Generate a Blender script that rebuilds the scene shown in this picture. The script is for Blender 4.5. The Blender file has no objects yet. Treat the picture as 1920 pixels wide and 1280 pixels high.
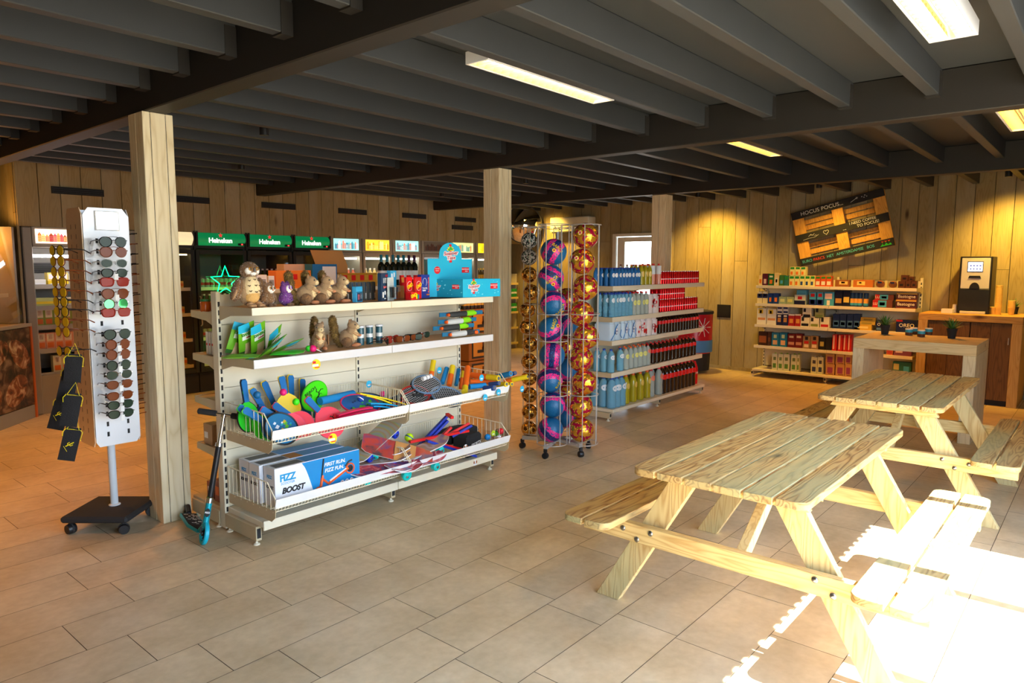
import bpy, bmesh, math, random
from math import sin, cos, pi, radians, atan2, sqrt, tan
from mathutils import Vector, Matrix, Euler
from mathutils.noise import noise as mnoise
random.seed(7)
SC = bpy.context.scene
COL = SC.collection
# ------------------------------------------------------------------ camera
FPX = 1318.4; HC = 1.62
FW = Vector((0.75539, 0.64627, -0.10823)).normalized()
RT = Vector((0.65025, -0.75972, 0.00192)).normalized()
UP = RT.cross(FW).normalized(); RT = FW.cross(UP).normalized()
cd = bpy.data.cameras.new('camera'); cam = bpy.data.objects.new('camera', cd); COL.objects.link(cam)
cd.sensor_width = 36; cd.lens = FPX/1920*36; cd.clip_start = .05; cd.clip_end = 100
M = Matrix((RT, UP, -FW)).transposed().to_4x4(); M.translation = (0, 0, HC); cam.matrix_world = M
SC.camera = cam
def ray(px, py):
    return FW + RT*((px-960)/FPX) - UP*((py-640)/FPX)
def gz(px, py, z): d = ray(px, py); return Vector((0, 0, HC)) + d*((z-HC)/d.z)
def gx(px, py, x): d = ray(px, py); return Vector((0, 0, HC)) + d*(x/d.x)
def gy(px, py, y): d = ray(px, py); return Vector((0, 0, HC)) + d*(y/d.y)
# ------------------------------------------------------------------ light, sky, exposure
SC.view_settings.view_transform = 'Standard'; SC.view_settings.look = 'None'
SC.view_settings.gamma = 1; SC.view_settings.use_curve_mapping = False
SC.view_settings.exposure = 1.12
W = bpy.data.worlds.new('world'); SC.world = W; W.use_nodes = True
wn = W.node_tree.nodes; bg = wn['Background']
tc = wn.new('ShaderNodeTexCoord'); sp = wn.new('ShaderNodeSeparateXYZ'); rp = wn.new('ShaderNodeValToRGB')
W.node_tree.links.new(tc.outputs['Generated'], sp.inputs[0]); W.node_tree.links.new(sp.outputs[2], rp.inputs[0])
rp.color_ramp.elements[0].position = .0; rp.color_ramp.elements[0].color = (.40, .40, .38, 1)
rp.color_ramp.elements[1].position = .06; rp.color_ramp.elements[1].color = (.76, .88, 1, 1)
e = rp.color_ramp.elements.new(.6); e.color = (.36, .58, 1, 1)
W.node_tree.links.new(rp.outputs[0], bg.inputs[0]); bg.inputs[1].default_value = 5.5
sl = bpy.data.lights.new('sun', 'SUN'); sl.energy = 26; sl.angle = radians(.3); sl.color = (1, .97, .92)
so = bpy.data.objects.new('sun', sl); COL.objects.link(so)
so.rotation_euler = Vector((0, .629, -.777)).to_track_quat('-Z', 'Y').to_euler()
def portal(x0, x1, y, z0, z1):
    l = bpy.data.lights.new('window_portal', 'AREA'); l.shape = 'RECTANGLE'; l.size = x1-x0; l.size_y = z1-z0; l.cycles.is_portal = True
    o = bpy.data.objects.new('window_portal', l); COL.objects.link(o); o.location = ((x0+x1)/2, y, (z0+z1)/2)
    o.rotation_euler = Vector((0, 1, 0)).to_track_quat('-Z', 'Z').to_euler()
portal(-.01, 4.745, -.96, .02, 2.5)
def spot(loc, tgt, e, col, ang=80, bl=.7, r=.05):
    l = bpy.data.lights.new('spot_lamp_light', 'SPOT'); l.energy = e; l.color = col; l.spot_size = radians(ang); l.spot_blend = bl; l.shadow_soft_size = r
    o = bpy.data.objects.new('spot_lamp_light', l); COL.objects.link(o); o.location = loc
    o.rotation_euler = (Vector(tgt)-Vector(loc)).to_track_quat('-Z', 'Y').to_euler()
# ------------------------------------------------------------------ materials
MATS = {}
def _new(n):
    m = bpy.data.materials.new(n); m.use_nodes = True; return m, m.node_tree.nodes, m.node_tree.links, m.node_tree.nodes['Principled BSDF']
def mat(n, c, r=.5, metal=0, spec=.5, var=0, vs=8, bump=0, bs=60, trans=0, ior=1.45, coat=0, emit=0, ecol=None, sheen=0):
    if n in MATS: return MATS[n]
    m, N, L, b = _new(n)
    c4 = (*c, 1)
    b.inputs['Base Color'].default_value = c4; b.inputs['Roughness'].default_value = r; b.inputs['Metallic'].default_value = metal
    b.inputs['Specular IOR Level'].default_value = spec; b.inputs['Transmission Weight'].default_value = trans; b.inputs['IOR'].default_value = ior
    b.inputs['Coat Weight'].default_value = coat; b.inputs['Sheen Weight'].default_value = sheen
    if emit: b.inputs['Emission Color'].default_value = (*(ecol or c), 1); b.inputs['Emission Strength'].default_value = emit
    t = N.new('ShaderNodeTexCoord')
    if var or True:
        v = var or .06
        nz = N.new('ShaderNodeTexNoise'); nz.inputs['Scale'].default_value = vs; nz.inputs['Detail'].default_value = 3
        L.new(t.outputs['Object'], nz.inputs['Vector'])
        mx = N.new('ShaderNodeMix'); mx.data_type = 'RGBA'
        mx.inputs[6].default_value = tuple(max(0, x*(1-v)) for x in c)+(1,); mx.inputs[7].default_value = tuple(min(1, x*(1+v)) for x in c)+(1,)
        L.new(nz.outputs[0], mx.inputs[0]); L.new(mx.outputs[2], b.inputs['Base Color'])
    if bump:
        nb = N.new('ShaderNodeTexNoise'); nb.inputs['Scale'].default_value = bs; L.new(t.outputs['Object'], nb.inputs['Vector'])
        bp = N.new('ShaderNodeBump'); bp.inputs['Strength'].default_value = bump; bp.inputs['Distance'].default_value = .01
        L.new(nb.outputs[0], bp.inputs['Height']); L.new(bp.outputs[0], b.inputs['Normal'])
    MATS[n] = m; return m
def sr(r, g, b):
    f = lambda v: ((v/255+.055)/1.055)**2.4 if v > 10 else v/255/12.92
    return (f(r), f(g), f(b))
def wood(n, c1, c2, knot, axis='X', gs=1.0, rough=.6, knots=.5, tint=None, tamt=.0, plank=.25, space='Object', ring=14):
    """board grain that runs along axis, dark streaks, knots, and a tint that differs from board to board"""
    if n in MATS: return MATS[n]
    m, N, L, b = _new(n)
    t = N.new('ShaderNodeTexCoord'); geo = N.new('ShaderNodeNewGeometry')
    off = N.new('ShaderNodeVectorMath'); off.operation = 'SCALE'; cb = N.new('ShaderNodeCombineXYZ')
    for i in range(3): L.new(geo.outputs['Random Per Island'], cb.inputs[i])
    L.new(cb.outputs[0], off.inputs[0]); off.inputs['Scale'].default_value = 37.3
    add = N.new('ShaderNodeVectorMath'); L.new(t.outputs[space], add.inputs[0]); L.new(off.outputs[0], add.inputs[1])
    def mapped(s_long, s_cross):
        mp = N.new('ShaderNodeMapping'); s = [s_cross]*3; s['XYZ'.index(axis)] = s_long
        mp.inputs['Scale'].default_value = s; L.new(add.outputs[0], mp.inputs[0]); return mp
    m1 = mapped(1.2*gs, 11*gs); n1 = N.new('ShaderNodeTexNoise'); n1.inputs['Scale'].default_value = 1; n1.inputs['Detail'].default_value = 2; L.new(m1.outputs[0], n1.inputs[0])
    # growth rings: sine of a slow noise
    mu = N.new('ShaderNodeMath'); mu.operation = 'MULTIPLY'; mu.inputs[1].default_value = ring*2; L.new(n1.outputs[0], mu.inputs[0])
    fr = N.new('ShaderNodeMath'); fr.operation = 'PINGPONG'; fr.inputs[1].default_value = 1; L.new(mu.outputs[0], fr.inputs[0])
    pw = N.new('ShaderNodeMath'); pw.operation = 'POWER'; pw.inputs[1].default_value = 2.2; L.new(fr.outputs[0], pw.inputs[0])
    m2 = mapped(5*gs, 160*gs); n2 = N.new('ShaderNodeTexNoise'); n2.inputs['Scale'].default_value = 1; n2.inputs['Detail'].default_value = 4; L.new(m2.outputs[0], n2.inputs[0])
    mxa = N.new('ShaderNodeMath'); mxa.operation = 'MULTIPLY_ADD'; L.new(n2.outputs[0], mxa.inputs[0]); mxa.inputs[1].default_value = .5; L.new(pw.outputs[0], mxa.inputs[2])
    sc = N.new('ShaderNodeMath'); sc.operation = 'MULTIPLY'; sc.inputs[1].default_value = .66; L.new(mxa.outputs[0], sc.inputs[0])
    mix = N.new('ShaderNodeMix'); mix.data_type = 'RGBA'; mix.inputs[6].default_value = (*c1, 1); mix.inputs[7].default_value = (*c2, 1); L.new(sc.outputs[0], mix.inputs[0])
    out = mix.outputs[2]
    # knots
    m3 = mapped(2.4*gs, 7*gs); vo = N.new('ShaderNodeTexVoronoi'); vo.inputs['Scale'].default_value = 1; L.new(m3.outputs[0], vo.inputs[0])
    wn_ = N.new('ShaderNodeTexWhiteNoise'); L.new(vo.outputs['Color'], wn_.inputs[0])
    gt = N.new('ShaderNodeMath'); gt.operation = 'LESS_THAN'; gt.inputs[1].default_value = knots; L.new(wn_.outputs[0], gt.inputs[0])
    kr = N.new('ShaderNodeMapRange'); kr.inputs[1].default_value = .07; kr.inputs[2].default_value = .19; kr.inputs[3].default_value = 1; kr.inputs[4].default_value = 0; L.new(vo.outputs[0], kr.inputs[0])
    km = N.new('ShaderNodeMath'); km.operation = 'MULTIPLY'; L.new(kr.outputs[0], km.inputs[0]); L.new(gt.outputs[0], km.inputs[1])
    mk = N.new('ShaderNodeMix'); mk.data_type = 'RGBA'; L.new(km.outputs[0], mk.inputs[0]); L.new(out, mk.inputs[6]); mk.inputs[7].default_value = (*knot, 1); out = mk.outputs[2]
    if tint:
        n4 = N.new('ShaderNodeTexNoise'); n4.inputs['Scale'].default_value = 1; n4.inputs['Detail'].default_value = 1; m4 = mapped(.9, 3.5); L.new(m4.outputs[0], n4.inputs[0])
        tr = N.new('ShaderNodeMapRange'); tr.inputs[1].default_value = .45; tr.inputs[2].default_value = .62; tr.inputs[4].default_value = tamt; L.new(n4.outputs[0], tr.inputs[0])
        mt = N.new('ShaderNodeMix'); mt.data_type = 'RGBA'; L.new(tr.outputs[0], mt.inputs[0]); L.new(out, mt.inputs[6]); mt.inputs[7].default_value = (*tint, 1); out = mt.outputs[2]
    hs = N.new('ShaderNodeHueSaturation'); L.new(out, hs.inputs['Color'])
    vr = N.new('ShaderNodeMapRange'); vr.inputs[3].default_value = 1-plank/2; vr.inputs[4].default_value = 1+plank/2; L.new(geo.outputs['Random Per Island'], vr.inputs[0]); L.new(vr.outputs[0], hs.inputs['Value'])
    L.new(hs.outputs[0], b.inputs['Base Color']); b.inputs['Roughness'].default_value = rough; b.inputs['Specular IOR Level'].default_value = .3
    bp = N.new('ShaderNodeBump'); bp.inputs['Strength'].default_value = .25; bp.inputs['Distance'].default_value = .004; L.new(sc.outputs[0], bp.inputs['Height']); L.new(bp.outputs[0], b.inputs['Normal'])
    MATS[n] = m; return m
# ------------------------------------------------------------------ mesh helpers
class MB:
    def __init__(s): s.v = []; s.f = []; s.m = []; s.mats = []; s.T = Matrix()
    def mi(s, m):
        if m not in s.mats: s.mats.append(m)
        return s.mats.index(m)
    def add(s, vs, fs, m):
        k = len(s.v); T = s.T; s.v += [tuple(T @ Vector(p)) for p in vs]; i = s.mi(m)
        for f in fs: s.f.append([k+j for j in f]); s.m.append(i)
        return s
    def box(s, x0, x1, y0, y1, z0, z1, m, c=0):
        if c > 0:
            c = min(c, (x1-x0)*.49, (y1-y0)*.49, (z1-z0)*.49)
            lv = [(z0, c), (z0+c, 0), (z1-c, 0), (z1, c)]; vs = []; fs = []
            for z, i in lv:
                a = c if i == 0 else c
                X0, X1, Y0, Y1 = x0+i, x1-i, y0+i, y1-i
                if i == 0: vs += [(X0+c, Y0, z), (X1-c, Y0, z), (X1, Y0+c, z), (X1, Y1-c, z), (X1-c, Y1, z), (X0+c, Y1, z), (X0, Y1-c, z), (X0, Y0+c, z)]
                else: vs += [(X0, Y0, z), (X1, Y0, z), (X1, Y0, z), (X1, Y1, z), (X1, Y1, z), (X0, Y1, z), (X0, Y1, z), (X0, Y0, z)]
            for l in range(3):
                for j in range(8): fs.append([l*8+j, l*8+(j+1) % 8, (l+1)*8+(j+1) % 8, (l+1)*8+j])
            fs.append([7, 6, 5, 4, 3, 2, 1, 0]); fs.append([24+j for j in range(8)])
            return s.add(vs, fs, m)
        vs = [(x0, y0, z0), (x1, y0, z0), (x1, y1, z0), (x0, y1, z0), (x0, y0, z1), (x1, y0, z1), (x1, y1, z1), (x0, y1, z1)]
        return s.add(vs, [[3, 2, 1, 0], [4, 5, 6, 7], [0, 1, 5, 4], [1, 2, 6, 5], [2, 3, 7, 6], [3, 0, 4, 7]], m)
    def lathe(s, prof, m, n=16, c=(0, 0, 0), axis='Z', cap=True, a0=0):
        vs = []; fs = []
        for r, z in prof:
            for j in range(n):
                a = a0+2*pi*j/n; x, y = r*cos(a), r*sin(a)
                p = (x, y, z) if axis == 'Z' else (z, x, y) if axis == 'X' else (y, z, x)
                vs.append((c[0]+p[0], c[1]+p[1], c[2]+p[2]))
        for l in range(len(prof)-1):
            for j in range(n): fs.append([l*n+j, l*n+(j+1) % n, (l+1)*n+(j+1) % n, (l+1)*n+j])
        if cap:
            fs.append([j for j in range(n)][::-1]); fs.append([(len(prof)-1)*n+j for j in range(n)])
        return s.add(vs, fs, m)
    def tube(s, pts, r, m, n=8, closed=False, cap=True):
        pts = [Vector(p) for p in pts]; K = len(pts); vs = []; fs = []; prev = None
        rs = r if isinstance(r, (list, tuple)) else [r]*K
        for i, p in enumerate(pts):
            if closed: d = pts[(i+1) % K]-pts[i-1]
            else: d = pts[min(i+1, K-1)]-pts[max(i-1, 0)]
            d.normalize()
            if prev is None: u = d.orthogonal().normalized()
            else:
                u = prev - d*prev.dot(d)
                u = u.normalized() if u.length > 1e-6 else d.orthogonal().normalized()
            prev = u; w = d.cross(u)
            for j in range(n): a = 2*pi*j/n; vs.append(tuple(p+(u*cos(a)+w*sin(a))*rs[i]))
        for i in range(K if closed else K-1):
            for j in range(n): fs.append([i*n+j, i*n+(j+1) % n, ((i+1) % K)*n+(j+1) % n, ((i+1) % K)*n+j])
        if cap and not closed: fs.append(list(range(n))[::-1]); fs.append([(K-1)*n+j for j in range(n)])
        return s.add(vs, fs, m)
    def prism(s, poly, t, m, plane='XZ', c=(0, 0, 0), y0=0, mb=None):
        """polygon in a plane, thickness t along the third axis (from y0)"""
        n = len(poly); vs = []
        for k in (y0, y0+t):
            for a, b in poly:
                p = (a, k, b) if plane == 'XZ' else (k, a, b) if plane == 'YZ' else (a, b, k)
                vs.append((c[0]+p[0], c[1]+p[1], c[2]+p[2]))
        fs = [list(range(n)), [n+j for j in range(n)][::-1]] + [[j, n+j, n+(j+1) % n, (j+1) % n] for j in range(n)]
        return s.add(vs, fs, m)
    def sph(s, c, r, m, n=12, k=8):
        r = r if isinstance(r, (list, tuple)) else (r, r, r); vs = [(c[0], c[1], c[2]-r[2])]; fs = []
        for i in range(1, k):
            a = -pi/2+pi*i/k
            for j in range(n): b = 2*pi*j/n; vs.append((c[0]+r[0]*cos(a)*cos(b), c[1]+r[1]*cos(a)*sin(b), c[2]+r[2]*sin(a)))
        vs.append((c[0], c[1], c[2]+r[2])); T = len(vs)-1
        for j in range(n): fs.append([0, 1+(j+1) % n, 1+j]); fs.append([T, T-n+j, T-n+(j+1) % n])
        for i in range(k-2):
            for j in range(n): a = 1+i*n; fs.append([a+j, a+(j+1) % n, a+n+(j+1) % n, a+n+j])
        return s.add(vs, fs, m)
    def build(s, name, parent=None, smooth=.6, bevel=0):
        me = bpy.data.meshes.new(name); me.from_pydata(s.v, [], s.f); 
        for m in s.mats: me.materials.append(m)
        me.polygons.foreach_set('material_index', s.m)
        bm = bmesh.new(); bm.from_mesh(me); bmesh.ops.recalc_face_normals(bm, faces=bm.faces); bm.to_mesh(me); bm.free()
        if smooth: me.polygons.foreach_set('use_smooth', [True]*len(me.polygons)); me.set_sharp_from_angle(angle=smooth)
        me.update()
        o = bpy.data.objects.new(name, me); COL.objects.link(o)
        if parent: o.parent = parent
        if bevel:
            b = o.modifiers.new('bevel', 'BEVEL'); b.width = bevel; b.segments = 2; b.limit_method = 'ANGLE'
        return o
def tag(o, label, cat, group=None, kind=None):
    if label: o['label'] = label
    if cat: o['category'] = cat
    if group: o['group'] = group
    if kind: o['kind'] = kind
    return o
def struct(o): o['kind'] = 'structure'; return o
def thing(name, label, cat, loc=(0, 0, 0), rz=0, group=None):
    o = bpy.data.objects.new(name, None); o.empty_display_size = .05; COL.objects.link(o); o.location = loc; o.rotation_euler = (0, 0, rz)
    return tag(o, label, cat, group)
def dup(root, loc=None, rot=None, label=None, group=None, scale=None):
    def cp(o, par):
        c = o.copy(); COL.objects.link(c); c.parent = par
        for ch in kids.get(o.name, ()): cp(ch, c)
        return c
    kids = {}
    def walk(o):
        for ch in CH(o): kids.setdefault(o.name, []).append(ch); walk(ch)
    walk(root)
    c = cp(root, None)
    if loc is not None: c.location = loc
    if rot is not None: c.rotation_euler = rot if hasattr(rot, '__len__') else (0, 0, rot)
    if scale is not None: c.scale = scale if hasattr(scale, '__len__') else (scale,)*3
    if label: c['label'] = label
    if group: c['group'] = group
    return c
NW = ['first', 'second', 'third', 'fourth', 'fifth', 'sixth', 'seventh', 'eighth', 'ninth', 'eleventh', 'twelfth']
NW = ['first', 'second', 'third', 'fourth', 'fifth', 'sixth', 'seventh', 'eighth', 'ninth', 'tenth', 'eleventh', 'twelfth', 'thirteenth', 'fourteenth', 'fifteenth', 'sixteenth', 'seventeenth', 'eighteenth', 'nineteenth', 'twentieth']
def ol(base, i, q=None):
    """label with its place in the row, counted from the left"""
    e = NW[i]+' from left'+('' if q is None else ', '+('front', 'second', 'third', 'fourth', 'fifth')[q]+' row')
    w = base.split()[:16-len(e.split())]
    while w[-1] in ('the', 'on', 'of', 'in', 'with', 'and', 'a', 'at', 'behind', 'top', 'second', 'third', 'fourth', 'base', 'drinks', 'grocery'): w.pop()
    return ' '.join(w).rstrip(',')+', '+e
def CH(o): return list(o.children)
_fontcache = {}
def textmesh(txt, size, m, name='lettering', parent=None, M=None, ext=.0004, shear=0, spacing=1, bold=0, fn=None, align='CENTER'):
    """real letters as a mesh lying in the local XY plane of M; fn bends each point"""
    cu = bpy.data.curves.new('t', 'FONT'); cu.body = txt; cu.size = size; cu.extrude = ext; cu.align_x = align; cu.align_y = 'CENTER'
    cu.shear = shear; cu.space_character = spacing; cu.offset = bold; cu.resolution_u = 3
    o = bpy.data.objects.new('t', cu); COL.objects.link(o)
    bpy.context.view_layer.update()
    me = bpy.data.meshes.new_from_object(o); COL.objects.unlink(o); bpy.data.objects.remove(o)
    me.name = name; me.materials.clear(); me.materials.append(m)
    for v in me.vertices:
        p = v.co.copy()
        if fn: p = fn(p)
        if M is not None: p = M @ p
        v.co = p
    ob = bpy.data.objects.new(name, me); COL.objects.link(ob)
    if parent: ob.parent = parent
    return ob
# frames for lettering: facing -Y, facing -X, facing +Z
def fr_y(x, y, z, rot=0): return Matrix.Translation((x, y, z)) @ Matrix.Rotation(pi/2, 4, 'X') @ Matrix.Rotation(rot, 4, 'Z')
def fr_x(x, y, z, rot=0): return Matrix.Translation((x, y, z)) @ Matrix.Rotation(-pi/2, 4, 'Z') @ Matrix.Rotation(pi/2, 4, 'X') @ Matrix.Rotation(rot, 4, 'Z')
def fr_z(x, y, z, rot=0): return Matrix.Translation((x, y, z)) @ Matrix.Rotation(rot, 4, 'Z')
# ------------------------------------------------------------------ common materials
m_cream = mat('cream powder coat', sr(226, 218, 192), .45, var=.03)
m_creamd = mat('cream steel edge', sr(200, 184, 148), .4)
m_slot = mat('slot dark', (.02, .02, .02), .8)
m_dark = mat('ceiling dark paint', sr(52, 54, 55), .55, var=.12, vs=3)
m_beam = mat('beam dark paint', sr(36, 33, 29), .6, var=.12, vs=3)
m_black = mat('black plastic', (.012, .012, .013), .4)
m_blackm = mat('black matt', (.02, .02, .02), .8)
m_steel = mat('steel', (.6, .6, .6), .25, 1)
m_white = mat('white plastic', (.8, .8, .8), .35)
m_red = mat('red print', sr(214, 22, 28), .35)
m_yel = mat('yellow print', sr(250, 215, 20), .4)
m_wht = mat('white print', (.85, .85, .85), .5)
m_blk = mat('black print', (.015, .015, .015), .5)
m_wire = mat('cream wire', sr(240, 230, 200), .35)
m_paper = mat('white paper', (.82, .82, .8), .6)
m_glass = mat('clear glass', (1, 1, 1), .02, trans=1, ior=1.1)
def C(n, r, g, b, rough=.45, **k): return mat(n, sr(r, g, b), rough, **k)
# thin clear sheet: lets light straight through with a faint mirror
def thin(n, tint=(1, 1, 1), fac=.12, rough=.05):
    if n in MATS: return MATS[n]
    m = bpy.data.materials.new(n); m.use_nodes = True; N = m.node_tree.nodes; L = m.node_tree.links; N.clear()
    o = N.new('ShaderNodeOutputMaterial'); a = N.new('ShaderNodeBsdfTransparent'); a.inputs[0].default_value = (*tint, 1); g = N.new('ShaderNodeBsdfGlossy'); g.inputs['Roughness'].default_value = rough
    lw = N.new('ShaderNodeLayerWeight'); lw.inputs[0].default_value = .25
    mr = N.new('ShaderNodeMapRange'); mr.inputs[3].default_value = fac*.4; mr.inputs[4].default_value = min(1, fac*3); L.new(lw.outputs['Facing'], mr.inputs[0])
    mx = N.new('ShaderNodeMixShader'); L.new(mr.outputs[0], mx.inputs[0]); L.new(a.outputs[0], mx.inputs[1]); L.new(g.outputs[0], mx.inputs[2]); L.new(mx.outputs[0], o.inputs[0])
    MATS[n] = m; return m
# ================================================================== the building
w_floor1 = None
def floor_mat():
    m, N, L, b = _new('floor tile'); geo = N.new('ShaderNodeNewGeometry'); t = N.new('ShaderNodeTexCoord')
    n1 = N.new('ShaderNodeTexNoise'); n1.inputs['Scale'].default_value = 2.2; n1.inputs['Detail'].default_value = 6; n1.inputs['Roughness'].default_value = .6
    L.new(t.outputs['Object'], n1.inputs[0])
    n2 = N.new('ShaderNodeTexNoise'); n2.inputs['Scale'].default_value = 25; n2.inputs['Detail'].default_value = 5; L.new(t.outputs['Object'], n2.inputs[0])
    ad = N.new('ShaderNodeMath'); ad.operation = 'MULTIPLY_ADD'; ad.inputs[1].default_value = .35; L.new(n2.outputs[0], ad.inputs[0]); L.new(n1.outputs[0], ad.inputs[2])
    rm = N.new('ShaderNodeMapRange'); rm.inputs[1].default_value = .45; rm.inputs[2].default_value = .95; L.new(ad.outputs[0], rm.inputs[0])
    mx = N.new('ShaderNodeMix'); mx.data_type = 'RGBA'; mx.inputs[6].default_value = (*sr(190, 168, 130), 1); mx.inputs[7].default_value = (*sr(228, 209, 172), 1); L.new(rm.outputs[0], mx.inputs[0])
    hs = N.new('ShaderNodeHueSaturation'); vr = N.new('ShaderNodeMapRange'); vr.inputs[3].default_value = .93; vr.inputs[4].default_value = 1.07
    L.new(geo.outputs['Random Per Island'], vr.inputs[0]); L.new(vr.outputs[0], hs.inputs['Value']); L.new(mx.outputs[2], hs.inputs['Color'])
    L.new(hs.outputs[0], b.inputs['Base Color']); b.inputs['Roughness'].default_value = .42; b.inputs['Specular IOR Level'].default_value = .35
    return m
fm = floor_mat(); m_grout = mat('dark grout', sr(105, 90, 70), .9)
fl = MB(); fl.add([(-3.2, -1.2, -.004), (10.7, -1.2, -.004), (10.7, 11.5, -.004), (-3.2, 11.5, -.004)], [[0, 1, 2, 3]], m_grout)
TW, TL, V0 = .306, .6229, 3.495
OFF = {-1: 1.989, 0: 1.679, 1: 1.839, 2: 1.384, 3: 1.583, 4: 2.084, 5: 2.024, 6: 2.165}
rr = random.Random(3)
for k in range(-27, 17):
    o = OFF.get(k, rr.random()*TL) % TL; y1 = V0-k*TW; y0 = y1-TW; g = .0016
    if y1 < -1.2 or y0 > 11.5: continue
    x = -3.2-TL+o
    while x < 10.7:
        a, b_ = max(x+g, -3.2), min(x+TL-g, 10.7)
        if b_ > a: fl.add([(a, max(y0+g, -1.2), 0), (b_, max(y0+g, -1.2), 0), (b_, min(y1-g, 11.5), 0), (a, min(y1-g, 11.5), 0)], [[0, 1, 2, 3]], fm)
        x += TL
struct(fl.build('floor', smooth=0))
CZ = 2.785
struct(MB().box(-3.2, 10.75, -1.2, 11.5, CZ, CZ+.1, m_dark).build('ceiling'))
tn = [0]
def trim(mb, **k): tn[0] += 1; return struct(mb.build('trim_%d' % tn[0], **k))
# main beams run along Y, joists between them along X
for x in (1.835, 4.965, 8.14):
    trim(MB().box(x, x+.13, -1.0, 8.69 if x > 2 else 11.4, 2.52, CZ-.001, m_beam, .006))
xs = [(-3.2, 1.833), (1.967, 4.963), (5.097, 8.138), (8.272, 10.49)]
for k in range(-3, 20):
    y = .876+.493*k
    if y < -.75: continue
    for (a, b_) in xs:
        if y > 8.55 and a > 1.9: continue
        j = MB(); j.box(a, b_, y, y+.07, 2.63, CZ-.001, m_dark, .004)
        if a < 5: j.box(b_-.06, b_-.001, y-.004, y+.074, 2.622, CZ-.02, m_beam)
        trim(j)
# plank walls
w_wall = wood('grey washed planks', sr(164, 148, 106), sr(142, 125, 84), sr(84, 64, 38), 'Z', .8, .7, .16, sr(172, 164, 138), .5, .16)
w_post = wood('pale post timber', sr(238, 224, 188), sr(214, 194, 148), sr(130, 100, 62), 'Z', .8, .6, .12, None, 0, .1, ring=9)
def planks(axis, a0, a1, w, z0, z1, pos, t, holes=(), phase=0, seed=1):
    """boards side by side along an axis; t = thickness away from the room"""
    mb = MB(); R = random.Random(seed)
    lo, hi = min(pos, pos+t), max(pos, pos+t)
    def bx(u0, u1, q0, q1):
        if u1-u0 < .003 or q1-q0 < .003: return
        if axis == 'Y': mb.box(lo, hi, u0, u1, q0, q1, w_wall)
        else: mb.box(u0, u1, lo, hi, q0, q1, w_wall)
    u = a0-((a0-phase) % w)
    while u < a1:
        p, q = max(u+.0035, a0), min(u+w-.0035, a1)
        segs = [(z0, z1)]
        if z1-z0 > 1.5 and R.random() < .3: c = z0+(.35+.5*R.random())*(z1-z0); segs = [(z0, c-.002), (c+.002, z1)]
        for s0, s1 in segs:
            cut = [h for h in holes if h[0] < q and h[1] > p and h[2] < s1 and h[3] > s0]
            if not cut: bx(p, q, s0, s1)
            else:
                h = cut[0]; bx(p, q, s0, max(s0, h[2])); bx(p, q, min(s1, h[3]), s1)
                bx(p, h[0], max(s0, h[2]), min(s1, h[3])); bx(h[1], q, max(s0, h[2]), min(s1, h[3]))
        u += w
    # dark backing behind the joints
    B = [(a0, a1, z0, z1)]
    b0, b1 = (pos+t, pos+t+.012) if t > 0 else (pos+t-.012, pos+t)
    if holes:
        h = holes[0]; B = [(a0, h[0], z0, z1), (h[1], a1, z0, z1), (h[0], h[1], z0, h[2]), (h[0], h[1], h[3], z1)]
    for p, q, s0, s1 in B:
        if axis == 'Y': mb.box(b0, b1, p, q, s0, s1, m_slot)
        else: mb.box(p, q, b0, b1, s0, s1, m_slot)
    return mb
WIN = (5.55, 6.66, .1, 2.155)
struct(planks('Y', -1.0, 9.5, .205, 0, CZ-.001, 10.5, .025, [WIN], phase=4.481, seed=2).build('wall_right', smooth=0))
struct(planks('X', 2.27, 10.49, .2055, 2.014, CZ-.001, 8.7, .022, phase=2.48).build('wall_back', smooth=0))
struct(planks('Y', 8.72, 11.4, .2, 0, CZ-.001, 2.27, .022, phase=0).build('wall_left', smooth=0))
struct(MB().box(-3.2, 2.3, 11.4, 11.45, 0, CZ-.001, mat('left end wall', sr(150, 110, 60), .7)).build('wall_far_left'))
trim(MB().box(10.47, 10.498, -.95, 5.5, 0, .05, w_wall))
# window facade on the camera's side: posts, head, and glass the sun comes through
m_frame = mat('dark window frame', sr(60, 60, 58), .5)
fa = MB(); fa.box(-3.2, -.01, -1.0, -.88, 0, 2.64, w_wall); fa.box(4.745, 10.75, -1.0, -.88, 0, CZ-.001, w_wall); fa.box(-3.2, 4.745, -1.0, -.88, 2.64, CZ-.001, w_wall)
struct(fa.build('wall_front'))
struct(MB().box(-3.25, -3.2, -1.0, 11.45, 0, CZ-.001, w_wall).build('wall_camera_side'))
wx = [4.71, 3.951, 2.96, 1.97, .98, -.01, -1.0, -2.0, -3.0]
for i in range(5):
    w = MB(); x1, x0 = wx[i], wx[i+1]
    w.box(x0, x0+.07, -.97, -.90, .0, 2.64, m_frame); 
    if i == 0: w.box(x1, x1+.035, -.97, -.90, 0, 2.64, m_frame)
    w.box(x0+.07, x1, -.97, -.90, 0, .05, m_frame)
    o = struct(w.build('window_%d' % (i+2)))
    p = MB().add([(x0+.07, -.94, .05), (x1, -.94, .05), (x1, -.94, 2.64), (x0+.07, -.94, 2.64)], [[0, 1, 2, 3]], thin('window glass', fac=.06)).build('pane', o)
# canopy board outside whose notched lower edge throws the comb of light on the floor
cn = MB(); zb = (1.072+1.06)*1.235
pts = [(-3.2, zb+.35)]; x = -3.2
while x < 5.0: pts += [(x, zb), (x+.044, zb), (x+.05, zb+.07), (x+.08, zb+.07), (x+.086, zb)]; x += .09
pts += [(5.05, zb), (5.05, zb+.35)]
trim(cn.prism(pts, .03, w_wall, 'XZ', y0=-1.09))
trim(MB().box(-3.2, 5.05, -1.06, -1.0, zb+.3, zb+.34, w_wall))
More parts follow.
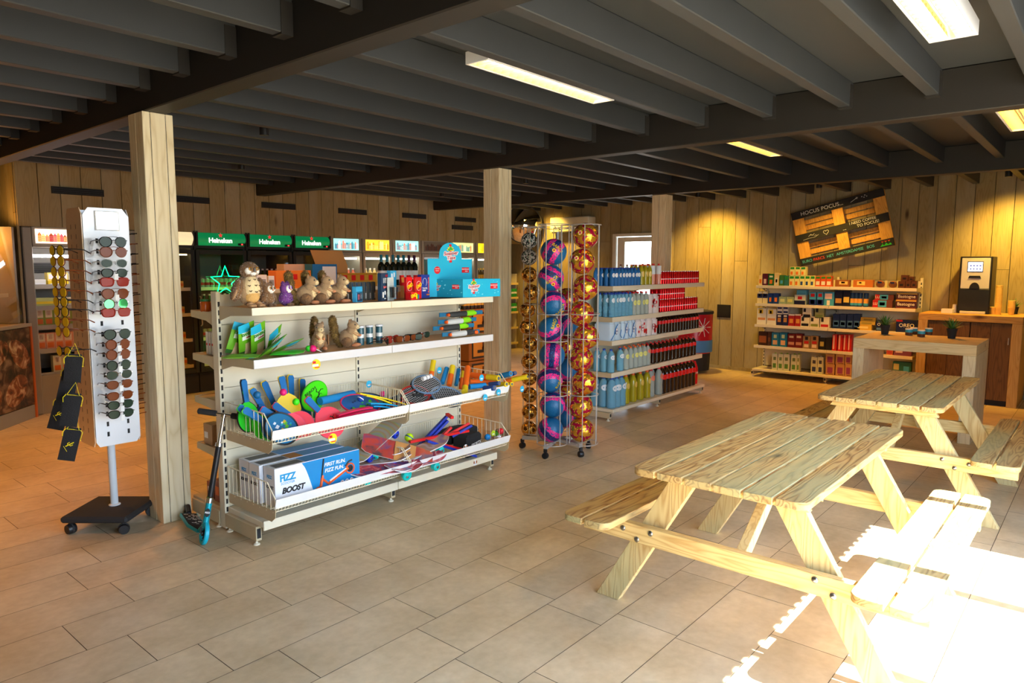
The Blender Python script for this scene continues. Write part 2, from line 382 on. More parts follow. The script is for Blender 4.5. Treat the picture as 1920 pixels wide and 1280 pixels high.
# timber posts: three boards laminated, dark seams between them
def post(x, y, lab):
    t = thing('timber_post', lab, 'post', (x, y, 0), group=None)
    p = MB()
    for a, b_ in ((.0, .045), (.047, .135), (.137, .18)): p.box(a, b_-.001, .0, .0985, 0, 2.519, w_post, .003); p.box(a, b_-.001, .1015, .2, 0, 2.519, w_post, .003)
    p.box(.003, .177, .003, .197, .001, 2.51, m_slot)
    p.build('post_boards', t, smooth=0)
    return t
post(1.82, 4.43, 'square pale timber post beside the sunglasses stand')
post(5.0, 4.44, 'square timber post behind the ball rack and the end of the toy shelves')
post(8.21, 4.44, 'square timber post in front of the bright window')
# long black slots in the fascia, as grilles
for i, (a, b_, z0) in enumerate(((2.6, 3.115, 2.37), (3.82, 4.33, 2.37), (5.04, 5.548, 2.37), (6.26, 6.77, 2.365), (7.475, 7.98, 2.365), (8.66, 9.17, 2.365), (8.577, 9.095, 2.225))):
    v = MB(); v.box(a, b_, 8.688, 8.7, z0, z0+.075, m_blackm)
    for q in range(3): v.box(a+.01, b_-.01, 8.682, 8.69, z0+.012+q*.021, z0+.02+q*.021, m_black)
    tag(v.build('air_slot'), 'long narrow black air slot in the plank fascia, %s' % ('above the open dairy cooler', 'just right of the near timber post', 'second right of the near post', 'over the city-picture fridges, left one', 'over the city-picture fridges, right one', 'highest one near the third beam', 'lowest, left of the middle post')[i], 'vent', 'air slots in the fascia')
v = MB(); v.box(10.484, 10.499, 4.513, 4.73, .81, 1.01, m_black, .003)
for q in range(8): v.box(10.478, 10.486, 4.53, 4.713, .83+q*.021, .84+q*.021, m_blackm)
tag(v.build('wall_grille'), 'small black square ventilation grille low on the plank wall', 'vent')
# window / door in the right wall
m_wf = mat('white window frame', sr(225, 222, 205), .4)
w = MB(); y0, y1, z0, z1 = WIN
for (a, b_, c, d) in ((y0, y0+.07, z0, z1), (y1-.07, y1, z0, z1), (y0+.07, y1-.07, z1-.05, z1), (y0+.07, y1-.07, z0, z0+.07)): w.box(10.45, 10.52, a, b_, c, d, m_wf, .004)
for (a, b_, c, d) in ((y0+.085, y0+.17, z0+.085, z1-.06), (y1-.23, y1-.085, z0+.085, z1-.06), (y0+.17, y1-.23, z1-.14, z1-.06), (y0+.17, y1-.23, z0+.085, z0+.2)): w.box(10.48, 10.53, a, b_, c, d, m_wf, .004)
wo = struct(w.build('window_1'))
MB().add([(10.51, y0+.17, z0+.2), (10.51, y1-.23, z0+.2), (10.51, y1-.23, z1-.14), (10.51, y0+.17, z1-.14)], [[0, 1, 2, 3]], thin('window glass')).build('pane', wo)
# luminaires: white housing, louvre fins, glowing tubes
m_tube = mat('lit tube', (1, .9, .65), .4, emit=20, ecol=(1, .76, .34)); m_tubey = mat('lit tube yellow', (1, .85, .4), .4, emit=10, ecol=(1, .66, .18))
m_lou = mat('louvre gold', sr(240, 215, 150), .3, .3)
def lamp(x0, x1, y0, y1, z, lab, tubes, em):
    t = thing('ceiling_lamp', lab, 'lamp', ((x0+x1)/2, (y0+y1)/2, z)); L2, Wd = (x1-x0)/2, (y1-y0)/2
    h = MB(); h.box(-L2, L2, -Wd, -Wd+.012, 0, .058, m_white); h.box(-L2, L2, Wd-.012, Wd, 0, .058, m_white); h.box(-L2, -L2+.015, -Wd+.012, Wd-.012, 0, .058, m_white); h.box(L2-.015, L2, -Wd+.012, Wd-.012, 0, .058, m_white); h.box(-L2, L2, -Wd, Wd, .058, .062, m_white)
    h.build('housing', t)
    tb = MB(); lv = MB()
    for k in range(tubes):
        yc = 0 if tubes == 1 else (-Wd/2, Wd/2)[k]; ww = Wd*2/tubes/2-.014
        tb.tube([(-L2+.03, yc, .036), (L2-.03, yc, .036)], .013, em, 8)
        n = int((x1-x0)/.062)
        for i in range(1, n): x = -L2+i*(x1-x0)/n; lv.box(x-.001, x+.001, yc-ww, yc+ww, .004, .022, m_lou)
        lv.add([(-L2+.02, yc-ww, .002), (L2-.02, yc-ww, .002), (L2-.02, yc-ww*.55, .055), (-L2+.02, yc-ww*.55, .055)], [[0, 1, 2, 3]], m_lou)
        lv.add([(-L2+.02, yc+ww, .002), (L2-.02, yc+ww, .002), (L2-.02, yc+ww*.55, .055), (-L2+.02, yc+ww*.55, .055)], [[0, 1, 2, 3]], m_lou)
        lv.add([(-L2+.02, yc-ww*.55, .056), (L2-.02, yc-ww*.55, .056), (L2-.02, yc+ww*.55, .056), (-L2+.02, yc+ww*.55, .056)], [[0, 1, 2, 3]], m_lou)
    tb.build('tube', t); lv.build('louvre', t)
    ch = MB()
    for sx in (-L2+.12, L2-.12): ch.tube([(sx, 0, .062), (sx, 0, CZ-z)], .0025, m_steel, 6)
    ch.build('hanging_chain', t); return t
lamp(2.67, 3.83, 2.445, 2.60, 2.635, 'slim single-tube louvre lamp hanging near the middle of the ceiling', 1, m_tube)
lamp(2.65, 3.80, .54, .73, 2.635, 'wide twin-tube louvre lamp at the upper right, nearest the camera', 2, m_tube)
lamp(5.6, 6.72, 2.44, 2.56, 2.635, 'slim louvre lamp behind the second beam', 1, m_tubey)
lamp(5.55, 6.65, .46, .69, 2.635, 'wide yellow louvre lamp cut by the right edge of the photo', 2, m_tubey)
m_ac = mat('ac white', sr(232, 228, 205), .4)
a = MB(); a.box(10.27, 10.498, 7.04, 7.89, 2.2, 2.47, m_ac, .015); a.box(10.26, 10.30, 7.1, 7.83, 2.19, 2.215, m_slot); a.box(10.262, 10.29, 7.08, 7.85, 2.225, 2.24, m_ac)
t = thing('air_conditioner', 'white wall air conditioner high on the plank wall behind the ball rack', 'air conditioner', (0, 0, 0)); a.build('casing', t)
# round mirror leaning out of the corner
t = thing('convex_mirror', 'round convex security mirror in the far corner above the shelves', 'mirror', (10.12, 8.38, 2.36)); t.rotation_euler = (0, 0, radians(43))
d = MB(); prof = [(.335*sin(a_*radians(36)/8)/sin(radians(36)), -.12*(cos(a_*radians(36)/8)-cos(radians(36)))/(1-cos(radians(36)))) for a_ in range(9)]
d.lathe([(max(r, .001), z) for r, z in prof], mat('mirror', (.9, .9, .9), .03, 1), 40, axis='X', cap=False); d.build('mirror_dome', t)
d = MB(); d.tube([(0, .337*cos(2*pi*i/40), .337*sin(2*pi*i/40)) for i in range(40)], .01, m_black, 6, closed=True); d.tube([(0, 0, 0), (.25, 0, -.05)], .015, m_black); d.build('rim', t)
# warm lamps washing the plank wall, and unseen ones added to warm the floor
WARM = (1, .58, .09)
SPL = [(9.75, 4.75, 10.5, 4.8, 1.5, 110, 'right of the far timber post'), (9.75, 1.0, 10.5, .95, 1.5, 110, 'above the coffee machine'), (9.75, 7.9, 10.5, 7.95, 1.7, 80, 'by the air conditioner'), (9.6, 3.0, 10.5, 2.9, 1.2, 45, 'above the pallet sign'),
       (9.1, 2.2, 9.0, 2.0, 0, 90, 'added over the aisle by the bar table'), (6.8, 5.6, 6.8, 5.4, 0, 90, 'added over the aisle behind the drinks shelves'), (3.9, 7.1, 3.9, 7.0, 0, 62, 'added over the aisle in front of the beer fridges'), (7.3, 7.6, 7.3, 7.7, 0, 60, 'added over the aisle in front of the city fridges'),
       (1.2, 7.1, 1.1, 6.9, 0, 60, 'added over the aisle by the bakery counter'), (-.6, 5.2, -.5, 5.1, 0, 60, 'added over the left aisle outside the photo'), (3.0, 5.1, 3.1, 5.0, 0, 36, 'added over the aisle behind the toy shelves')]
for (x, y, tx, ty, tz, e, lb) in SPL:
    spot((x, y, 2.60), (tx, ty, tz), e, WARM if tz else (1, .38, .04), 100 if tz else 125, .9, .06)
    t = thing('spotlight', 'small black spotlight under the joists '+lb, 'spotlight', (x, y, 2.60))
    MB().lathe([(.035, .015), (.035, .14), (.012, .16), (.012, .184)], m_black, 16).build('lamp_housing', t)
# ================================================================== picnic tables
w_pic = wood('fresh pine along the table', sr(220, 188, 124), sr(132, 84, 40), sr(62, 34, 16), 'X', 1.0, .55, .4, sr(178, 184, 140), .6, .3, ring=12)
w_picz = wood('fresh pine leg', sr(230, 210, 152), sr(194, 154, 96), sr(100, 60, 30), 'Z', 1.0, .55, .3, sr(196, 190, 140), .45, .2, ring=12)
w_picy = wood('fresh pine cross rail', sr(232, 206, 142), sr(194, 148, 84), sr(110, 64, 30), 'Y', 1.0, .55, .4, sr(200, 190, 140), .3, .2, ring=12)
m_bolt = mat('galvanised bolt', (.35, .34, .33), .3, 1)
def plank_poly(L, w, r0, r1, n=6):
    """outline of a board, outer corners rounded by r0 (at -w side) and r1 (at +w side)"""
    P = []
    def arc(cx, cy, r, a0):
        if r < .004: P.append((cx, cy)); return
        for i in range(n+1): a = a0+pi/2*i/n; P.append((cx+r*cos(a), cy+r*sin(a)))
    arc(r0, r0, r0, pi); arc(L-r0, r0, r0, 1.5*pi); arc(L-r1, w-r1, r1, 0); arc(r1, w-r1, r1, pi/2)
    return P
def board(t, nm, L, w, x, y, z, th, r0=0, r1=0, lab=None):
    b = MB(); b.prism(plank_poly(L, w, r0, r1), th, w_pic, 'XY', (x, y, 0), z)
    for k in range(4): b.box(x-.0006, x+.004, y+w*(.2+.2*k)-.003, y+w*(.2+.2*k)+.003, z-.0005, z+.006, m_slot) if False else None
    o = b.build(nm, t, bevel=.003)
    return o
def picnic_table(name, loc, L, lab, yt=1.555, ext=1.93):
    """local frame: x along the boards 0..L, y across"""
    t = thing(name, lab, 'picnic table', loc)
    W_, H, th = .742, .75, .032; y0 = -.742
    n = 6; w = (W_-5*.012)/6
    for i in range(n): board(t, 'tabletop_plank', L+random.uniform(-.01, .01), w, random.uniform(-.006, .006), y0+i*(w+.012), H-th, th, .05 if i == 0 else 0, .05 if i == n-1 else 0)
    for y in (-1.137, -1.003+.0):      # right bench
        board(t, 'bench_plank', L, .117, 0, y-.01, .455-th, th, .05 if y < -1.1 else 0, .0 if y < -1.1 else .05)
    for y in (.125, .259):
        board(t, 'bench_plank', L, .117, 0, y, .455-th, th, .05 if y < .2 else 0, 0 if y < .2 else .05)
    mid = -.371
    for e, x in ((0, .17), (1, L-.17)):
        s = 1 if e == 0 else -1
        xi = x; xo = x+s*.045
        a, b_ = sorted((xi, xo))
        # cross rail outside, legs inside of it
        r = MB(); r.prism([(-1.13, .337), (-1.13, .423), (.36, .423), (.36, .337)], .04, w_picy, 'YZ', y0=a if s > 0 else b_-.04); r.build('cross_rail', t, bevel=.003)
        r = MB(); r.prism([(-.70, .66), (-.66, .717), (-.08, .717), (-.04, .66)], .04, w_picy, 'YZ', y0=a if s > 0 else b_-.04); r.build('top_rail', t, bevel=.003)
        lx = (b_+.0005 if s > 0 else a-.0005-.042)
        for sd in (-1, 1):
            yt_, yb = mid+sd*.20, mid+sd*.62
            hw = .062
            r = MB(); r.prism([(yb-hw, 0), (yb+hw, 0), (yt_+hw, .716), (yt_-hw, .716)], .042, w_picz, 'YZ', y0=lx); r.build('leg', t, bevel=.003)
        face = a-.001 if s > 0 else b_+.001
        for sd in (-1, 1):
            yc = mid+sd*(.20+.42*(1-.38/.716))
            for dy, dz in ((-.035*sd, .02), (.035*sd, -.025), (.11*sd, .012)):
                MB().lathe([(.013, -s*.0), (.013, -s*.003), (.010, -s*.006), (.004, -s*.0085)], m_bolt, 12, (face, yc+dy, .38+dz), 'X').build('bolt', t)
    for s in (0, 1):
        x0_, x1_ = (.36, L/2-.05) if s == 0 else (L-.36, L/2+.05)
        br = MB(); p0, p1 = Vector((.262 if s == 0 else L-.262, mid-.03, .37)), Vector((x1_, mid-.03, .70))
        d = (p1-p0).normalized(); u = Vector((0, 1, 0)); v_ = d.cross(u)
        vs = []
        for p in (p0, p1):
            for a_, b2 in ((-.022, -.03), (.022, -.03), (.022, .03), (-.022, .03)): vs.append(p+u*a_+v_*b2)
        br.add(vs, [[0, 1, 2, 3], [7, 6, 5, 4], [0, 4, 5, 1], [1, 5, 6, 2], [2, 6, 7, 3], [3, 7, 4, 0]], w_picz); br.build('brace', t, bevel=.003)
    bt = MB(); bt.prism([(-.70, .69), (-.70, .717), (-.04, .717), (-.04, .69)], .06, w_picy, 'YZ', y0=L/2-.03); bt.build('centre_batten', t, bevel=.003)
    return t
picnic_table('picnic_table', (2.6, 1.543, 0), 1.585, 'pine picnic table nearest the camera, its right bench in full sun')
picnic_table('picnic_table', (4.92, 1.49, 0), 1.585, 'pine picnic table farther back, in front of the bar table')
# ================================================================== wall of coolers
struct(MB().box(2.3, 10.7, 9.5, 9.55, 0, CZ-.001, mat('dark back wall', sr(70, 62, 48), .8)).build('wall_cooler_back'))
m_cgrey = mat('cooler grey', sr(150, 146, 132), .4); m_cin = mat('cooler inside', sr(210, 205, 190), .5); m_cinY = mat('cooler inside warm', sr(225, 190, 110), .5)
m_gl = thin('cooler glass', (.94, .96, .95), .10, .02)
m_green = mat('green header', sr(10, 110, 62), .4, emit=.42, ecol=sr(8, 120, 66))
m_led = mat('cool light tube', (1, 1, 1), .4, emit=9, ecol=(1, .97, .85)); m_ledw = mat('warm light tube', (1, .8, .4), .4, emit=6, ecol=(1, .72, .3))
m_neon = mat('green neon', (0, .6, .12), .4, emit=5, ecol=(.0, 1, .16))
def em(n, c, e): return mat(n, c, .5, emit=e, ecol=c)
def star(mb, cx, y, cz, R, r, m, t=.003):
    P = [(cx+(R if i % 2 == 0 else r)*sin(pi*i/5), cz+(R if i % 2 == 0 else r)*cos(pi*i/5)) for i in range(10)]
    mb.prism(P, t, m, 'XZ', y0=y-t)
def city(mb, x0, x1, z0, z1, y, pal, seed):
    """row of narrow canal houses printed on a header"""
    R = random.Random(seed); x = x0+.01; H = z1-z0
    while x < x1-.03:
        w = R.uniform(.025, .045); h = H*R.uniform(.45, .78); c = pal[R.randrange(len(pal))]; w = min(w, x1-.005-x)
        P = [(x, z0+.012), (x+w, z0+.012), (x+w, z0+h), (x+w*.7, z0+h+H*.06), (x+w*.62, z0+h+H*.13), (x+w*.38, z0+h+H*.13), (x+w*.3, z0+h+H*.06), (x, z0+h)]
        mb.prism(P, .001, c, 'XZ', y0=y-.001)
        wc = pal[(R.randrange(len(pal)))]
        for a in range(2):
            for q in range(4):
                zz = z0+.02+q*h*.23
                if zz+.014 < z0+h: mb.box(x+w*(.16+.42*a), x+w*(.38+.42*a), y-.0018, y-.0008, zz, zz+.013, wc)
        x += w+.001
def cooler(x0, x1, lab, kind, seed=0, grp=None):
    t = thing('glass_door_fridge', lab, 'fridge', ((x0+x1)/2, 8.76, 0)); w = (x1-x0)/2-.006
    fr = m_blackm if kind in ('green', 'cream') else m_cgrey
    ins = {'green': mat('cooler inside dim', sr(120, 118, 105), .5), 'cream': m_cinY}.get(kind, m_cin)
    b = MB(); b.box(-w, w, .6, .62, 0, 2.0, ins); b.box(-w, -w+.03, .0, .6, 0, 2.0, fr); b.box(w-.03, w, .0, .6, 0, 2.0, fr); b.box(-w+.03, w-.03, 0, .6, 0, .25, fr); b.box(-w+.03, w-.03, 0, .6, 1.82, 2.0, fr)
    b.build('cabinet', t)
    h = MB()
    if kind == 'green' or kind == 'cream':
        m = m_green if kind == 'green' else em('cream header', sr(225, 205, 160), .5)
        P = [(-.06*sin(pi*i/8)-.02, 1.855+.17*i/8) for i in range(9)]; P = [(.0, 1.855)]+P+[(.0, 2.025)]
        h.prism(P, 2*w-.05, m, 'YZ', y0=-w+.025); h.box(-w, -w+.025, -.07, 0, 1.85, 2.03, m_black); h.box(w-.025, w, -.07, 0, 1.85, 2.03, m_black)
        ho = h.build('header', t)
        if kind == 'green':
            s = MB(); star(s, -.03, -.081, 1.985, .034, .014, m_wht); star(s, -.03, -.084, 1.985, .026, .0105, em('lit red', (.8, .02, .02), .6)); s.build('star_emblem', ho)
            textmesh('Heineken', .085, em('lit white', (1, 1, 1), .8), 'lettering', ho, fr_y(-.03, -.0835, 1.918), bold=.0022, spacing=.95)
            s = MB(); s.box(w-.12, w-.03, -.072, -.045, 1.862, 1.892, m_black, .003); s.box(w-.085, w-.065, -.074, -.071, 1.87, 1.884, em('red digits', (1, .02, .02), 3)); s.build('thermostat', ho)
    else:
        h.box(-w, w, -.03, 0, 1.80, 2.03, m_cgrey, .006)
        ho = h.build('header', t)
        bgm = {'blue': em('print sky blue', sr(150, 220, 210), .75), 'amber': em('print amber', sr(250, 190, 50), .8), 'off': mat('print off', sr(120, 112, 100), .5), 'pale': em('print pale', sr(215, 215, 130), .75), 'gold': em('print gold', sr(255, 205, 20), 1.0)}[kind]
        p = MB(); p.box(-w+.06, w-.06, -.034, -.03, 1.835, 2.0, bgm)
        if kind == 'off': pal = [mat('house o%d' % i, sr(*c), .5) for i, c in enumerate(((90, 50, 40), (70, 60, 55), (110, 70, 50)))]
        else:
            base = {'blue': ((90, 165, 170), (225, 235, 220), (205, 120, 100), (60, 120, 140)), 'amber': ((240, 130, 20), (255, 230, 120), (220, 100, 20), (250, 180, 50)), 'pale': ((120, 150, 120), (235, 225, 160), (190, 110, 60), (90, 130, 110)), 'gold': ((240, 150, 10), (255, 220, 60), (210, 130, 10), (250, 190, 20))}[kind]
            pal = [em('house %s%d' % (kind, i), sr(*c), .8) for i, c in enumerate(base)]
        city(p, -w+.07, w-.07, 1.84, 2.0, -.034, pal, seed); p.build('city_print', ho)
    # door
    d = MB(); z0, z1 = .26, 1.80; tf = .055
    for (a, b_, c, e_) in ((-w+.005, -w+.05, z0, z1), (w-.05, w-.005, z0, z1), (-w+.05, w-.05, z1-tf, z1), (-w+.05, w-.05, z0, z0+.05)): d.box(a, b_, -.04, -.005, c, e_, fr, .004)
    do = d.build('door', t)
    MB().add([(-w+.05, -.02, z0+.05), (w-.05, -.02, z0+.05), (w-.05, -.02, z1-tf), (-w+.05, -.02, z1-tf)], [[0, 1, 2, 3]], m_gl).build('glass_pane', do)
    hd = MB(); hd.tube([(-w+.03, -.04, .85), (-w+.03, -.07, .87), (-w+.03, -.07, 1.2), (-w+.03, -.04, 1.22)], .009, m_cgrey if fr != m_cgrey else m_steel, 8); hd.build('handle', do)
    for k, z in enumerate((.35, .68, 1.0, 1.32)):
        s = MB(); s.box(-w+.035, w-.035, .05, .58, z-.012, z, m_cream if kind != 'green' else m_cgrey); s.box(-w+.035, w-.035, .04, .05, z-.03, z+.012, m_cream); s.build('shelf', t)
    l = MB()
    if kind == 'cream': l.box(-.16, .26, .03, .06, 1.73, 1.76, m_ledw)
    elif kind != 'off' and kind != 'green': l.box(-w+.06, w-.06, .02, .04, 1.70, 1.725, m_led)
    else: l.box(-w+.06, w-.06, .03, .04, 1.75, 1.76, m_white)
    l.build('light_strip', t)
    return t
K = [(3.47, 4.13, 'cream', 'black glass-door fridge with a cream curved header behind the near post'), (4.13, 4.82, 'green', 'green-header beer fridge nearest the post, with a neon star on its door'),
     (4.82, 5.50, 'green', 'middle one of the three green-header beer fridges'), (5.50, 6.12, 'green', 'right one of the three green-header beer fridges'),
     (6.12, 6.70, 'blue', 'grey fridge with a pale blue city header, right beside the green ones'), (6.70, 7.29, 'amber', 'grey fridge with an orange-lit city header'),
     (7.29, 7.90, 'blue', 'grey fridge with a pale blue city header, right of the orange-lit one'), (7.90, 8.56, 'off', 'grey fridge whose city header is unlit and dark'),
     (8.56, 9.20, 'pale', 'grey fridge with a pale yellow city header behind the blue display box'), (9.20, 9.82, 'gold', 'grey fridge with a golden city header beside the middle post')]
for i, (a, b_, k, l) in enumerate(K):
    t = cooler(a, b_, l, k, i)
    if i == 1:
        n = MB(); P = [(.01+.2*(1 if q % 2 == 0 else .42)*sin(pi*q/5), -.085, 1.40+.2*(1 if q % 2 == 0 else .42)*cos(pi*q/5)) for q in range(10)]
        n.tube(P, .006, m_neon, 6, closed=True); n.build('neon_star', t)
        n = MB(); x = -.14
        n.tube([(x, -.085, .66), (x, -.085, .44), (x+.03, -.085, .41), (x+.055, -.085, .44), (x+.06, -.085, .60), (x+.09, -.085, .64), (x+.13, -.085, .62), (x+.14, -.085, .42)], .006, m_neon, 6)
        n.sph((x, -.085, .70), .011, m_neon); n.build('neon_lettering', t)
# --- open dairy cooler on the far left
t = thing('open_dairy_cooler', 'tall open dairy cooler with a city-picture header, far left', 'fridge', (2.31, 8.74, 0))
b = MB(); b.box(0, .09, -.02, .7, 0, 2.01, m_cgrey, .01); b.box(1.06, 1.14, -.02, .7, 0, 2.01, m_cgrey, .01); b.box(.09, 1.06, .62, .66, .3, 1.8, mat('cooler brick back', sr(170, 168, 158), .6)); b.box(.09, 1.06, 0, .66, 0, .42, m_cgrey); b.box(.09, 1.06, -.02, .6, 1.80, 2.01, m_cgrey)
b.build('cabinet', t)
b = MB(); b.box(.12, 1.04, -.03, -.02, 1.84, 1.99, em('print cream', sr(250, 215, 190), 1.1)); pal = [em('house c%d' % i, sr(*c), .8) for i, c in enumerate(((225, 110, 50), (250, 190, 120), (200, 70, 90), (150, 60, 30), (245, 150, 80)))]
city(b, .13, 1.03, 1.845, 1.99, -.03, pal, 44); b.build('header_print', t)
MB().box(.10, 1.05, .0, .03, 1.69, 1.72, em('violet white tube', (1, .93, 1), 9)).build('light_strip', t)
g = MB()
for q in range(9): g.box(.15, .45, .60, .62, 1.52+q*.013, 1.527+q*.013, m_slot)
g.build('air_grille', t)
for z in (.42, .68, .94, 1.15, 1.38):
    MB().box(.09, 1.06, .15 if z > 1.3 else .08, .62, z-.015, z, m_cin).box(.09, 1.06, .14 if z > 1.3 else .07, .15 if z > 1.3 else .08, z-.03, z+.02, mat('price rail', sr(170, 165, 150), .4)).build('shelf', t)
def carton(nm, w, d, h, m, deco, lab, cat, grp, loc, rz=0):
    """small folding box, front face (towards -Y local) carries coloured print"""
    b = MB(); b.box(-w/2, w/2, 0, d, 0, h, m, .0015)
    for (x0, x1, z0, z1, mm) in deco: b.box(-w/2+x0*w, -w/2+x1*w, -.0012, .0002, z0*h, z1*h, mm)
    o = b.build(nm); o.location = loc; o.rotation_euler = (0, 0, rz); return tag(o, lab, cat, grp)
m_lgreen = C('soft green', 150, 170, 70); m_dgreen = C('deep green', 30, 120, 50); m_org = C('orange print', 235, 120, 40); m_crm = C('cream print', 240, 225, 190); m_rd = C('strong red', 200, 30, 30)
def row(proto, n, dx, dy=0, dz=0, x=0, y=0, z=0, first=True, jit=0, lab=None, grp=None, rj=0, place=''):
    out = []; base_ = lab or proto.get('label0', proto['label']); proto['label0'] = base_; lab = base_
    for i in range(n):
        L_ = (x+dx*i+random.uniform(-jit, jit), y+dy*i+random.uniform(-jit, jit), z+dz*i)
        r = (0, 0, proto.rotation_euler.z+random.uniform(-rj, rj))
        if i == 0 and first: o = proto; o.location = L_; o.rotation_euler = r
        else: o = dup(proto, L_, r)
        if lab: o['label'] = lab
        if grp: o['group'] = grp
        if n > 1: o['label'] = ol(o['label'], i)+place
        out.append(o)
    return out
def deco_A(c1): return [(.12, .88, .5, .93, m_crm), (.3, .7, .62, .9, m_rd), (.15, .85, .12, .42, m_org), (0, 1, 0, .08, c1)]
for z, col, nme in ((.945, m_lgreen, 'green drink carton with a red letter on the upper row of the open cooler'), (.685, C('salmon carton', 235, 170, 130), 'salmon drink carton with a red letter on the middle row of the open cooler'), (.425, C('cream carton', 225, 215, 170), 'cream drink carton with a red letter on the lowest row of the open cooler')):
    p = carton('drink_carton', .085, .08, .185, col, deco_A(col), nme.split(' with')[0]+' in the open cooler', 'carton', nme.split(' with')[0]+'s in the open cooler', (0, 0, 0))
    row(p, 10, .087, x=2.46 if z > .5 else 2.6, y=8.87, z=z)
for i, (x, w, h, c, l) in enumerate(((2.47, .17, .07, (235, 235, 225), 'white and blue flat cheese pack on the top cooler shelf, far left'), (2.66, .2, .055, (245, 210, 40), 'long yellow butter pack on the top cooler shelf'), (2.86, .13, .13, (190, 185, 150), 'pale grey-green tub pack on the top cooler shelf'), (2.99, .1, .15, (245, 205, 40), 'tall yellow pack at the right of the top cooler shelf'))):
    carton('cheese_pack', w, .12, h, C('pack %d' % i, *c), [(.1, .9, .2, .45, m_wht)], l, 'food pack', 'cheese packs', (x+w/2-.08, 8.93, 1.381))
carton('cheese_pack', .2, .1, .09, C('pack y', 250, 225, 120), [(.05, .45, .2, .8, m_wht), (.55, .95, .2, .8, m_wht)], 'pale yellow twin pack lying on the long yellow butter pack', 'food pack', 'cheese packs', (2.68, 8.94, 1.4365))
for i in range(4):
    carton('cheese_tub', .19, .14, .10, C('tub %d' % (i % 2), *((200, 205, 120), (225, 220, 190))[i % 2]), [(0, 1, .35, .62, m_yel)], ol('flat tub with a yellow band, second cooler shelf', i), 'food tub', 'tubs on the second cooler shelf', (2.50+.21*i, 8.85, 1.152))
# --- bakery counter, rotated, with bread picture
t = thing('bakery_counter', 'bakery counter with a big bread photograph on its front, far left', 'counter', (2.32, 8.64, 0), radians(-133.2))
m_ow = C('orange trim', 200, 100, 40); Lc = 1.5; Hc = .97
b = MB(); b.box(0, Lc, .02, .6, 0, Hc, C('counter brown', 90, 55, 30)); b.box(0, .03, -.0, .02, 0, Hc, m_ow); b.box(0, Lc, -.0, .6, Hc, Hc+.03, C('counter top', 170, 155, 130)); b.box(0.03, Lc, .005, .02, 0, .14, m_cgrey)
b.T = Matrix.Scale(-1, 4, (0, 1, 0)); b2 = MB(); b2.T = Matrix.Scale(-1, 4, (0, 1, 0))
b2.box(0, Lc, .03, .6, 0, Hc, C('counter brown', 90, 55, 30)); b2.box(0, .03, -.0, .03, 0, Hc, m_ow); b2.box(0, Lc, 0, .6, Hc, Hc+.03, C('counter top', 170, 155, 130)); b2.box(.03, Lc, .012, .03, 0, .14, m_cgrey); b2.build('counter_body', t)
def bread_mat():
    m, N, L, b = _new('bread print'); tc_ = N.new('ShaderNodeTexCoord'); n = N.new('ShaderNodeTexNoise'); n.inputs['Scale'].default_value = 9; n.inputs['Detail'].default_value = 8; n.inputs['Distortion'].default_value = .8
    L.new(tc_.outputs['Object'], n.inputs[0]); r = N.new('ShaderNodeValToRGB'); L.new(n.outputs[0], r.inputs[0]); els = r.color_ramp.elements
    els[0].position = .36; els[0].color = (*sr(50, 26, 12), 1); els[1].position = .68; els[1].color = (*sr(225, 195, 150), 1); e_ = els.new(.5); e_.color = (*sr(140, 74, 34), 1)
    L.new(r.outputs[0], b.inputs['Base Color']); b.inputs['Roughness'].default_value = .35; return m
m_br = bread_mat(); m_brd = bread_mat(); m_brd.node_tree.nodes['Principled BSDF'].inputs['Roughness'].default_value = .4
for e_, c_ in zip(m_brd.node_tree.nodes['Color Ramp'].color_ramp.elements, ((34, 20, 12), (86, 50, 28), (150, 120, 88))): e_.color = (*sr(*c_), 1)
b = MB(); b.T = Matrix.Scale(-1, 4, (0, 1, 0)); b.box(.035, Lc, .008, .028, .15, Hc-.01, m_brd)
R = random.Random(5)
for (x, z, a, c, rt) in ((.24, .70, .27, .13, -.7), (.62, .74, .24, .13, .4), (.33, .34, .28, .15, .5), (.78, .36, .28, .15, -.3), (1.15, .65, .26, .15, .8), (1.25, .3, .22, .12, .2)):
    b.T = Matrix.Scale(-1, 4, (0, 1, 0)) @ Matrix.Translation((x, .012, z)) @ Matrix.Rotation(rt, 4, 'Y'); b.sph((0, 0, 0), (min(a, .23), .010, c), m_br, 20, 10)
b.build('bread_photograph', t)
t2 = thing('bakery_display', 'orange-lit bakery display with slanted clear sheets on the counter, far left', 'display case', (2.32, 8.64, 1.0), radians(-133.2))
b = MB(); b.T = Matrix.Scale(-1, 4, (0, 1, 0)); m_or = mat('orange back panel', sr(200, 120, 40), .5)
b.box(.05, Lc, .52, .55, .005, 1.0, m_or); b.box(.02, .06, .1, .55, .005, 1.0, m_cgrey); b.build('back_panel', t2)
for z in (.30, .62): b = MB(); b.T = Matrix.Scale(-1, 4, (0, 1, 0)); b.box(.12, Lc, .15, .5, z, z+.012, m_gl); b.box(.12, Lc, .14, .15, z-.02, z+.02, m_cin); b.build('shelf', t2)
b = MB(); b.T = Matrix.Scale(-1, 4, (0, 1, 0)); b.add([(.08, .03, .01), (Lc, .03, .01), (Lc, .2, .98), (.08, .2, .98)], [[0, 1, 2, 3]], thin('orange sheet', (1, .8, .5), .15)); b.build('clear_sheet', t2)
l = bpy.data.lights.new('bakery_light', 'POINT'); l.energy = 8; l.color = (1, .52, .12); l.shadow_soft_size = .1; o = bpy.data.objects.new('bakery_light', l); COL.objects.link(o); o.location = (1.75, 8.65, 1.9)
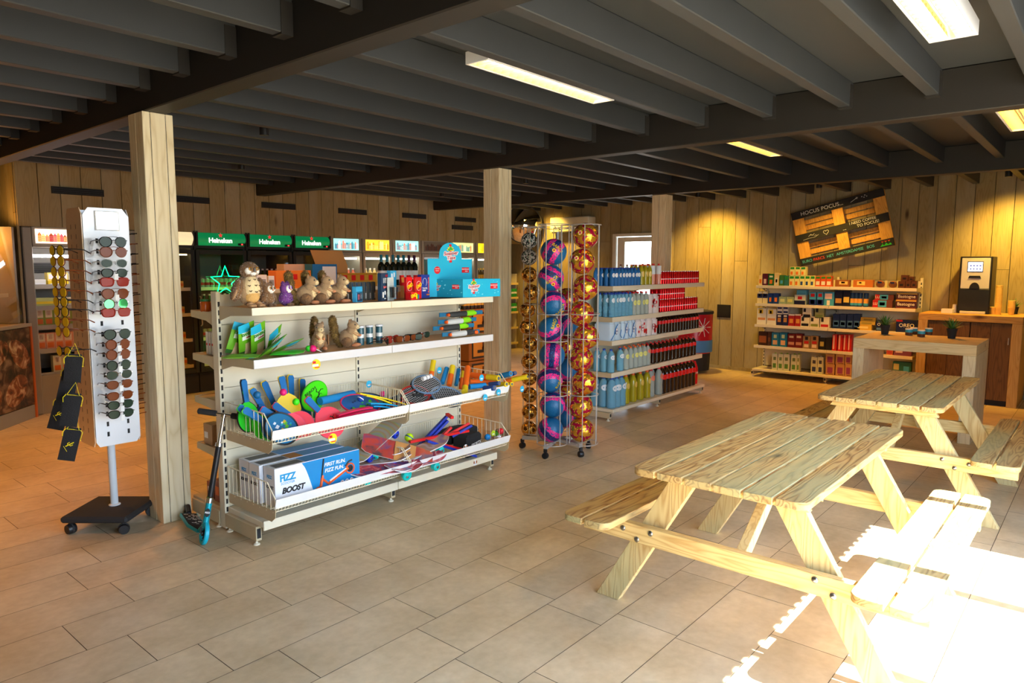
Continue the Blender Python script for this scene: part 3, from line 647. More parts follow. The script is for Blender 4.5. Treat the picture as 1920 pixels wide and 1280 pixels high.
# --- shelf unit in the far corner
t = thing('drinks_shelf', 'cream open shelf with green cans in the far corner, right of the middle post', 'shelf', (9.86, 8.75, 0))
b = MB(); b.box(0, .62, .6, .63, 0, 1.45, m_cream); b.box(0, .02, .1, .6, 0, 1.45, m_cream); b.box(.6, .62, .1, .6, 0, 1.45, m_cream); b.build('back_panel', t)
for z in (.12, .42, .72, 1.0, 1.27): MB().box(.02, .6, .05, .6, z-.02, z, m_cream).box(.02, .6, .04, .05, z-.03, z+.01, C('yellow cream', 235, 215, 140)).build('shelf', t)
def can_mesh(nm, r, h, m, m2, lab, cat, grp, band=None):
    b = MB(); b.lathe([(r*.85, 0), (r, r*.18), (r, h-r*.3), (r*.84, h)], m, 14); b.lathe([(r*.86, h-.001), (r*.86, h+.003)], m_steel, 14)
    if band: b.lathe([(r+.0005, h*band[0]), (r+.0005, h*band[1])], m2, 14, cap=False)
    return tag(b.build(nm), lab, cat, grp)
p = can_mesh('beer_can', .033, .16, C('can green', 40, 150, 60, .3), m_wht, 'green beer can on the corner shelf behind the ball rack', 'can', 'green cans in the corner', (.4, .62))
row(p, 8, .072, x=9.92, y=8.84, z=1.005, lab='green can, upper corner shelf, front row'); row(p, 8, .072, x=9.92, y=8.84, z=.725, first=False, lab='green can, lower corner shelf'); row(p, 8, .072, x=9.92, y=8.92, z=1.005, first=False, lab='green can, upper corner shelf, rear row')
def bottle(nm, prof, m, cap=None, label=None, H=None, lab='', cat='bottle', grp=None, n=14, parts=True, liq=None):
    """lathe bottle; prof [(r,z)]; cap (r,z0,z1,mat); label (r,z0,z1,mat)"""
    b = MB(); b.lathe(prof, m, n)
    if parts:
        t = thing(nm, lab, cat, (0, 0, 0), 0, grp); b.build('bottle_body', t)
        if cap: MB().lathe([(cap[0], cap[1]), (cap[0], cap[2]-.003), (cap[0]*.9, cap[2])], cap[3], n).build('cap', t)
        if label:
            lb = MB()
            if len(label) > 4 and label[4]:      # oval sticker wrapped on the front of the bottle
                R_, z0, z1, m_, hw = label[:5]; vs = [((R_+.0008)*cos(-pi/2), (R_+.0008)*sin(-pi/2), (z0+z1)/2)]
                for j in range(16): a = 2*pi*j/16; an = -pi/2-.25+hw*cos(a); vs.append(((R_+.0008)*cos(an), (R_+.0008)*sin(an), (z0+z1)/2+(z1-z0)/2*sin(a)))
                vs[0] = ((R_+.0008)*cos(-pi/2-.25), (R_+.0008)*sin(-pi/2-.25), (z0+z1)/2); lb.add(vs, [[0, 1+j, 1+(j+1) % 16] for j in range(16)], m_)
            else: lb.lathe([(label[0], label[1]), (label[0], label[2])], label[3], n, cap=False)
            lb.build('bottle_label', t)
        return t
    if cap: b.lathe([(cap[0], cap[1]), (cap[0], cap[2])], cap[3], n)
    if label: b.lathe([(label[0], label[1]), (label[0], label[2])], label[3], n, cap=False)
    return tag(b.build(nm), lab, cat, grp)
BEER = [(.03, 0), (.032, .01), (.032, .14), (.027, .165), (.014, .19), (.013, .235)]
m_bd = mat('dark bottle glass', sr(40, 24, 12), .15, coat=.3); m_bg = mat('green bottle glass', sr(30, 70, 30), .15, coat=.3); m_gold = mat('gold foil', sr(220, 170, 60), .35, .6)
p = bottle('beer_bottle', BEER, m_bd, (.0145, .205, .24, m_gold), (.0325, .05, .12, m_gold), lab='small dark beer bottle with gold label in the corner fridge', grp='dark bottles in the fridges', parts=False)
F1, F2 = 'dark bottle in the golden-header fridge', 'dark bottle in the pale-yellow-header fridge'
row(p, 8, .07, x=9.27, y=8.87, z=1.321, lab=F1+', top shelf'); row(p, 8, .07, x=9.27, y=8.87, z=1.001, first=False, lab=F1+', second shelf')
row(p, 8, .07, x=9.27, y=8.87, z=.681, first=False, lab=F1+', third shelf'); row(p, 8, .07, x=8.64, y=8.87, z=.681, first=False, lab=F2+', third shelf'); row(p, 8, .07, x=8.64, y=8.87, z=1.321, first=False, lab=F2+', top shelf')
p = bottle('beer_bottle', BEER, m_bg, (.0145, .22, .24, m_wht), (.0325, .05, .12, m_wht), lab='small green beer bottle in one of the green-header fridges', grp='green bottles in the fridges', parts=False)
row(p, 8, .07, x=4.91, y=8.87, z=1.321, lab='green bottle in the middle green-header fridge'); row(p, 7, .07, x=5.59, y=8.87, z=1.321, first=False, lab='green bottle in the right green-header fridge'); row(p, 8, .07, x=4.22, y=8.87, z=1.001, first=False, lab='green bottle in the neon star fridge')
p = can_mesh('beer_can', .03, .115, C('can silver', 150, 175, 150, .3), m_rd, 'small green and silver can in the fridge with the neon star', 'can', 'cans in the neon star fridge', (.3, .6)); row(p, 9, .064, x=4.21, y=8.87, z=1.321, lab='small can in the neon star fridge, top shelf'); row(p, 9, .064, x=4.21, y=8.87, z=.681, first=False, lab='small can in the neon star fridge, third shelf')
p = carton('snack_pot', .07, .07, .09, C('snack pot', 235, 190, 90), [(0, 1, .3, .7, m_org)], 'small warm-coloured pot in the cream-header fridge behind the near post', 'food pot', 'pots in the cream-header fridge', (0, 0, 0))
for i, z in enumerate((1.321, 1.001, .681, .351)): row(p, 6, .085, x=3.58, y=8.88, z=z, first=i == 0, lab='small pot in the cream-header fridge, %s shelf' % ('top', 'second', 'third', 'lowest')[i])
for x0, c, l in ((6.2, (235, 120, 90), 'pink-orange drink bottle in the fridge with the pale blue header'), (6.78, (240, 225, 150), 'pale yellow drink bottle in the fridge with the orange header'), (7.37, (225, 200, 160), 'cream drink bottle in the third city fridge'), (8.64, (60, 140, 110), 'green glass drink bottle in the fridge with the pale yellow header')):
    p = bottle('drink_bottle', [(.03, 0), (.033, .01), (.033, .17), (.02, .2), (.014, .23)], C('drink %d' % int(x0*10), *c, .2), (.016, .22, .245, m_wht), None, lab=l, grp=l[:40], parts=False)
    row(p, 6, .085, x=x0, y=8.87, z=1.0 if x0 > 8 else 1.321)
# ================================================================== steel shelving
def shelf_panel(t, nm, x0, x1, yb, yf, z, front=.035, m=None, side=True, lipm=None):
    """folded steel shelf: top skin, front lip, side brackets. yf is the front edge, yb the back"""
    b = MB(); m = m or m_cream; s = 1 if yf < yb else -1
    lo, hi = sorted((yb, yf)); b.box(x0+.006, x1-.006, lo, hi, z-.022, z, m, .002)
    l0, l1 = (yf-.004, yf+.008) if s > 0 else (yf-.008, yf+.004)
    b.box(x0+.002, x1-.002, l0, l1, z-front, z+.006, lipm or m, .002)
    o = b.build(nm, t)
    if side:
        for x in (x0+.001, x1-.004):
            P = [(yb, z-.085), (yb, z+.004), (yf, z+.004), (yf, z-front), (yb-(yb-yf)*.35, z-.05)]
            MB().prism(P, .003, m_creamd, 'YZ', y0=x).build('bracket', o)
    return o
def upright(t, x, y0, y1, h, front=True):
    u = MB(); u.box(x-.015, x+.015, y0, y1, .015, h, m_cream, .003)
    s = u; z = .12
    while z < h-.06:
        for yy in ((y0-.0008, y0+.001),) + (((y1-.001, y1+.0008),)): s.box(x-.006, x+.006, yy[0], yy[1], z, z+.03, m_slot)
        z += .05
    return u.build('upright', t)
def foot(t, x, y, r=.02):
    MB().lathe([(r, 0), (r*.95, .006), (r*.4, .012), (.006, .018), (.006, .05)], m_cream, 14, (x, y, 0)).build('levelling_foot', t)
def base_leg(t, x, yb, yf, h=.115, slots=True):
    b = MB(); lo, hi = sorted((yb, yf)); b.box(x-.018, x+.018, lo, hi, .03, h, m_creamd, .002)
    o = b.build('base_leg', t)
    MB().box(x-.012, x+.012, yf-.0015 if yf < yb else yf, yf if yf < yb else yf+.0015, .045, h-.012, m_slot).build('leg_opening', o)
    foot(t, x, yf+(.03 if yf < yb else -.03)); return o
def wire_basket(t, x0, x1, yb, yf, zb, zback, zlip, lip=.055, step=.022):
    """wire basket: floor wires, tall back fence, side fences sloping to a flat front lip"""
    w = MB(); r = .002; n = int((x1-x0)/step)
    for i in range(n+1):
        x = x0+.01+(x1-x0-.02)*i/n
        w.tube([(x, yb, zback), (x, yb, zb), (x, yf+.03, zb), (x, yf+.013, zlip-lip+.012)], r, m_wire, 4)
    for y in [yb+(yf+.03-yb)*k/7 for k in range(8)]: w.tube([(x0, y, zb-.002), (x1, y, zb-.002)], r*1.3, m_wire, 4)
    w.tube([(x0, yb, zback), (x1, yb, zback)], r*1.6, m_wire, 5)
    w.tube([(x0, yf+.016, zlip-lip-.004), (x1, yf+.016, zlip-lip-.004)], r*1.4, m_wire, 4)
    o = w.build('wire_basket', t)
    for x in (x0+.004, x1-.004):
        s = MB(); ya = yb; yk = yf+.085
        s.tube([(x, ya, zb), (x, ya, zback), (x, yk, zback-.01), (x, yf+.005, zlip)], r*1.8, m_wire, 6)
        k = 11
        for i in range(k+1):
            y = ya+(yf+.01-ya)*i/k; f = max(0, min(1, (yk-y)/(yk-yf)));
            top = zback-.01 if y > yk else zback-.01+(zlip-zback+.01)*f
            s.tube([(x, y, zb), (x, y, top)], r, m_wire, 4)
        so = s.build('side_fence', o)
        P = [(ya, zb-.055), (ya, zb+.005), (yf+.02, zb+.01), (yf-.004, zlip), (yf+.012, zb-.03), (yf+.05, zb-.06)]
        MB().prism(P, .003, m_creamd, 'YZ', y0=x-.0015).build('basket_bracket', o)
    l = MB(); l.add([(x0, yf+.006, zlip-lip), (x1, yf+.006, zlip-lip), (x1, yf-.010, zlip), (x0, yf-.010, zlip), (x0, yf+.010, zlip-lip), (x1, yf+.010, zlip-lip), (x1, yf-.006, zlip), (x0, yf-.006, zlip)], [[0, 1, 2, 3], [4, 7, 6, 5], [0, 4, 5, 1], [3, 2, 6, 7], [0, 3, 7, 4], [1, 5, 6, 2]], C('basket lip white', 236, 236, 232, .4))
    l.build('price_lip', o); return o
XB = [2.03, 3.03, 4.04]
g1 = thing('toy_gondola', 'cream steel toy gondola with wire baskets in the middle of the shop', 'shelf', (0, 0, 0))
for x in XB: upright(g1, x, 4.02, 4.085, 1.46)
for i in range(2):
    x0, x1 = XB[i]+.017, XB[i+1]-.017
    for z0, z1 in ((.13, .5), (.503, .88), (.883, 1.26), (1.263, 1.44)): MB().box(x0, x1, 4.03, 4.038, z0, z1, m_cream).box(x0, x1, 4.066, 4.074, z0, z1, m_cream).build('back_panel', g1)
    X0, X1 = XB[i], XB[i+1]
    shelf_panel(g1, 'shelf', X0, X1, 4.02, 3.65, 1.372, .038, C('shelf top brown', 196, 160, 118), lipm=m_cream)
    shelf_panel(g1, 'shelf', X0, X1, 4.02, 3.65, 1.078, .045, C('shelf top brown', 196, 160, 118), lipm=C('price strip', 215, 215, 215))
    wire_basket(g1, X0+.003, X1-.003, 4.0, 3.485, .625, .80, .705)
    wire_basket(g1, X0+.003, X1-.003, 4.0, 3.475, .235, .405, .315)
    b = MB(); b.box(X0+.002, X1-.002, 3.62, 4.015, .115, .15, m_cream, .003); b.box(X0+.002, X1-.002, 3.605, 3.62, .10, .155, m_cream, .003); b.build('base_shelf', g1)
    for z in (1.33, 1.06, .79, .49): shelf_panel(g1, 'rear_shelf', X0, X1, 4.085, 4.384, z, .035, m_creamd)
    MB().box(X0, X1, 4.09, 4.47, .10, .13, m_creamd, .003).build('rear_base_shelf', g1)
for x in XB: base_leg(g1, x, 4.015, 3.66); base_leg(g1, x, 4.09, 4.45)
foot(g1, 2.03, 4.0); foot(g1, 2.03, 4.13)
# drinks gondola
XS = [6.14, 7.18, 8.29]
g2 = thing('drinks_gondola', 'cream steel drinks gondola filled with soft drink bottles and cans', 'shelf', (0, 0, 0))
for x in XS: upright(g2, x, 4.26, 4.32, 1.40)
SZ = (1.40, 1.08, .835, .50)
for i in range(2):
    X0, X1 = XS[i], XS[i+1]
    MB().box(X0+.017, X1-.017, 4.27, 4.31, .13, 1.03 if i else 1.40, m_cream).build('back_panel', g2)
    for z in SZ: shelf_panel(g2, 'shelf', X0, X1, 4.26, 3.90+(.0 if i == 0 else .02), z, .045)
    MB().box(X0+.002, X1-.002, 3.87, 4.26, .09, .125, m_cream, .003).build('base_shelf', g2)
for x in XS: base_leg(g2, x, 4.26, 3.90, .088)
# wall shelf: front faces -X; built facing -Y then turned
g3 = thing('grocery_wall_shelf', 'cream wall shelf of coffee, tea and biscuits under the pallet sign', 'shelf', (10.08, 0, 0), radians(-90))
# local x = -(Y), local y = X-10.08
YB = [-3.965, -2.945, -1.9]
for x in YB: upright(g3, x+(.02 if x < -3 else -.02 if x > -2 else 0), .36, .415, 1.46)
for i in range(2):
    X0, X1 = YB[i], YB[i+1]
    MB().box(X0+.02, X1-.02, .38, .40, .13, 1.42, m_cream).build('back_panel', g3)
    for z in (1.33, 1.07, .765, .46): shelf_panel(g3, 'shelf', X0, X1, .36, .0 if z < 1.3 else .0, z, .035)
    MB().box(X0, X1, -.03, .36, .09, .12, m_cream, .003).build('base_shelf', g3)
for x in YB: base_leg(g3, x, .36, -.02, .088)
# rear gondola behind the toy gondola
XR = [3.08, 4.25, 5.42]
g4 = thing('wine_gondola', 'cream gondola behind the toy shelves, wine bottles and boxes on top', 'shelf', (0, 0, 0))
for x in XR: upright(g4, x, 5.72, 5.78, 1.42)
for i in range(2):
    X0, X1 = XR[i], XR[i+1]; MB().box(X0+.017, X1-.017, 5.73, 5.77, .13, 1.38, m_cream).build('back_panel', g4)
    for z in (1.41, 1.1, .8, .5): shelf_panel(g4, 'shelf', X0, X1, 5.72, 5.38, z, .04, side=False)
    MB().box(X0, X1, 5.36, 5.72, .09, .12, m_cream).build('base_shelf', g4)
for x in XR: base_leg(g4, x, 5.72, 5.4, .088)
# ================================================================== ball rack
def pent_axes():
    g = (1+sqrt(5))/2; P = []
    for s in (-1, 1):
        for q in (-1, 1): P += [(0, s, q*g), (s, q*g, 0), (q*g, 0, s)]
    return [Vector(p).normalized() for p in P]
PA = pent_axes(); HA = []
for i in range(12):
    for j in range(i+1, 12):
        for k in range(j+1, 12):
            if PA[i].dot(PA[j]) > .4 and PA[j].dot(PA[k]) > .4 and PA[i].dot(PA[k]) > .4: HA.append((PA[i]+PA[j]+PA[k]).normalized())
CEN = [(p, 1/2.327, 0, i) for i, p in enumerate(PA)]+[(p, 1/2.267, 1, i) for i, p in enumerate(HA)]
def ball(nm, r, mats, fn, sub=5, seam=True, dip=.0015):
    bm = bmesh.new(); bmesh.ops.create_icosphere(bm, subdivisions=sub, radius=r)
    for v in bm.verts:
        d = v.co.normalized()
        if seam:
            a = sorted(((d.dot(c)*w) for c, w, k, i in CEN), reverse=True)[:2]; g = (a[0]-a[1])*2.3
            v.co = d*(r-dip*max(0, 1-g/.03))
    for f in bm.faces:
        d = f.calc_center_median().normalized(); a = sorted(((d.dot(c)*w, k, i) for c, w, k, i in CEN), reverse=True)[:2]
        f.material_index = fn(d, a[0][1], a[0][2], (a[0][0]-a[1][0])*2.3); f.smooth = True
    me = bpy.data.meshes.new(nm); bm.to_mesh(me); bm.free()
    for m in mats: me.materials.append(m)
    return me
mg1 = mat('gold ball hex', sr(222, 160, 60), .22, .85, var=.02); mg2 = mat('gold ball pent', sr(120, 76, 26), .25, .85); mg3 = mat('gold ball seam', sr(245, 205, 120), .4, .4)
me_gold = ball('small gold ball', .0705, [mg1, mg2, mg3], lambda d, k, i, g: 2 if g < .016 else (1 if k == 0 else 0), 4)
mc = [mat('camo light', sr(200, 200, 195), .35), mat('camo dark', sr(28, 30, 30), .35), mat('camo green', sr(50, 90, 70), .35)]
def camo(d, k, i, g):
    n = mnoise(d*4.2+Vector((3, 1, 2))); return 1 if n > .08 else (2 if mnoise(d*5+Vector((9, 0, 0))) > .2 else 0)
me_camo = ball('camo ball', .0705, mc, camo, 4)
mb_ = [mat('ball blue', sr(12, 92, 140), .35, bump=.3, bs=120), mat('ball navy', sr(28, 36, 92), .35), mat('ball magenta', sr(226, 38, 130), .35), m_yel]
def barca(d, k, i, g):
    z = d.z
    if abs(z) > .58: return 0
    if abs(z) < .2: return 1 if mnoise(d*9) < .35 else 0
    n = mnoise(Vector((d.x*7+2, d.y*7, d.z*11)))+.45*mnoise(d*22)
    return 2 if n > -.24 else (1 if n > -.34 else 0)
me_barca = ball('blue magenta ball', .107, mb_, barca, 5)
mr_ = [mat('ball gold', sr(235, 170, 50), .2, .75), mat('ball crimson', sr(160, 10, 50), .25, .2), mat('ball purple line', sr(80, 20, 70), .3), mat('ball yellow line', sr(255, 215, 60), .3)]
def swirl(d, k, i, g):
    b = max(range(12), key=lambda q: d.dot(PA[q])); ax = PA[b]; u = ax.orthogonal().normalized(); v = ax.cross(u)
    a = atan2(d.dot(v), d.dot(u)); rr_ = math.acos(max(-1, min(1, d.dot(ax))))
    s = sin(3*a+5*rr_+b)
    e = .45 if rr_ < .6 else .75
    if s > e: return 1
    if s > e-.09: return 2
    if s > e-.15: return 3
    return 0
me_red = ball('gold crimson ball', .105, mr_, swirl, 5)
def mkball(me, nm, loc, rot, lab, grp):
    o = bpy.data.objects.new(nm, me); COL.objects.link(o); o.location = loc; o.rotation_euler = rot; return tag(o, lab, 'ball', grp)
def sphwrap(r):
    def f(p):
        R_ = r+.0008; a = p.x/R_; b = p.y/R_; return Vector((sin(a)*cos(b)*R_, sin(b)*R_, cos(a)*cos(b)*R_))
    return f
RC = Vector((4.87, 3.60, 0))
cl = gz(992, 818, .14); cm_ = gz(1035, 829, .14); cr = gz(1093, 828, .14)
cl, cm_, cr = [Vector((v.x, v.y, 0)) for v in (cl, cm_, cr)]
cl = Vector((4.80, 3.86, 0))
cols = [(cl, .088, 'l'), (cm_, .125, 'm'), (cr, .125, 'r'), (Vector((5.13, 3.74, 0)), .125, 'b')]
RC = (cm_+cols[3][0])/2+Vector((-.02, .02, 0))
t = thing('ball_rack', 'wheeled silver wire rack holding three visible columns of footballs', 'display rack', (RC.x, RC.y, 0))
m_sil = mat('silver wire', sr(200, 200, 196), .3, .5)
b = MB(); b.lathe([(.018, .12), (.018, 1.90)], m_sil, 16); b.build('centre_pole', t)
for a_ in (200, 262, 322, 45, 118):
    a = radians(a_); L_ = .30; s = MB(); s.T = Matrix.Rotation(a, 4, 'Z'); s.box(0, L_, -.02, .02, .082, .118, m_sil, .003); ar = s.build('base_arm', t)
    w = MB(); w.T = Matrix.Translation((L_*cos(a), L_*sin(a), 0)) @ Matrix.Rotation(a*2.3, 4, 'Z'); w.box(-.012, .012, -.012, .012, .055, .085, m_black); 
    w.lathe([(.024, -.02), (.027, -.012), (.027, .012), (.024, .02)], m_black, 16, (0, 0, .027), 'Y'); w.build('castor', ar)
for c, r, k in cols:
    cx, cy = c.x-RC.x, c.y-RC.y; z0, z1 = .135, 1.945; w = MB()
    for z in (z0, .55 if k != 'l' else .68, 1.0 if k in 'mb' else 1.02, 1.22 if k != 'l' else 1.28, z1): w.tube([(cx+r*cos(2*pi*i/28), cy+r*sin(2*pi*i/28), z) for i in range(28)], .004, m_sil, 6, closed=True)
    ph = {'l': .3, 'm': .15, 'r': .55, 'b': 0}[k]
    for i in range(6): a = ph+2*pi*i/6; w.tube([(cx+r*cos(a), cy+r*sin(a), z0), (cx+r*cos(a), cy+r*sin(a), z1)], .004, m_sil, 6)
    w.tube([(cx-r, cy, z0), (cx+r, cy, z0)], .003, m_sil, 6); w.tube([(cx, cy-r, z0), (cx, cy+r, z0)], .003, m_sil, 6)
    w.tube([(cx, cy, z1), (0, 0, z1-.03)], .0032, m_sil, 6); w.tube([(cx, cy, z0), (0, 0, z0-.01)], .004, m_sil, 6)
    w.build('wire_column', t)
def stackz(c, lst):
    """centre of each ball on its column's axis plane"""
    n = Vector((c.x, c.y, 0)).normalized(); out = []
    for px, py in lst:
        d = ray(px, py); k = (c.x*n.x+c.y*n.y)/(d.x*n.x+d.y*n.y); out.append(Vector((0, 0, HC))+d*k)
    return out
ordn = ['top', 'second', 'third', 'fourth', 'fifth', 'sixth', 'seventh', 'eighth', 'ninth', 'tenth', 'eleventh', 'lowest']
Lp = [(992, 451), (992, 482), (992, 515), (996, 548), (989, 581), (989, 613), (994, 645), (992, 677), (992, 708), (993, 740), (993, 771), (992, 803)]
R = random.Random(11)
for i, p in enumerate(stackz(cl, Lp)):
    if i == 0: z = p.z
    z = 1.855-(i)*.1462 if True else p.z
    mkball(me_camo if i < 2 else me_gold, 'football', (p.x, p.y, p.z), (R.random()*6, R.random()*6, R.random()*6), ('small black and white camouflage football, %s in the left rack column' if i < 2 else 'small shiny gold football, %s from the top in the left rack column') % ordn[i], 'footballs in the left column')
Mp = [(1038, 472), (1033, 521), (1037, 569), (1033, 618), (1035, 666), (1031, 712), (1036, 758), (1032, 805)]
rots = [(-.5, .75), (.2, -.9), (1.0, -.4), (.8, .4), (0, 1.45), (1.2, .3), (.95, -.3), (.5, .8)]
for i, p in enumerate(stackz(cm_, Mp)):
    view = (Vector((0, 0, HC))-p).normalized(); q = view.to_track_quat('Z', 'Y').to_matrix().to_4x4()
    a, b_ = rots[i]; tl = [1.0, -.6, .2, .5, 1.5, .2, .1, -.8][i]
    # ball's own pole axis tilted in view space
    Mx = q @ Matrix.Rotation(tl, 4, 'Z') @ Matrix.Rotation(radians([80, 75, 40, 130, 90, 50, 35, 120][i]), 4, 'X')
    o = mkball(me_barca, 'football', p, Mx.to_euler(), 'blue and magenta football, %s from the top in the middle rack column' % ordn[i] if i else 'blue and magenta football at the top of the middle rack column', 'blue and magenta footballs')
    if i in (0, 1, 2, 3, 5):
        inv = Matrix.Rotation(0, 4, 'X')
        view2 = Mx.to_3x3().inverted() @ q.to_3x3()
        rt = [(.35, .30, -.8), (.1, -.15, .55), (.75, -.5, 1.2), (.3, .55, 1.2), 0, (.85, -.2, 1.3)][i]
        Tm = (view2.to_4x4() @ Matrix.Rotation(rt[0], 4, 'Y') @ Matrix.Rotation(-rt[1], 4, 'X') @ Matrix.Rotation(rt[2], 4, 'Z'))
        textmesh('BARÇA', .036, m_yel, 'lettering', o, Tm, fn=sphwrap(.107), bold=.0012)
        e = MB(); g = MB()
        cr_ = textmesh('I', .001, m_gold, 'crest', o, Tm) if False else None
        Te = Tm @ Matrix.Rotation(.34, 4, 'X') @ Matrix.Rotation(-.1, 4, 'Y')
        e.T = Te; e.lathe([(.015, .107*cos(.15)+.0006), (.0145, .1077)], m_yel, 14); e.T = Te; e.lathe([(.009, .1070), (.0088, .1081)], mat('crest red', sr(150, 20, 40), .4), 10); e.build('crest', o)
Rp = [(1098, 442), (1091, 490), (1098, 539), (1090, 588), (1099, 631), (1089, 673), (1096, 716), (1088, 761), (1090, 805)]
for i, p in enumerate(stackz(cr, Rp)):
    o = mkball(me_red, 'football', p, (R.random()*6, R.random()*6, R.random()*6), 'shiny gold and crimson football, %s in the right rack column' % ('lowest' if i == 8 else ordn[i]+' from the top' if i else 'topmost'), 'gold and crimson footballs')
    if i < 2:
        view = (Vector((0, 0, HC))-p).normalized(); q = view.to_track_quat('Z', 'Y').to_matrix(); o.rotation_euler = q.to_euler()
        e = MB(); e.T = Matrix.Rotation(-.45, 4, 'Y') @ Matrix.Rotation(-.25, 4, 'X'); e.lathe([(.02, .1035), (.0195, .1056)], m_yel, 16); e.T = e.T @ Matrix.Rotation(.6, 4, 'Z')
        e.box(-.013, .013, -.013, .013, .1056, .1062, m_wht); e.box(-.004, .004, -.013, .013, .1062, .1068, m_red); e.box(-.013, .013, -.004, .004, .1062, .1068, m_red); e.build('crest', o)
bc = cols[3][0]
for i in range(6): mkball(me_red if i % 2 else me_barca, 'football', (bc.x, bc.y, .245+i*.213), (R.random()*6, R.random()*6, R.random()*6), 'football in the rear rack column, %s from the bottom' % ['first', 'second', 'third', 'fourth', 'fifth', 'sixth'][i], 'footballs in the rear column')
# ================================================================== sunglasses stand
SX, SY = 1.635, 4.69
m_panel = mat('glossy white panel', sr(228, 232, 236), .12, coat=.4, var=.02)
m_warmlitp = mat('glossy warm-lit panel', sr(226, 196, 160), .15, coat=.4, var=.02)  # white panel with the tan of the warm light put into its colour
t = thing('sunglasses_stand', 'tall white revolving sunglasses stand on a black wheeled base', 'display stand', (SX, SY, 0))
b = MB()
cs = [gz(123, 968, .115), gz(241, 968, .115), gz(283, 929, .115), gz(184, 932, .115)]
cs = [Vector((v.x-SX, v.y-SY)) for v in cs]; cc = sum(cs, Vector((0, 0)))/4
e1 = (cs[1]-cs[0]); ang = atan2(e1.y, e1.x); hs = .20
base = MB(); base.T = Matrix.Translation((cc.x, cc.y, 0)) @ Matrix.Rotation(ang, 4, 'Z'); base.box(-hs, hs, -hs, hs, .075, .115, m_blackm, .012)
bo = base.build('base_plate', t)
for sx in (-1, 1):
    for sy in (-1, 1):
        w = MB(); w.T = Matrix.Translation((cc.x, cc.y, 0)) @ Matrix.Rotation(ang, 4, 'Z') @ Matrix.Translation((sx*(hs-.04), sy*(hs-.04), 0)) @ Matrix.Rotation(.5*sx, 4, 'Z')
        w.box(-.008, .008, -.008, .008, .055, .076, m_black); w.lathe([(.027, -.024), (.031, -.015), (.031, .015), (.027, .024)], m_black, 18, (0, 0, .031), 'Y'); w.lathe([(.033, -.005), (.033, .005)], m_slot, 18, (0, 0, .033), 'Y'); w.build('castor', bo)
MB().lathe([(.034, .115), (.034, .12), (.022, .125), (.022, 1.9)], mat('pole grey white', sr(205, 215, 220), .3), 20).build('pole', t)
PW, Z0, Z1 = .1235, .527, 1.948
def stand_panel(rot, nm, m, sl=()):
    p = MB(); p.T = Matrix.Rotation(rot, 4, 'Z'); c = .03
    P = [(-PW+c*.6, Z0), (PW-c*.6, Z0), (PW, Z0+c), (PW, Z1-c*1.4), (PW-c, Z1), (-PW+c, Z1), (-PW, Z1-c*1.4), (-PW, Z0+c)]
    p.prism(P, .004, m, 'XZ', y0=-.1295)
    for (x, z, w_, h_) in sl: p.box(x-w_, x+w_, -.1305, -.1285, z-h_, z+h_, m_slot)
    return p.build(nm, t)
ys = [452, 471, 492, 510, 527, 549, 568, 584, 605, 625, 644, 663, 683, 701, 719, 740, 757, 774, 793, 812]
pan = stand_panel(0, 'front_panel', m_panel, [(x, gy(213, y, SY-.13).z, .0065, .014) for y in ys for x in (-.055, .06)])
pl_ = stand_panel(-pi/2, 'side_panel', m_warmlitp, [(x, .62+i*.058, .002, .014) for i in range(22) for x in (-.05, .03)])
stand_panel(pi/2, 'side_panel', m_panel); stand_panel(pi, 'rear_panel', m_panel)
b = MB(); b.box(-.12, .12, -.12, .12, 1.2, 1.21, m_white); b.build('inner_tray', t)
p = MB(); p.box(-.060, .070, -.140, -.130, 1.818, 1.93, m_paper); po = p.build('mirror_frame', pan); MB().box(-.054, .064, -.1415, -.140, 1.824, 1.924, mat('stand mirror', (.9, .9, .9), .03, 1)).build('mirror', po)
FR = {'black': C('frame black', 18, 18, 20, .2, coat=.5), 'tort': C('frame tortoise', 110, 52, 20, .2, coat=.5), 'red': C('frame red', 150, 40, 28, .2, coat=.5), 'silver': m_steel, 'clear': C('frame clear', 190, 195, 195, .15)}
LN = {'g': mat('lens grey green', sr(44, 60, 46), .16, spec=.25), 'b': mat('lens brown', sr(120, 60, 28), .16, spec=.25), 'r': mat('lens red', sr(150, 48, 36), .16, spec=.25), 'y': mat('lens yellow', sr(235, 190, 20), .05, coat=1), 'm': mat('lens mirror green', sr(70, 200, 110), .06, .6, coat=1)}
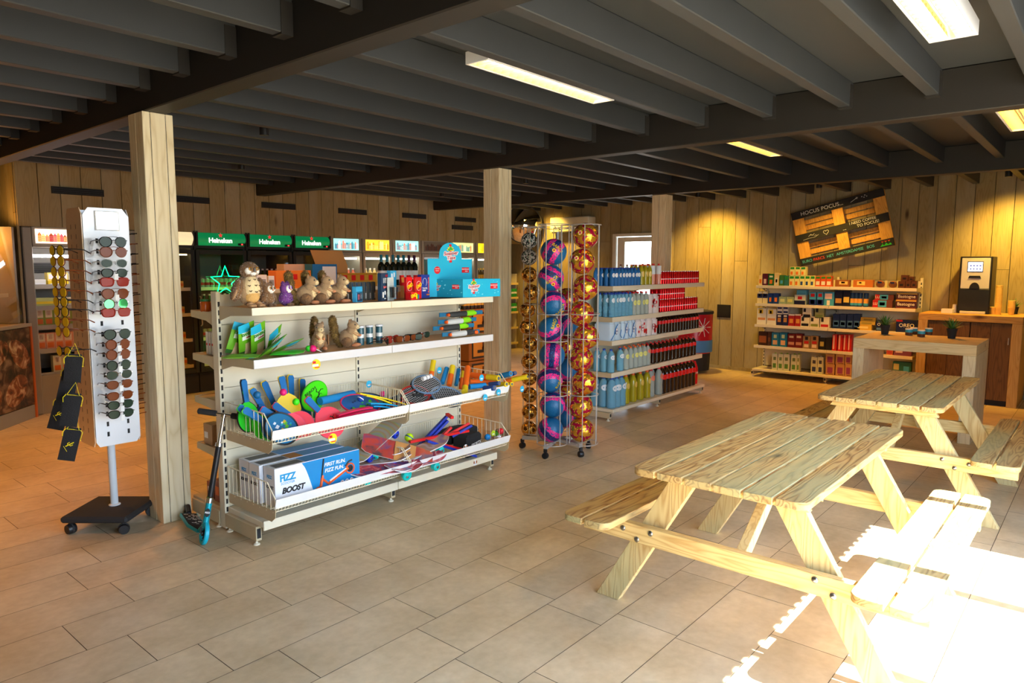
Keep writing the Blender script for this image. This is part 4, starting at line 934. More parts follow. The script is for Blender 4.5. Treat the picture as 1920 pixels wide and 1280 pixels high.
def sunglasses(fr, ln, shape, lab, grp, pants=True):
    """front lies in the XZ plane facing -Y, temples reach back to +Y"""
    o = thing('sunglasses', lab, 'sunglasses', (0, 0, 0), 0, grp); m = FR[fr]
    f = MB(); a, c = {'round': (.024, .024), 'avi': (.027, .024), 'club': (.026, .020), 'sq': (.029, .020)}[shape]; k = {'round': 2, 'avi': 2.3, 'club': 2.4, 'sq': 4}[shape]
    def outline(cx, s=1):
        P = []
        for i in range(24):
            th = 2*pi*i/24; ct, st = cos(th), sin(th); x = math.copysign(abs(ct)**(2/k), ct)*a*s; z = math.copysign(abs(st)**(2/k), st)*c*s
            if shape != 'round' and z < 0: x *= 1-.14*abs(z)/c
            P.append((cx+x, z))
        return P
    for cx in (-.034, .034):
        cx = math.copysign(a+.008, cx)
        f.tube([(x, .002*(abs(x)/.06)**2*4, z) for x, z in outline(cx)], .0022 if shape != 'sq' else .003, m, 5, closed=True)
        L_ = MB(); L_.prism(outline(cx, .98), .0018, LN[ln], 'XZ', y0=.001); L_.build('lens', o)
    f.tube([(-.010, 0, .006), (0, -.003, .010), (.010, 0, .006)], .0018, m, 5)
    if shape == 'avi': f.tube([(-.02, 0, c), (0, -.002, c+.002), (.02, 0, c)], .0014, m, 5)
    f.build('frame', o)
    w = 2*a+.010
    for s in (-1, 1): MB().tube([(s*w, .004, .008), (s*(w+.003), .05, .008), (s*(w-.002), .10, .004), (s*(w-.008), .128, -.010)], [.0036, .003, .0026, .0032], m, 5).build('temple', o)
    return o
spec = [('black', 'g', 'avi'), ('tort', 'b', 'avi'), ('clear', 'g', 'club'), ('black', 'g', 'club'), ('red', 'r', 'sq'), ('tort', 'b', 'avi'), ('silver', 'm', 'round'), ('red', 'r', 'sq'), None, ('black', 'g', 'avi'), ('tort', 'b', 'round'), ('tort', 'b', 'round'), ('black', 'g', 'round'), ('silver', 'g', 'club'), ('tort', 'b', 'club'), ('tort', 'b', 'club'), ('black', 'g', 'club'), ('black', 'g', 'club')]
cn_ = {'g': 'dark grey-green', 'b': 'brown', 'r': 'red', 'y': 'yellow', 'm': 'mirror green'}; fn_ = {'black': 'black', 'tort': 'tortoiseshell', 'red': 'red', 'silver': 'thin silver', 'clear': 'clear'}; sn = {'avi': 'double-bridge', 'round': 'round', 'club': 'half-rimmed', 'sq': 'wide square'}
protos = {}
pcount = 0
for i, sp_ in enumerate(spec):
    if sp_ is None: continue
    x = 211+(i/17)*14; P = gy(x, ys[i], SY-.27); lab = '%s %s sunglasses with %s lenses, row %s of the front panel' % (fn_[sp_[0]], sn[sp_[2]], cn_[sp_[1]], ['one', 'two', 'three', 'four', 'five', 'six', 'seven', 'eight', 'nine', 'ten', 'eleven', 'twelve', 'thirteen', 'fourteen', 'fifteen', 'sixteen', 'seventeen', 'eighteen'][i])
    lab = ' '.join(lab.split()[:16])
    if sp_ not in protos: o = protos[sp_] = sunglasses(*sp_, lab, 'sunglasses on the front panel')
    else: o = dup(protos[sp_], label=lab)
    o.location = (SX+(P.x-SX)*.75, P.y, P.z-.005); o.rotation_euler = (0, 0, .06); o.scale = (1.18,)*3
    if i in (3, 5, 11, 12, 14, 10):
        tg = MB(); tg.box(-.009, .009, -.014, -.0125, -.034, -.004, m_paper, .001); tg.tube([(0, -.01, .02), (0, -.017, .0)], .0008, m_paper, 4); 
        if not any(c.name.startswith('price_tag') for c in o.children): tg.build('price_tag', o)
yl = [469, 489.5, 510, 529.5, 549, 567.5, 586, 606, 625, 663]
for i, y in enumerate(yl):
    k = 'black' if i in (0, 5, 6, 9) else 'tort'; lab = '%s sunglasses with yellow lenses on the left side of the stand, %s from top' % (fn_[k], ordn[i]); key = (k, 'y', 'round')
    if key not in protos: o = protos[key] = sunglasses(*key, lab, 'yellow-lens sunglasses on the left side')
    else: o = dup(protos[key], label=lab, group='yellow-lens sunglasses on the left side')
    P = gx(122+i*1.6, y, SX-.275); o.location = (P.x, SY+(P.y-SY)*.5-.0, P.z); o.rotation_euler = (0, 0, -pi/2+.2); o.scale = (1.2,)*3
R = random.Random(4)
for i in range(19):
    key = random.choice([('tort', 'b', 'avi'), ('black', 'g', 'club'), ('tort', 'b', 'round'), ('black', 'g', 'avi')])
    o = dup(protos[key], (SX+.27, SY-.02, 1.80-i*.062), (0, 0, pi/2), 'dark sunglasses on the right side of the stand, %s from top' % NW[i], 'sunglasses on the right side')
    for c in [c for c in o.children if c.name.startswith('price_tag')]: bpy.data.objects.remove(c)
# drawstring pouches hanging from the lower left pegs
m_pouch = mat('black pouch cloth', sr(30, 30, 32), .85, bump=.4, bs=200); m_cord = mat('yellow cord', sr(240, 220, 30), .6)
ppx = [(137, 690, .16, 'dark pouch without print hanging highest', .12, 0), (128, 720, .19, 'large plain dark pouch', .25, 0), (112, 775, .19, 'dark pouch with yellow cactus print, left one', .3, 1), (133, 768, .19, 'plain dark pouch hanging behind the others', .2, 0), (131, 832, .19, 'lowest dark pouch with yellow cactus print', .25, 1)]
for i, (px, py, h, l, tl, pr) in enumerate(ppx):
    P = gx(px, py, SX-.27-.012*i); t = thing('sunglasses_pouch', l+' on the sunglasses stand', 'pouch', P); t.rotation_euler = (tl*1.1, 0, -pi/2+.75)
    t.rotation_mode = 'XYZ'; t.rotation_euler = Euler((0, tl, radians(-24)))
    b = MB(); N_ = 10; vs = []
    for s in (-1, 1):
        for a in range(7):
            for q in range(6):
                x = -.042+.084*q/5; z = h/2-h*a/6; e_ = (1-(x/.046)**2)*(1-((z)/(h*.55))**2); vs.append((x*(1-.12*(a == 0)), s*(.002+.007*max(0, e_))-.0, z))
    fs = []
    for s in range(2):
        for a in range(6):
            for q in range(5): k_ = s*42+a*6+q; fs.append([k_, k_+1, k_+7, k_+6])
    rim = [q for q in range(6)]+[a*6+5 for a in range(1, 7)]+[36+q for q in range(4, -1, -1)]+[a*6 for a in range(5, 0, -1)]
    for j in range(len(rim)): a, c = rim[j], rim[(j+1) % len(rim)]; fs.append([a, c, c+42, a+42])
    b.add(vs, fs, m_pouch); b.build('pouch_body', t)
    cds = MB(); cds.tube([(.035, -.004, h/2-.01), (.048, -.006, h/2-.02), (.046, -.006, h/2-.06)], .0022, m_cord, 5); cds.tube([(-.035, -.004, h/2-.01), (-.047, -.006, h/2-.03), (-.043, -.006, h/2-.055)], .0022, m_cord, 5); cds.tube([(-.03, -.006, h/2-.012), (0, -.009, h/2-.01), (.03, -.006, h/2-.012), (0, 0, h/2+.06), (-.03, -.004, h/2-.01)], .0018, m_cord, 5); cds.sph((.046, -.006, h/2-.066), .004, m_cord, 6, 5); cds.build('drawstring', t)
    if pr:
        c = MB(); c.T = Matrix.Translation((0, -.0112, 0)) @ Matrix.Rotation(.9, 4, 'Y'); c.tube([(0, 0, -.022), (0, 0, .022)], .003, m_cord, 6); c.tube([(0, 0, -.004), (.010, 0, 0), (.010, 0, .012)], .0022, m_cord, 6); c.tube([(0, 0, -.010), (-.010, 0, -.006), (-.010, 0, .006)], .0022, m_cord, 6); c.tube([(-.006, 0, -.03), (.03, 0, -.03)], .0012, m_cord, 4); c.build('cactus_print', t)
for y in (585, 645, 745, 790):
    pass
# ================================================================== kick scooter
W0 = gz(376, 1022, 0); A = Vector((W0.x+.01, W0.y-.0, 0)); Bk = Vector((1.93, 4.37, 0))
Hh = gy(420, 777, 3.93)
t = thing('kick_scooter', 'turquoise and black kick scooter leaning against the toy gondola end', 'scooter', (0, 0, 0))
m_turq = mat('turquoise rubber', sr(20, 180, 205), .4); m_turqm = mat('turquoise metal', sr(30, 170, 190), .3, .4); m_chrome = mat('chrome', (.8, .8, .8), .12, 1)
fwd = (A-Bk).normalized(); side = Vector((-fwd.y, fwd.x, 0)); tilt = Vector((Hh.x-A.x, Hh.y-A.y, Hh.z-.0))
upv = (tilt-fwd*tilt.dot(fwd)).normalized(); side = upv.cross(fwd).normalized()
def wheel(c, r, nm, rub, hub, par):
    w = MB(); T_ = Matrix((side, fwd, upv)).transposed().to_4x4(); T_.translation = c; w.T = T_
    w.lathe([(r*.72, -.010), (r*.9, -.013), (r, -.008), (r, .008), (r*.9, .013), (r*.72, .010)], rub, 36, axis='X', cap=False)
    w.lathe([(r*.72, .010), (r*.72, -.010)], rub, 36, axis='X', cap=False); w.lathe([(.016, -.014), (.016, .014)], hub, 16, axis='X')
    for i in range(18): a = 2*pi*i/18; w.tube([(0, .012*cos(a), .012*sin(a)), (0, r*.75*cos(a), r*.75*sin(a))], .0022, hub, 5)
    w.lathe([(.006, -.016), (.006, .016)], m_chrome, 10, axis='X'); return w.build(nm, par)
fc = A+upv*.0685; rc = Bk+upv*.0455
wheel(fc, .066, 'front_wheel', m_turq, m_black, t); wheel(rc, .044, 'rear_wheel', m_black, m_blackm, t)
hd = A+tilt*.40-fwd*.015; st0 = fc+upv*.05-fwd*.01; top = Hh; d = (top-st0).normalized()
b = MB(); b.tube([st0+d*.30, st0+d*.47], .0155, m_black); b.tube([st0+d*.16, st0+d*.47], .0165, m_black, 14); b.build('steering_tube', t)
b = MB(); b.tube([st0+d*.46, top-d*.005], .011, m_chrome, 12); b.tube([st0+d*.455, st0+d*.475], .021, m_chrome, 12); b.build('upper_stem', t)
b = MB(); b.tube([st0-d*.02, st0+d*.13], .0175, m_turqm, 14); hto = b.build('head_tube', t)
MB().tube([st0+d*.125, st0+d*.155], .021, m_chrome, 14).build('headset', t)
sk = MB(); T_ = Matrix((side, d.cross(side), d)).transposed().to_4x4(); T_.translation = st0+d*.07; sk.T = T_
camd = (Vector((0, 0, HC))-st0).normalized(); ax_ = (camd-d*camd.dot(d)).normalized(); T2 = Matrix((d.cross(ax_), d, ax_)).transposed().to_4x4(); T2.translation = st0+d*.07+ax_*.0178
pl2 = MB(); pl2.T = T2 @ Matrix.Scale(1.0, 4); pl2.prism([(.014*cos(2*pi*i/20), .025*sin(2*pi*i/20)) for i in range(20)], .001, m_black, 'XY'); pl2.build('badge', hto)
textmesh('FIZZ', .0135, m_wht, 'lettering', hto, T2 @ Matrix.Translation((0, 0, .0015)), bold=.0005)
b = MB()
for s in (-1, 1): b.tube([st0-d*.01+side*.0, st0-d*.02+side*.021*s, fc+side*.021*s], .006, m_black, 8)
b.tube([fc-side*.025, fc+side*.025], .005, m_chrome, 8); b.build('fork', t)
hb = MB(); hdir = RT.copy(); hdir.z = 0; hdir = (hdir-d*hdir.dot(d)).normalized(); hl = gy(382, 775, 3.93); hw = (Hh-hl).length
hb.tube([top-hdir*.09, top+hdir*.09], .010, m_chrome, 12); hb.tube([top-d*.015, top+d*.002], .016, m_chrome, 12); ho = hb.build('handlebar', t)
for s in (-1, 1): MB().tube([top+hdir*s*.045, top+hdir*s*.055, top+hdir*s*.15, top+hdir*s*.155], [.016, .018, .018, .012], m_blackm, 14).build('grip', ho)
dk = MB(); T_ = Matrix((side, fwd, upv)).transposed().to_4x4(); T_.translation = Bk+upv*.055; dk.T = T_
Ld = (A-Bk).length
P = [(-.05, .03), (.05, .03), (.052, Ld*.55), (.03, Ld*.72), (.018, Ld*.8), (-.018, Ld*.8), (-.03, Ld*.72), (-.052, Ld*.55)]
dk.prism(P, .018, m_turqm, 'XY', y0=-.012); do = dk.build('deck', t)
gp = MB(); gp.T = T_; gp.prism([(x*.86, y*.96+.01) for x, y in P], .0015, C('grip tape', 28, 28, 28, .9), 'XY', y0=.006)
R = random.Random(2)
for i in range(26):
    x, y = R.uniform(-.035, .035), R.uniform(.05, Ld*.55); w_, h_ = R.uniform(.006, .02), R.uniform(.005, .012); gp.prism([(x, y), (x+w_, y+h_*.3), (x+w_*.8, y+h_), (x-w_*.2, y+h_*.7)], .0006, C('deck print', 215, 210, 195), 'XY', y0=.0075)
gp.build('grip_tape', do)
b = MB(); dd = Bk+upv*.055+fwd*Ld*.78; b.tube([dd, dd+(st0-dd)*.5+upv*.0, st0-d*.015], [.014, .015, .016], m_turqm, 12); b.build('neck', t)
b = MB(); T3 = T_.copy(); b.T = T_; b.tube([(0, .035, .01), (0, -.02, .035), (0, -.055, .02)], [.016, .017, .012], m_black, 8); b.build('rear_brake', t)
# four tabs under the kick stand end
# ================================================================== plush toys on the toy gondola
def fuzz(b, vs_fs_src, n, ln, mats, R):
    """short fibres standing on the surface of what was already added to builder b"""
    src = vs_fs_src
    for _ in range(n):
        f = src[R.randrange(len(src))]; P = [Vector(b.v[i]) for i in f[0]]
        a, c = R.random(), R.random()
        if a+c > 1: a, c = 1-a, 1-c
        k = 2 if len(P) == 3 or R.random() < .5 else 3
        p = P[0]+(P[k-1]-P[0])*a+(P[k]-P[0])*c if k < len(P) else P[0]+(P[1]-P[0])*a+(P[2]-P[0])*c
        nn = (P[1]-P[0]).cross(P[2]-P[0]); 
        if nn.length < 1e-9: continue
        nn.normalize()
        if nn.dot(p-f[2]) < 0: nn = -nn
        t = nn.orthogonal().normalized(); t = Matrix.Rotation(R.random()*6.28, 3, nn) @ t
        d = (nn+Vector((R.uniform(-.5, .5), R.uniform(-.5, .5), R.uniform(-.9, .1)))).normalized()
        w = ln*.22; T = b.T; b.T = Matrix()
        m = f[1] if R.random() < .75 else mats[R.randrange(len(mats))]
        b.add([p-t*w, p+t*w, p+d*ln], [[0, 1, 2]], m); b.T = T
def blob(b, c, r, m, lst, rot=None, n=18, k=12):
    s0 = len(b.f); T = b.T.copy(); b.T = T @ Matrix.Translation(c) @ (Euler(rot).to_matrix().to_4x4() if rot else Matrix()); cen = b.T @ Vector((0, 0, 0)); b.sph((0, 0, 0), r, m, n, k); b.T = T
    for i in range(s0, len(b.f)): lst.append((b.f[i], m, cen))
m_pl = dict(cream=C('plush cream', 236, 212, 160, .95, sheen=.3), brn=C('plush brown', 134, 98, 62, .95, sheen=.3), dbr=C('plush dark brown', 70, 50, 34, .95), grey=C('plush grey', 168, 138, 100, .95, sheen=.3), wht=C('plush white', 240, 235, 225, .95), pur=C('plush purple', 120, 66, 140, .95), olive=C('plush olive', 128, 100, 48, .95), pink=C('plush foot', 205, 138, 96, .9), gold=C('plush gold', 215, 170, 100, .95), tan=C('plush tan', 190, 150, 108, .95))
m_eye = mat('glass eye', (.01, .01, .01), .05, coat=1); m_eyeg = mat('amber eye', sr(190, 130, 30), .1, coat=1); m_glit = mat('purple glitter eye', sr(150, 60, 190), .2, coat=1)
def big_owl(loc, rz):
    t = thing('plush_owl', 'large brown and cream plush owl at the left end of the top shelf', 'plush toy', loc, rz); R = random.Random(1)
    b = MB(); l = []; 
    blob(b, (0, 0, .098), (.068, .058, .088), m_pl['grey'], l); blob(b, (-.062, .01, .105), (.022, .04, .07), m_pl['brn'], l, (0, .35, 0)); blob(b, (.062, .01, .105), (.022, .04, .07), m_pl['brn'], l, (0, -.35, 0))
    fuzz(b, l, 3600, .0065, [m_pl['dbr'], m_pl['wht'], m_pl['brn']], R); b.build('body', t)
    b = MB(); l = []; blob(b, (0, -.022, .105), (.052, .046, .078), m_pl['cream'], l); blob(b, (0, -.026, .065), (.046, .042, .045), m_pl['gold'], l); fuzz(b, l, 1800, .005, [m_pl['gold'], m_pl['cream']], R)
    for (x, z) in ((-.03, .15), (0, .155), (.03, .15), (-.035, .12), (0, .122), (.033, .12), (-.03, .09), (.002, .085), (.03, .09)):
        y = -.022-.046*sqrt(max(.02, 1-(x/.052)**2-((z-.105)/.078)**2))-.004; b.tube([(x-.008, y, z+.005), (x, y-.003, z-.001), (x+.008, y, z+.005)], .0022, m_pl['dbr'], 5)
    b.build('belly', t)
    b = MB(); l = []; blob(b, (0, -.012, .208), (.053, .047, .046), m_pl['brn'], l); fuzz(b, l, 3000, .006, [m_pl['dbr'], m_pl['wht'], m_pl['grey']], R); l = []; blob(b, (-.022, -.038, .205), (.024, .018, .021), m_pl['wht'], l, (0, .5, 0)); blob(b, (.022, -.038, .205), (.024, .018, .021), m_pl['wht'], l, (0, -.5, 0)); blob(b, (0, -.046, .192), (.022, .014, .012), m_pl['wht'], l); fuzz(b, l, 500, .005, [m_pl['cream']], R); h = b.build('head', t)
    e = MB()
    for s in (-1, 1): e.lathe([(.011, 0), (.0112, .003), (.008, .005)], m_eyeg, 14, (s*.022, .056, .216), 'Y') if False else e.sph((s*.023, -.057, .217), (.0105, .005, .0105), m_eyeg, 14, 8); e.sph((s*.023, -.0605, .217), (.0062, .004, .0062), m_eye, 12, 8)
    e.build('eyes', h); bk = MB(); bk.sph((0, -.063, .21), (.007, .008, .013), C('beak grey', 120, 116, 110, .5), 10, 8); bk.build('beak', h)
    for s in (-1, 1):
        b = MB(); l = []; blob(b, (s*.088, -.005, .105), (.016, .03, .062), m_pl['brn'], l, (0, s*-.35, 0)); fuzz(b, l, 1300, .006, [m_pl['dbr'], m_pl['wht']], R); l = []; blob(b, (s*.099, -.012, .088), (.008, .022, .045), m_pl['tan'], l, (0, s*-.35, 0)); b.build('wing', t)
        b = MB(); l = []
        for q in (-1, 0, 1): blob(b, (s*.028+q*.012, -.07, .010), (.009, .02, .010), m_pl['tan'], l)
        blob(b, (s*.028, -.05, .016), (.018, .022, .016), m_pl['tan'], l); b.build('foot', t)
def small_owl(loc, rz, col, lab):
    t = thing('plush_owl', lab, 'plush toy', loc, rz); R = random.Random(3); c1 = m_pl[col]
    b = MB(); l = []; blob(b, (0, 0, .045), (.036, .032, .045), c1, l); fuzz(b, l, 1900, .005, [m_pl['wht'], m_pl['wht'], c1], R); b.build('body', t)
    b = MB(); l = []; blob(b, (0, -.004, .10), (.036, .032, .032), c1, l); blob(b, (-.022, 0, .126), (.010, .010, .014), c1, l); blob(b, (.022, 0, .126), (.010, .010, .014), c1, l); fuzz(b, l, 1600, .005, [m_pl['wht'], c1, c1], R)
    l = []; blob(b, (-.013, -.027, .101), (.015, .012, .018), m_pl['wht'], l); blob(b, (.013, -.027, .101), (.015, .012, .018), m_pl['wht'], l); blob(b, (0, -.026, .088), (.016, .012, .014), m_pl['wht'], l); h = b.build('head', t)
    e = MB()
    for s in (-1, 1): e.sph((s*.0135, -.036, .104), (.0088, .0055, .0095), m_glit if col == 'pur' else m_eyeg, 14, 8); e.sph((s*.0135, -.0395, .104), (.006, .0035, .0065), m_eye, 12, 8)
    e.build('eyes', h); bk = MB(); bk.sph((0, -.040, .094), (.004, .005, .006), m_pl['pink'], 8, 6); bk.build('beak', h)
    for s in (-1, 1):
        b = MB(); l = []; blob(b, (s*.038, -.004, .05), (.008, .02, .03), c1, l, (0, s*-.4, 0)); fuzz(b, l, 400, .007, [m_pl['wht'], c1], R); b.build('wing', t)
        b = MB(); l = []; blob(b, (s*.015, -.032, .007), (.011, .014, .007), m_pl['brn'], l); b.build('foot', t)
def squirrel(loc, rz, lab, sc=1.0):
    """sits facing -Y, bushy tail curling up behind"""
    t = thing('plush_squirrel', lab, 'plush toy', loc, rz, 'plush squirrels'); t.scale = (sc,)*3; R = random.Random(9)
    b = MB(); l = []; blob(b, (0, .012, .05), (.038, .048, .05), m_pl['grey'], l); blob(b, (-.03, .005, .03), (.018, .03, .03), m_pl['brn'], l); blob(b, (.03, .005, .03), (.018, .03, .03), m_pl['brn'], l); blob(b, (0, -.012, .085), (.028, .03, .035), m_pl['grey'], l); fuzz(b, l, 3200, .0055, [m_pl['tan'], m_pl['tan'], m_pl['brn']], R)
    l = []; blob(b, (0, -.026, .07), (.022, .022, .036), m_pl['cream'], l); fuzz(b, l, 500, .007, [m_pl['cream']], R); b.build('body', t)
    b = MB(); l = []; blob(b, (0, -.022, .125), (.027, .031, .026), m_pl['grey'], l, (.15, 0, 0)); blob(b, (0, -.047, .117), (.016, .016, .013), m_pl['cream'], l); blob(b, (-.019, -.008, .148), (.007, .004, .010), m_pl['tan'], l); blob(b, (.019, -.008, .148), (.007, .004, .010), m_pl['tan'], l); fuzz(b, l, 1500, .004, [m_pl['brn'], m_pl['tan']], R); h = b.build('head', t)
    e = MB(); 
    for s in (-1, 1): e.sph((s*.019, -.040, .130), .0048, m_eye, 10, 8)
    e.sph((0, -.062, .118), (.004, .003, .003), m_pl['dbr'], 8, 6); e.build('eyes_and_nose', h)
    b = MB(); l = []
    for i in range(11):
        a = i/10; y = .055+.035*sin(a*pi*.9); z = .02+.135*a; y += .03*max(0, a-.7)/.3; blob(b, (0.0, y, z), (.017+.012*sin(pi*a), .020, .022), m_pl['olive'], l, n=12, k=8)
    fuzz(b, l, 3200, .011, [m_pl['brn'], m_pl['olive'], m_pl['brn']], R); b.build('tail', t)
    for s in (-1, 1):
        b = MB(); l = []; blob(b, (s*.017, -.045, .075), (.007, .022, .008), m_pl['tan'], l, (.5, 0, -s*.3)); blob(b, (s*.012, -.062, .066), (.007, .008, .007), m_pl['pink'], l); b.build('paw', t)
        b = MB(); l = []; blob(b, (s*.022, -.04, .010), (.013, .024, .010), m_pl['pink'], l); b.build('foot', t)
    return t
Z1, Z2 = 1.378, 1.084
p = gz(455, 575, Z1); big_owl((p.x+.02, 3.76, Z1), .10)
p = gy(503, 560, 3.74); small_owl((p.x, 3.74, Z1+.001), .25, 'brn', 'small brown speckled plush owl beside the large one')
p = gy(535, 560, 3.73); small_owl((p.x, 3.73, Z1+.001), .45, 'pur', 'small purple speckled plush owl with a pink beak')
q1 = squirrel((gy(578, 560, 3.75).x, 3.76, Z1+.001), .95, 'plush squirrel seen side-on beside the purple owl on the top shelf', 1.12)
q1['label'] = 'plush squirrel with a big raised tail, next to the purple owl on the top shelf'
for px, y, rz, lab in ((606, 3.77, .75, 'plush squirrel in the middle of the three leaning together on the top shelf'), (635, 3.78, .6, 'rightmost plush squirrel on the top shelf, in front of the small game boxes'), (598, 3.79, .2, 'plush squirrel with a turned head on the second shelf, left one'), (655, 3.80, .7, 'plush squirrel beside the clear tubs on the second shelf')):
    z = Z1 if px not in (598, 655) else Z2
    x = gy(px, 640 if z == Z2 else 560, y).x; o = dup(q1, (x, y, z+.001), (0, 0, rz if px != 598 else -.35), lab, 'plush squirrels', 1.12)
tgb = [o for o in bpy.data.objects if o.name.startswith('plush_squirrel')]
for o in tgb[1:]:
    MB().box(-.002, .0, -.03, .01, .03, .085, C('kraft tag', 170, 120, 70)).build('paper_tag', o).location = (.048, 0, 0)
# ================================================================== top shelf, right half
def boxy(nm, w, d, h, m, x, y, z, rz=0, lab='', cat='box', grp=None, parts=None, txt=None, bev=.001, rot=None):
    """box with its front at y, centred on x"""
    t = MB(); t.box(-w/2, w/2, 0, d, 0, h, m, bev)
    for (x0, x1, z0, z1, mm) in (parts or []): t.box(-w/2+x0*w, -w/2+x1*w, -.0012, .0003, z0*h, z1*h, mm)
    o = t.build(nm); o.location = (x, y, z); o.rotation_euler = rot or (0, 0, rz); tag(o, lab, cat, grp)
    for (s, size, tx, tz, mm, rt) in (txt or []): textmesh(s, size, mm, 'lettering', o, fr_y(tx*w-w/2, -.0016, tz*h, rt), bold=.0004)
    return o
m_navy = C('pack navy', 30, 60, 90); m_lb = C('pack blue', 60, 170, 220); m_gr = C('pack grey', 95, 95, 90); m_kraft = C('kraft', 186, 132, 72, .8)
X = lambda px, y, py=560: gy(px, py, y).x
for i in range(7):
    boxy('keychain_pack', .026, .02, .125, m_gr, X(653+i*8.3, 3.86), 3.86, Z1+.001, .5, ol('slim grey blister pack behind the small game boxes', i), 'blister pack', 'slim blister packs in a row', [(.1, .9, .5, .95, m_navy), (.2, .8, .1, .4, m_wht)])
boxy('card_game_box', .085, .03, .10, m_lb, X(674, 3.72, 545), 3.72, Z1+.001, .45, 'light blue hanging game pack with pink figures', 'game', None, [(0, 1, .62, .66, m_navy), (.08, .92, .05, .6, m_navy), (.2, .5, .15, .5, C('pink print', 220, 120, 130)), (.55, .9, .2, .55, m_wht)])
o = boxy('dice_game_box', .10, .03, .185, m_navy, X(722, 3.72, 545), 3.72, Z1+.001, .45, 'dark blue dice game pack with a big red and white 100', 'game', None, [(.1, .3, .12, .32, m_wht), (.4, .58, .22, .36, m_wht), (.7, .92, .12, .3, m_wht), (.35, .65, .06, .1, m_wht)], [('100', .05, .5, .72, m_wht, 0), ('Spiele', .022, .5, .5, C('pink text', 240, 120, 120), .05), ('DICE', .018, .75, .9, m_red, 0)])
boxy('dice_cup_pack', .085, .03, .20, m_lb, X(738, 3.84, 520), 3.84, Z1+.001, .4, 'light blue hanging pack with white dice behind the dice game', 'game', None, [(.1, .3, .75, .9, m_wht), (.5, .7, .78, .93, m_wht)])
t = thing('dice_cup', 'clear blister pack with a black dice cup on the top shelf', 'game', (X(739, 3.70, 550), 3.70, Z1+.001), .4)
MB().box(-.045, .045, .025, .028, 0, .155, C('pale card', 195, 205, 205)).build('card', t); MB().lathe([(.022, .02), (.028, .09)], m_black, 18).build('cup', t); MB().box(-.040, .040, -.032, .024, .008, .10, m_gl, .006).build('blister', t)
for i in range(6):
    tt = boxy('small_tin', .028, .02, .075, m_red, X(755+i*13, 3.93, 520), 3.93, Z1+.001+.09, 0, ol('small red and gold pack behind the red card games', i), 'pack', 'small packs behind the card games', [(.1, .9, .3, .8, C('orange gold', 230, 160, 60))])
    if i == 0: boxy('carton_riser', .5, .05, .088, m_kraft, X(790, 3.93, 520)+.0, 3.92, Z1+.001, 0, 'low brown carton under the small red and gold packs', 'box')
def uno(x, y, rz, lab, h=.155):
    o = boxy('uno_card_game', .075, .022, h, m_red, x, y, Z1+.001, rz, lab, 'card game', 'red card games'); 
    MB().prism([(.030*cos(a*pi/10)*1.1, h*.6+.034*sin(a*pi/10)) for a in range(20)], .001, m_wht, 'XZ', y0=-.0015).prism([(.028*cos(a*pi/10)*1.1, h*.6+.031*sin(a*pi/10)) for a in range(20)], .001, m_red, 'XZ', y0=-.0022).build('oval_print', o)
    textmesh('UNO', .033, m_yel, 'lettering', o, fr_y(0, -.0032, h*.6, .35), bold=.0022, spacing=.9)
uno(X(768, 3.74, 535), 3.74, .3, 'red UNO card game pack, left of the two standing ones'); uno(X(785, 3.735, 535), 3.735, .3, 'red UNO card game pack, right of the two standing ones')
o = boxy('uno_card_game', .10, .05, .055, m_red, X(779, 3.665, 556), 3.662, Z1+.001, .25, 'low red UNO card box lying in front of the standing ones', 'card game', 'red card games', [(.55, .68, .1, .75, m_yel), (.69, .8, .12, .7, C('uno green', 40, 160, 60)), (.81, .92, .1, .65, C('uno blue', 30, 90, 190))])
textmesh('UNO', .032, m_yel, 'lettering', o, fr_y(-.025, -.0025, .03, .2), bold=.002, spacing=.9)
o = boxy('rummikub_box', .10, .035, .17, C('rummi blue', 40, 60, 150), X(798, 3.80, 535), 3.80, Z1+.001, .2, 'blue boxed travel game between the red games and the blue display', 'board game', None, [(.12, .5, .3, .36, m_wht), (.6, .95, .12, .18, m_org)], [('TRAVEL', .018, .4, .42, m_wht, 0)])
textmesh('Rummikub', .026, C('rummi orange', 235, 110, 80), 'lettering', o, fr_y(.035, -.0018, .095, pi/2), bold=.0006); s = MB(); s.tube([(-.012+.024*cos(a), -.002, .115+.03*sin(a)) for a in [q*.5-1 for q in range(10)]], .0014, m_wht, 5); s.build('face_print', o)
# Summer Time display
t = thing('water_gun_display', 'bright turquoise cardboard display reading Summer Time, at the right end of the top shelf', 'display box', (0, 0, Z1+.002))
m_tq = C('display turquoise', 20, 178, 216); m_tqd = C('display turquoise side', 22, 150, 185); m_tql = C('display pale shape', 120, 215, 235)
xl, xm, xr = X(812, 3.86, 545), X(866, 3.62, 560), X(938, 3.62, 545)
A0, A1, A2 = Vector((xl, 3.92)), Vector((X(868, 3.655, 560), 3.655)), Vector((X(938, 3.60, 545), 3.60))
def sheet(b, p, q, z0, z1, m, th=.004):
    d = (q-p).normalized(); n = Vector((-d.y, d.x))*th
    b.add([(p.x, p.y, z0), (q.x, q.y, z0), (q.x, q.y, z1), (p.x, p.y, z1), (p.x+n.x, p.y+n.y, z0), (q.x+n.x, q.y+n.y, z0), (q.x+n.x, q.y+n.y, z1), (p.x+n.x, p.y+n.y, z1)], [[0, 1, 2, 3], [7, 6, 5, 4], [0, 4, 5, 1], [1, 5, 6, 2], [2, 6, 7, 3], [3, 7, 4, 0]], m)
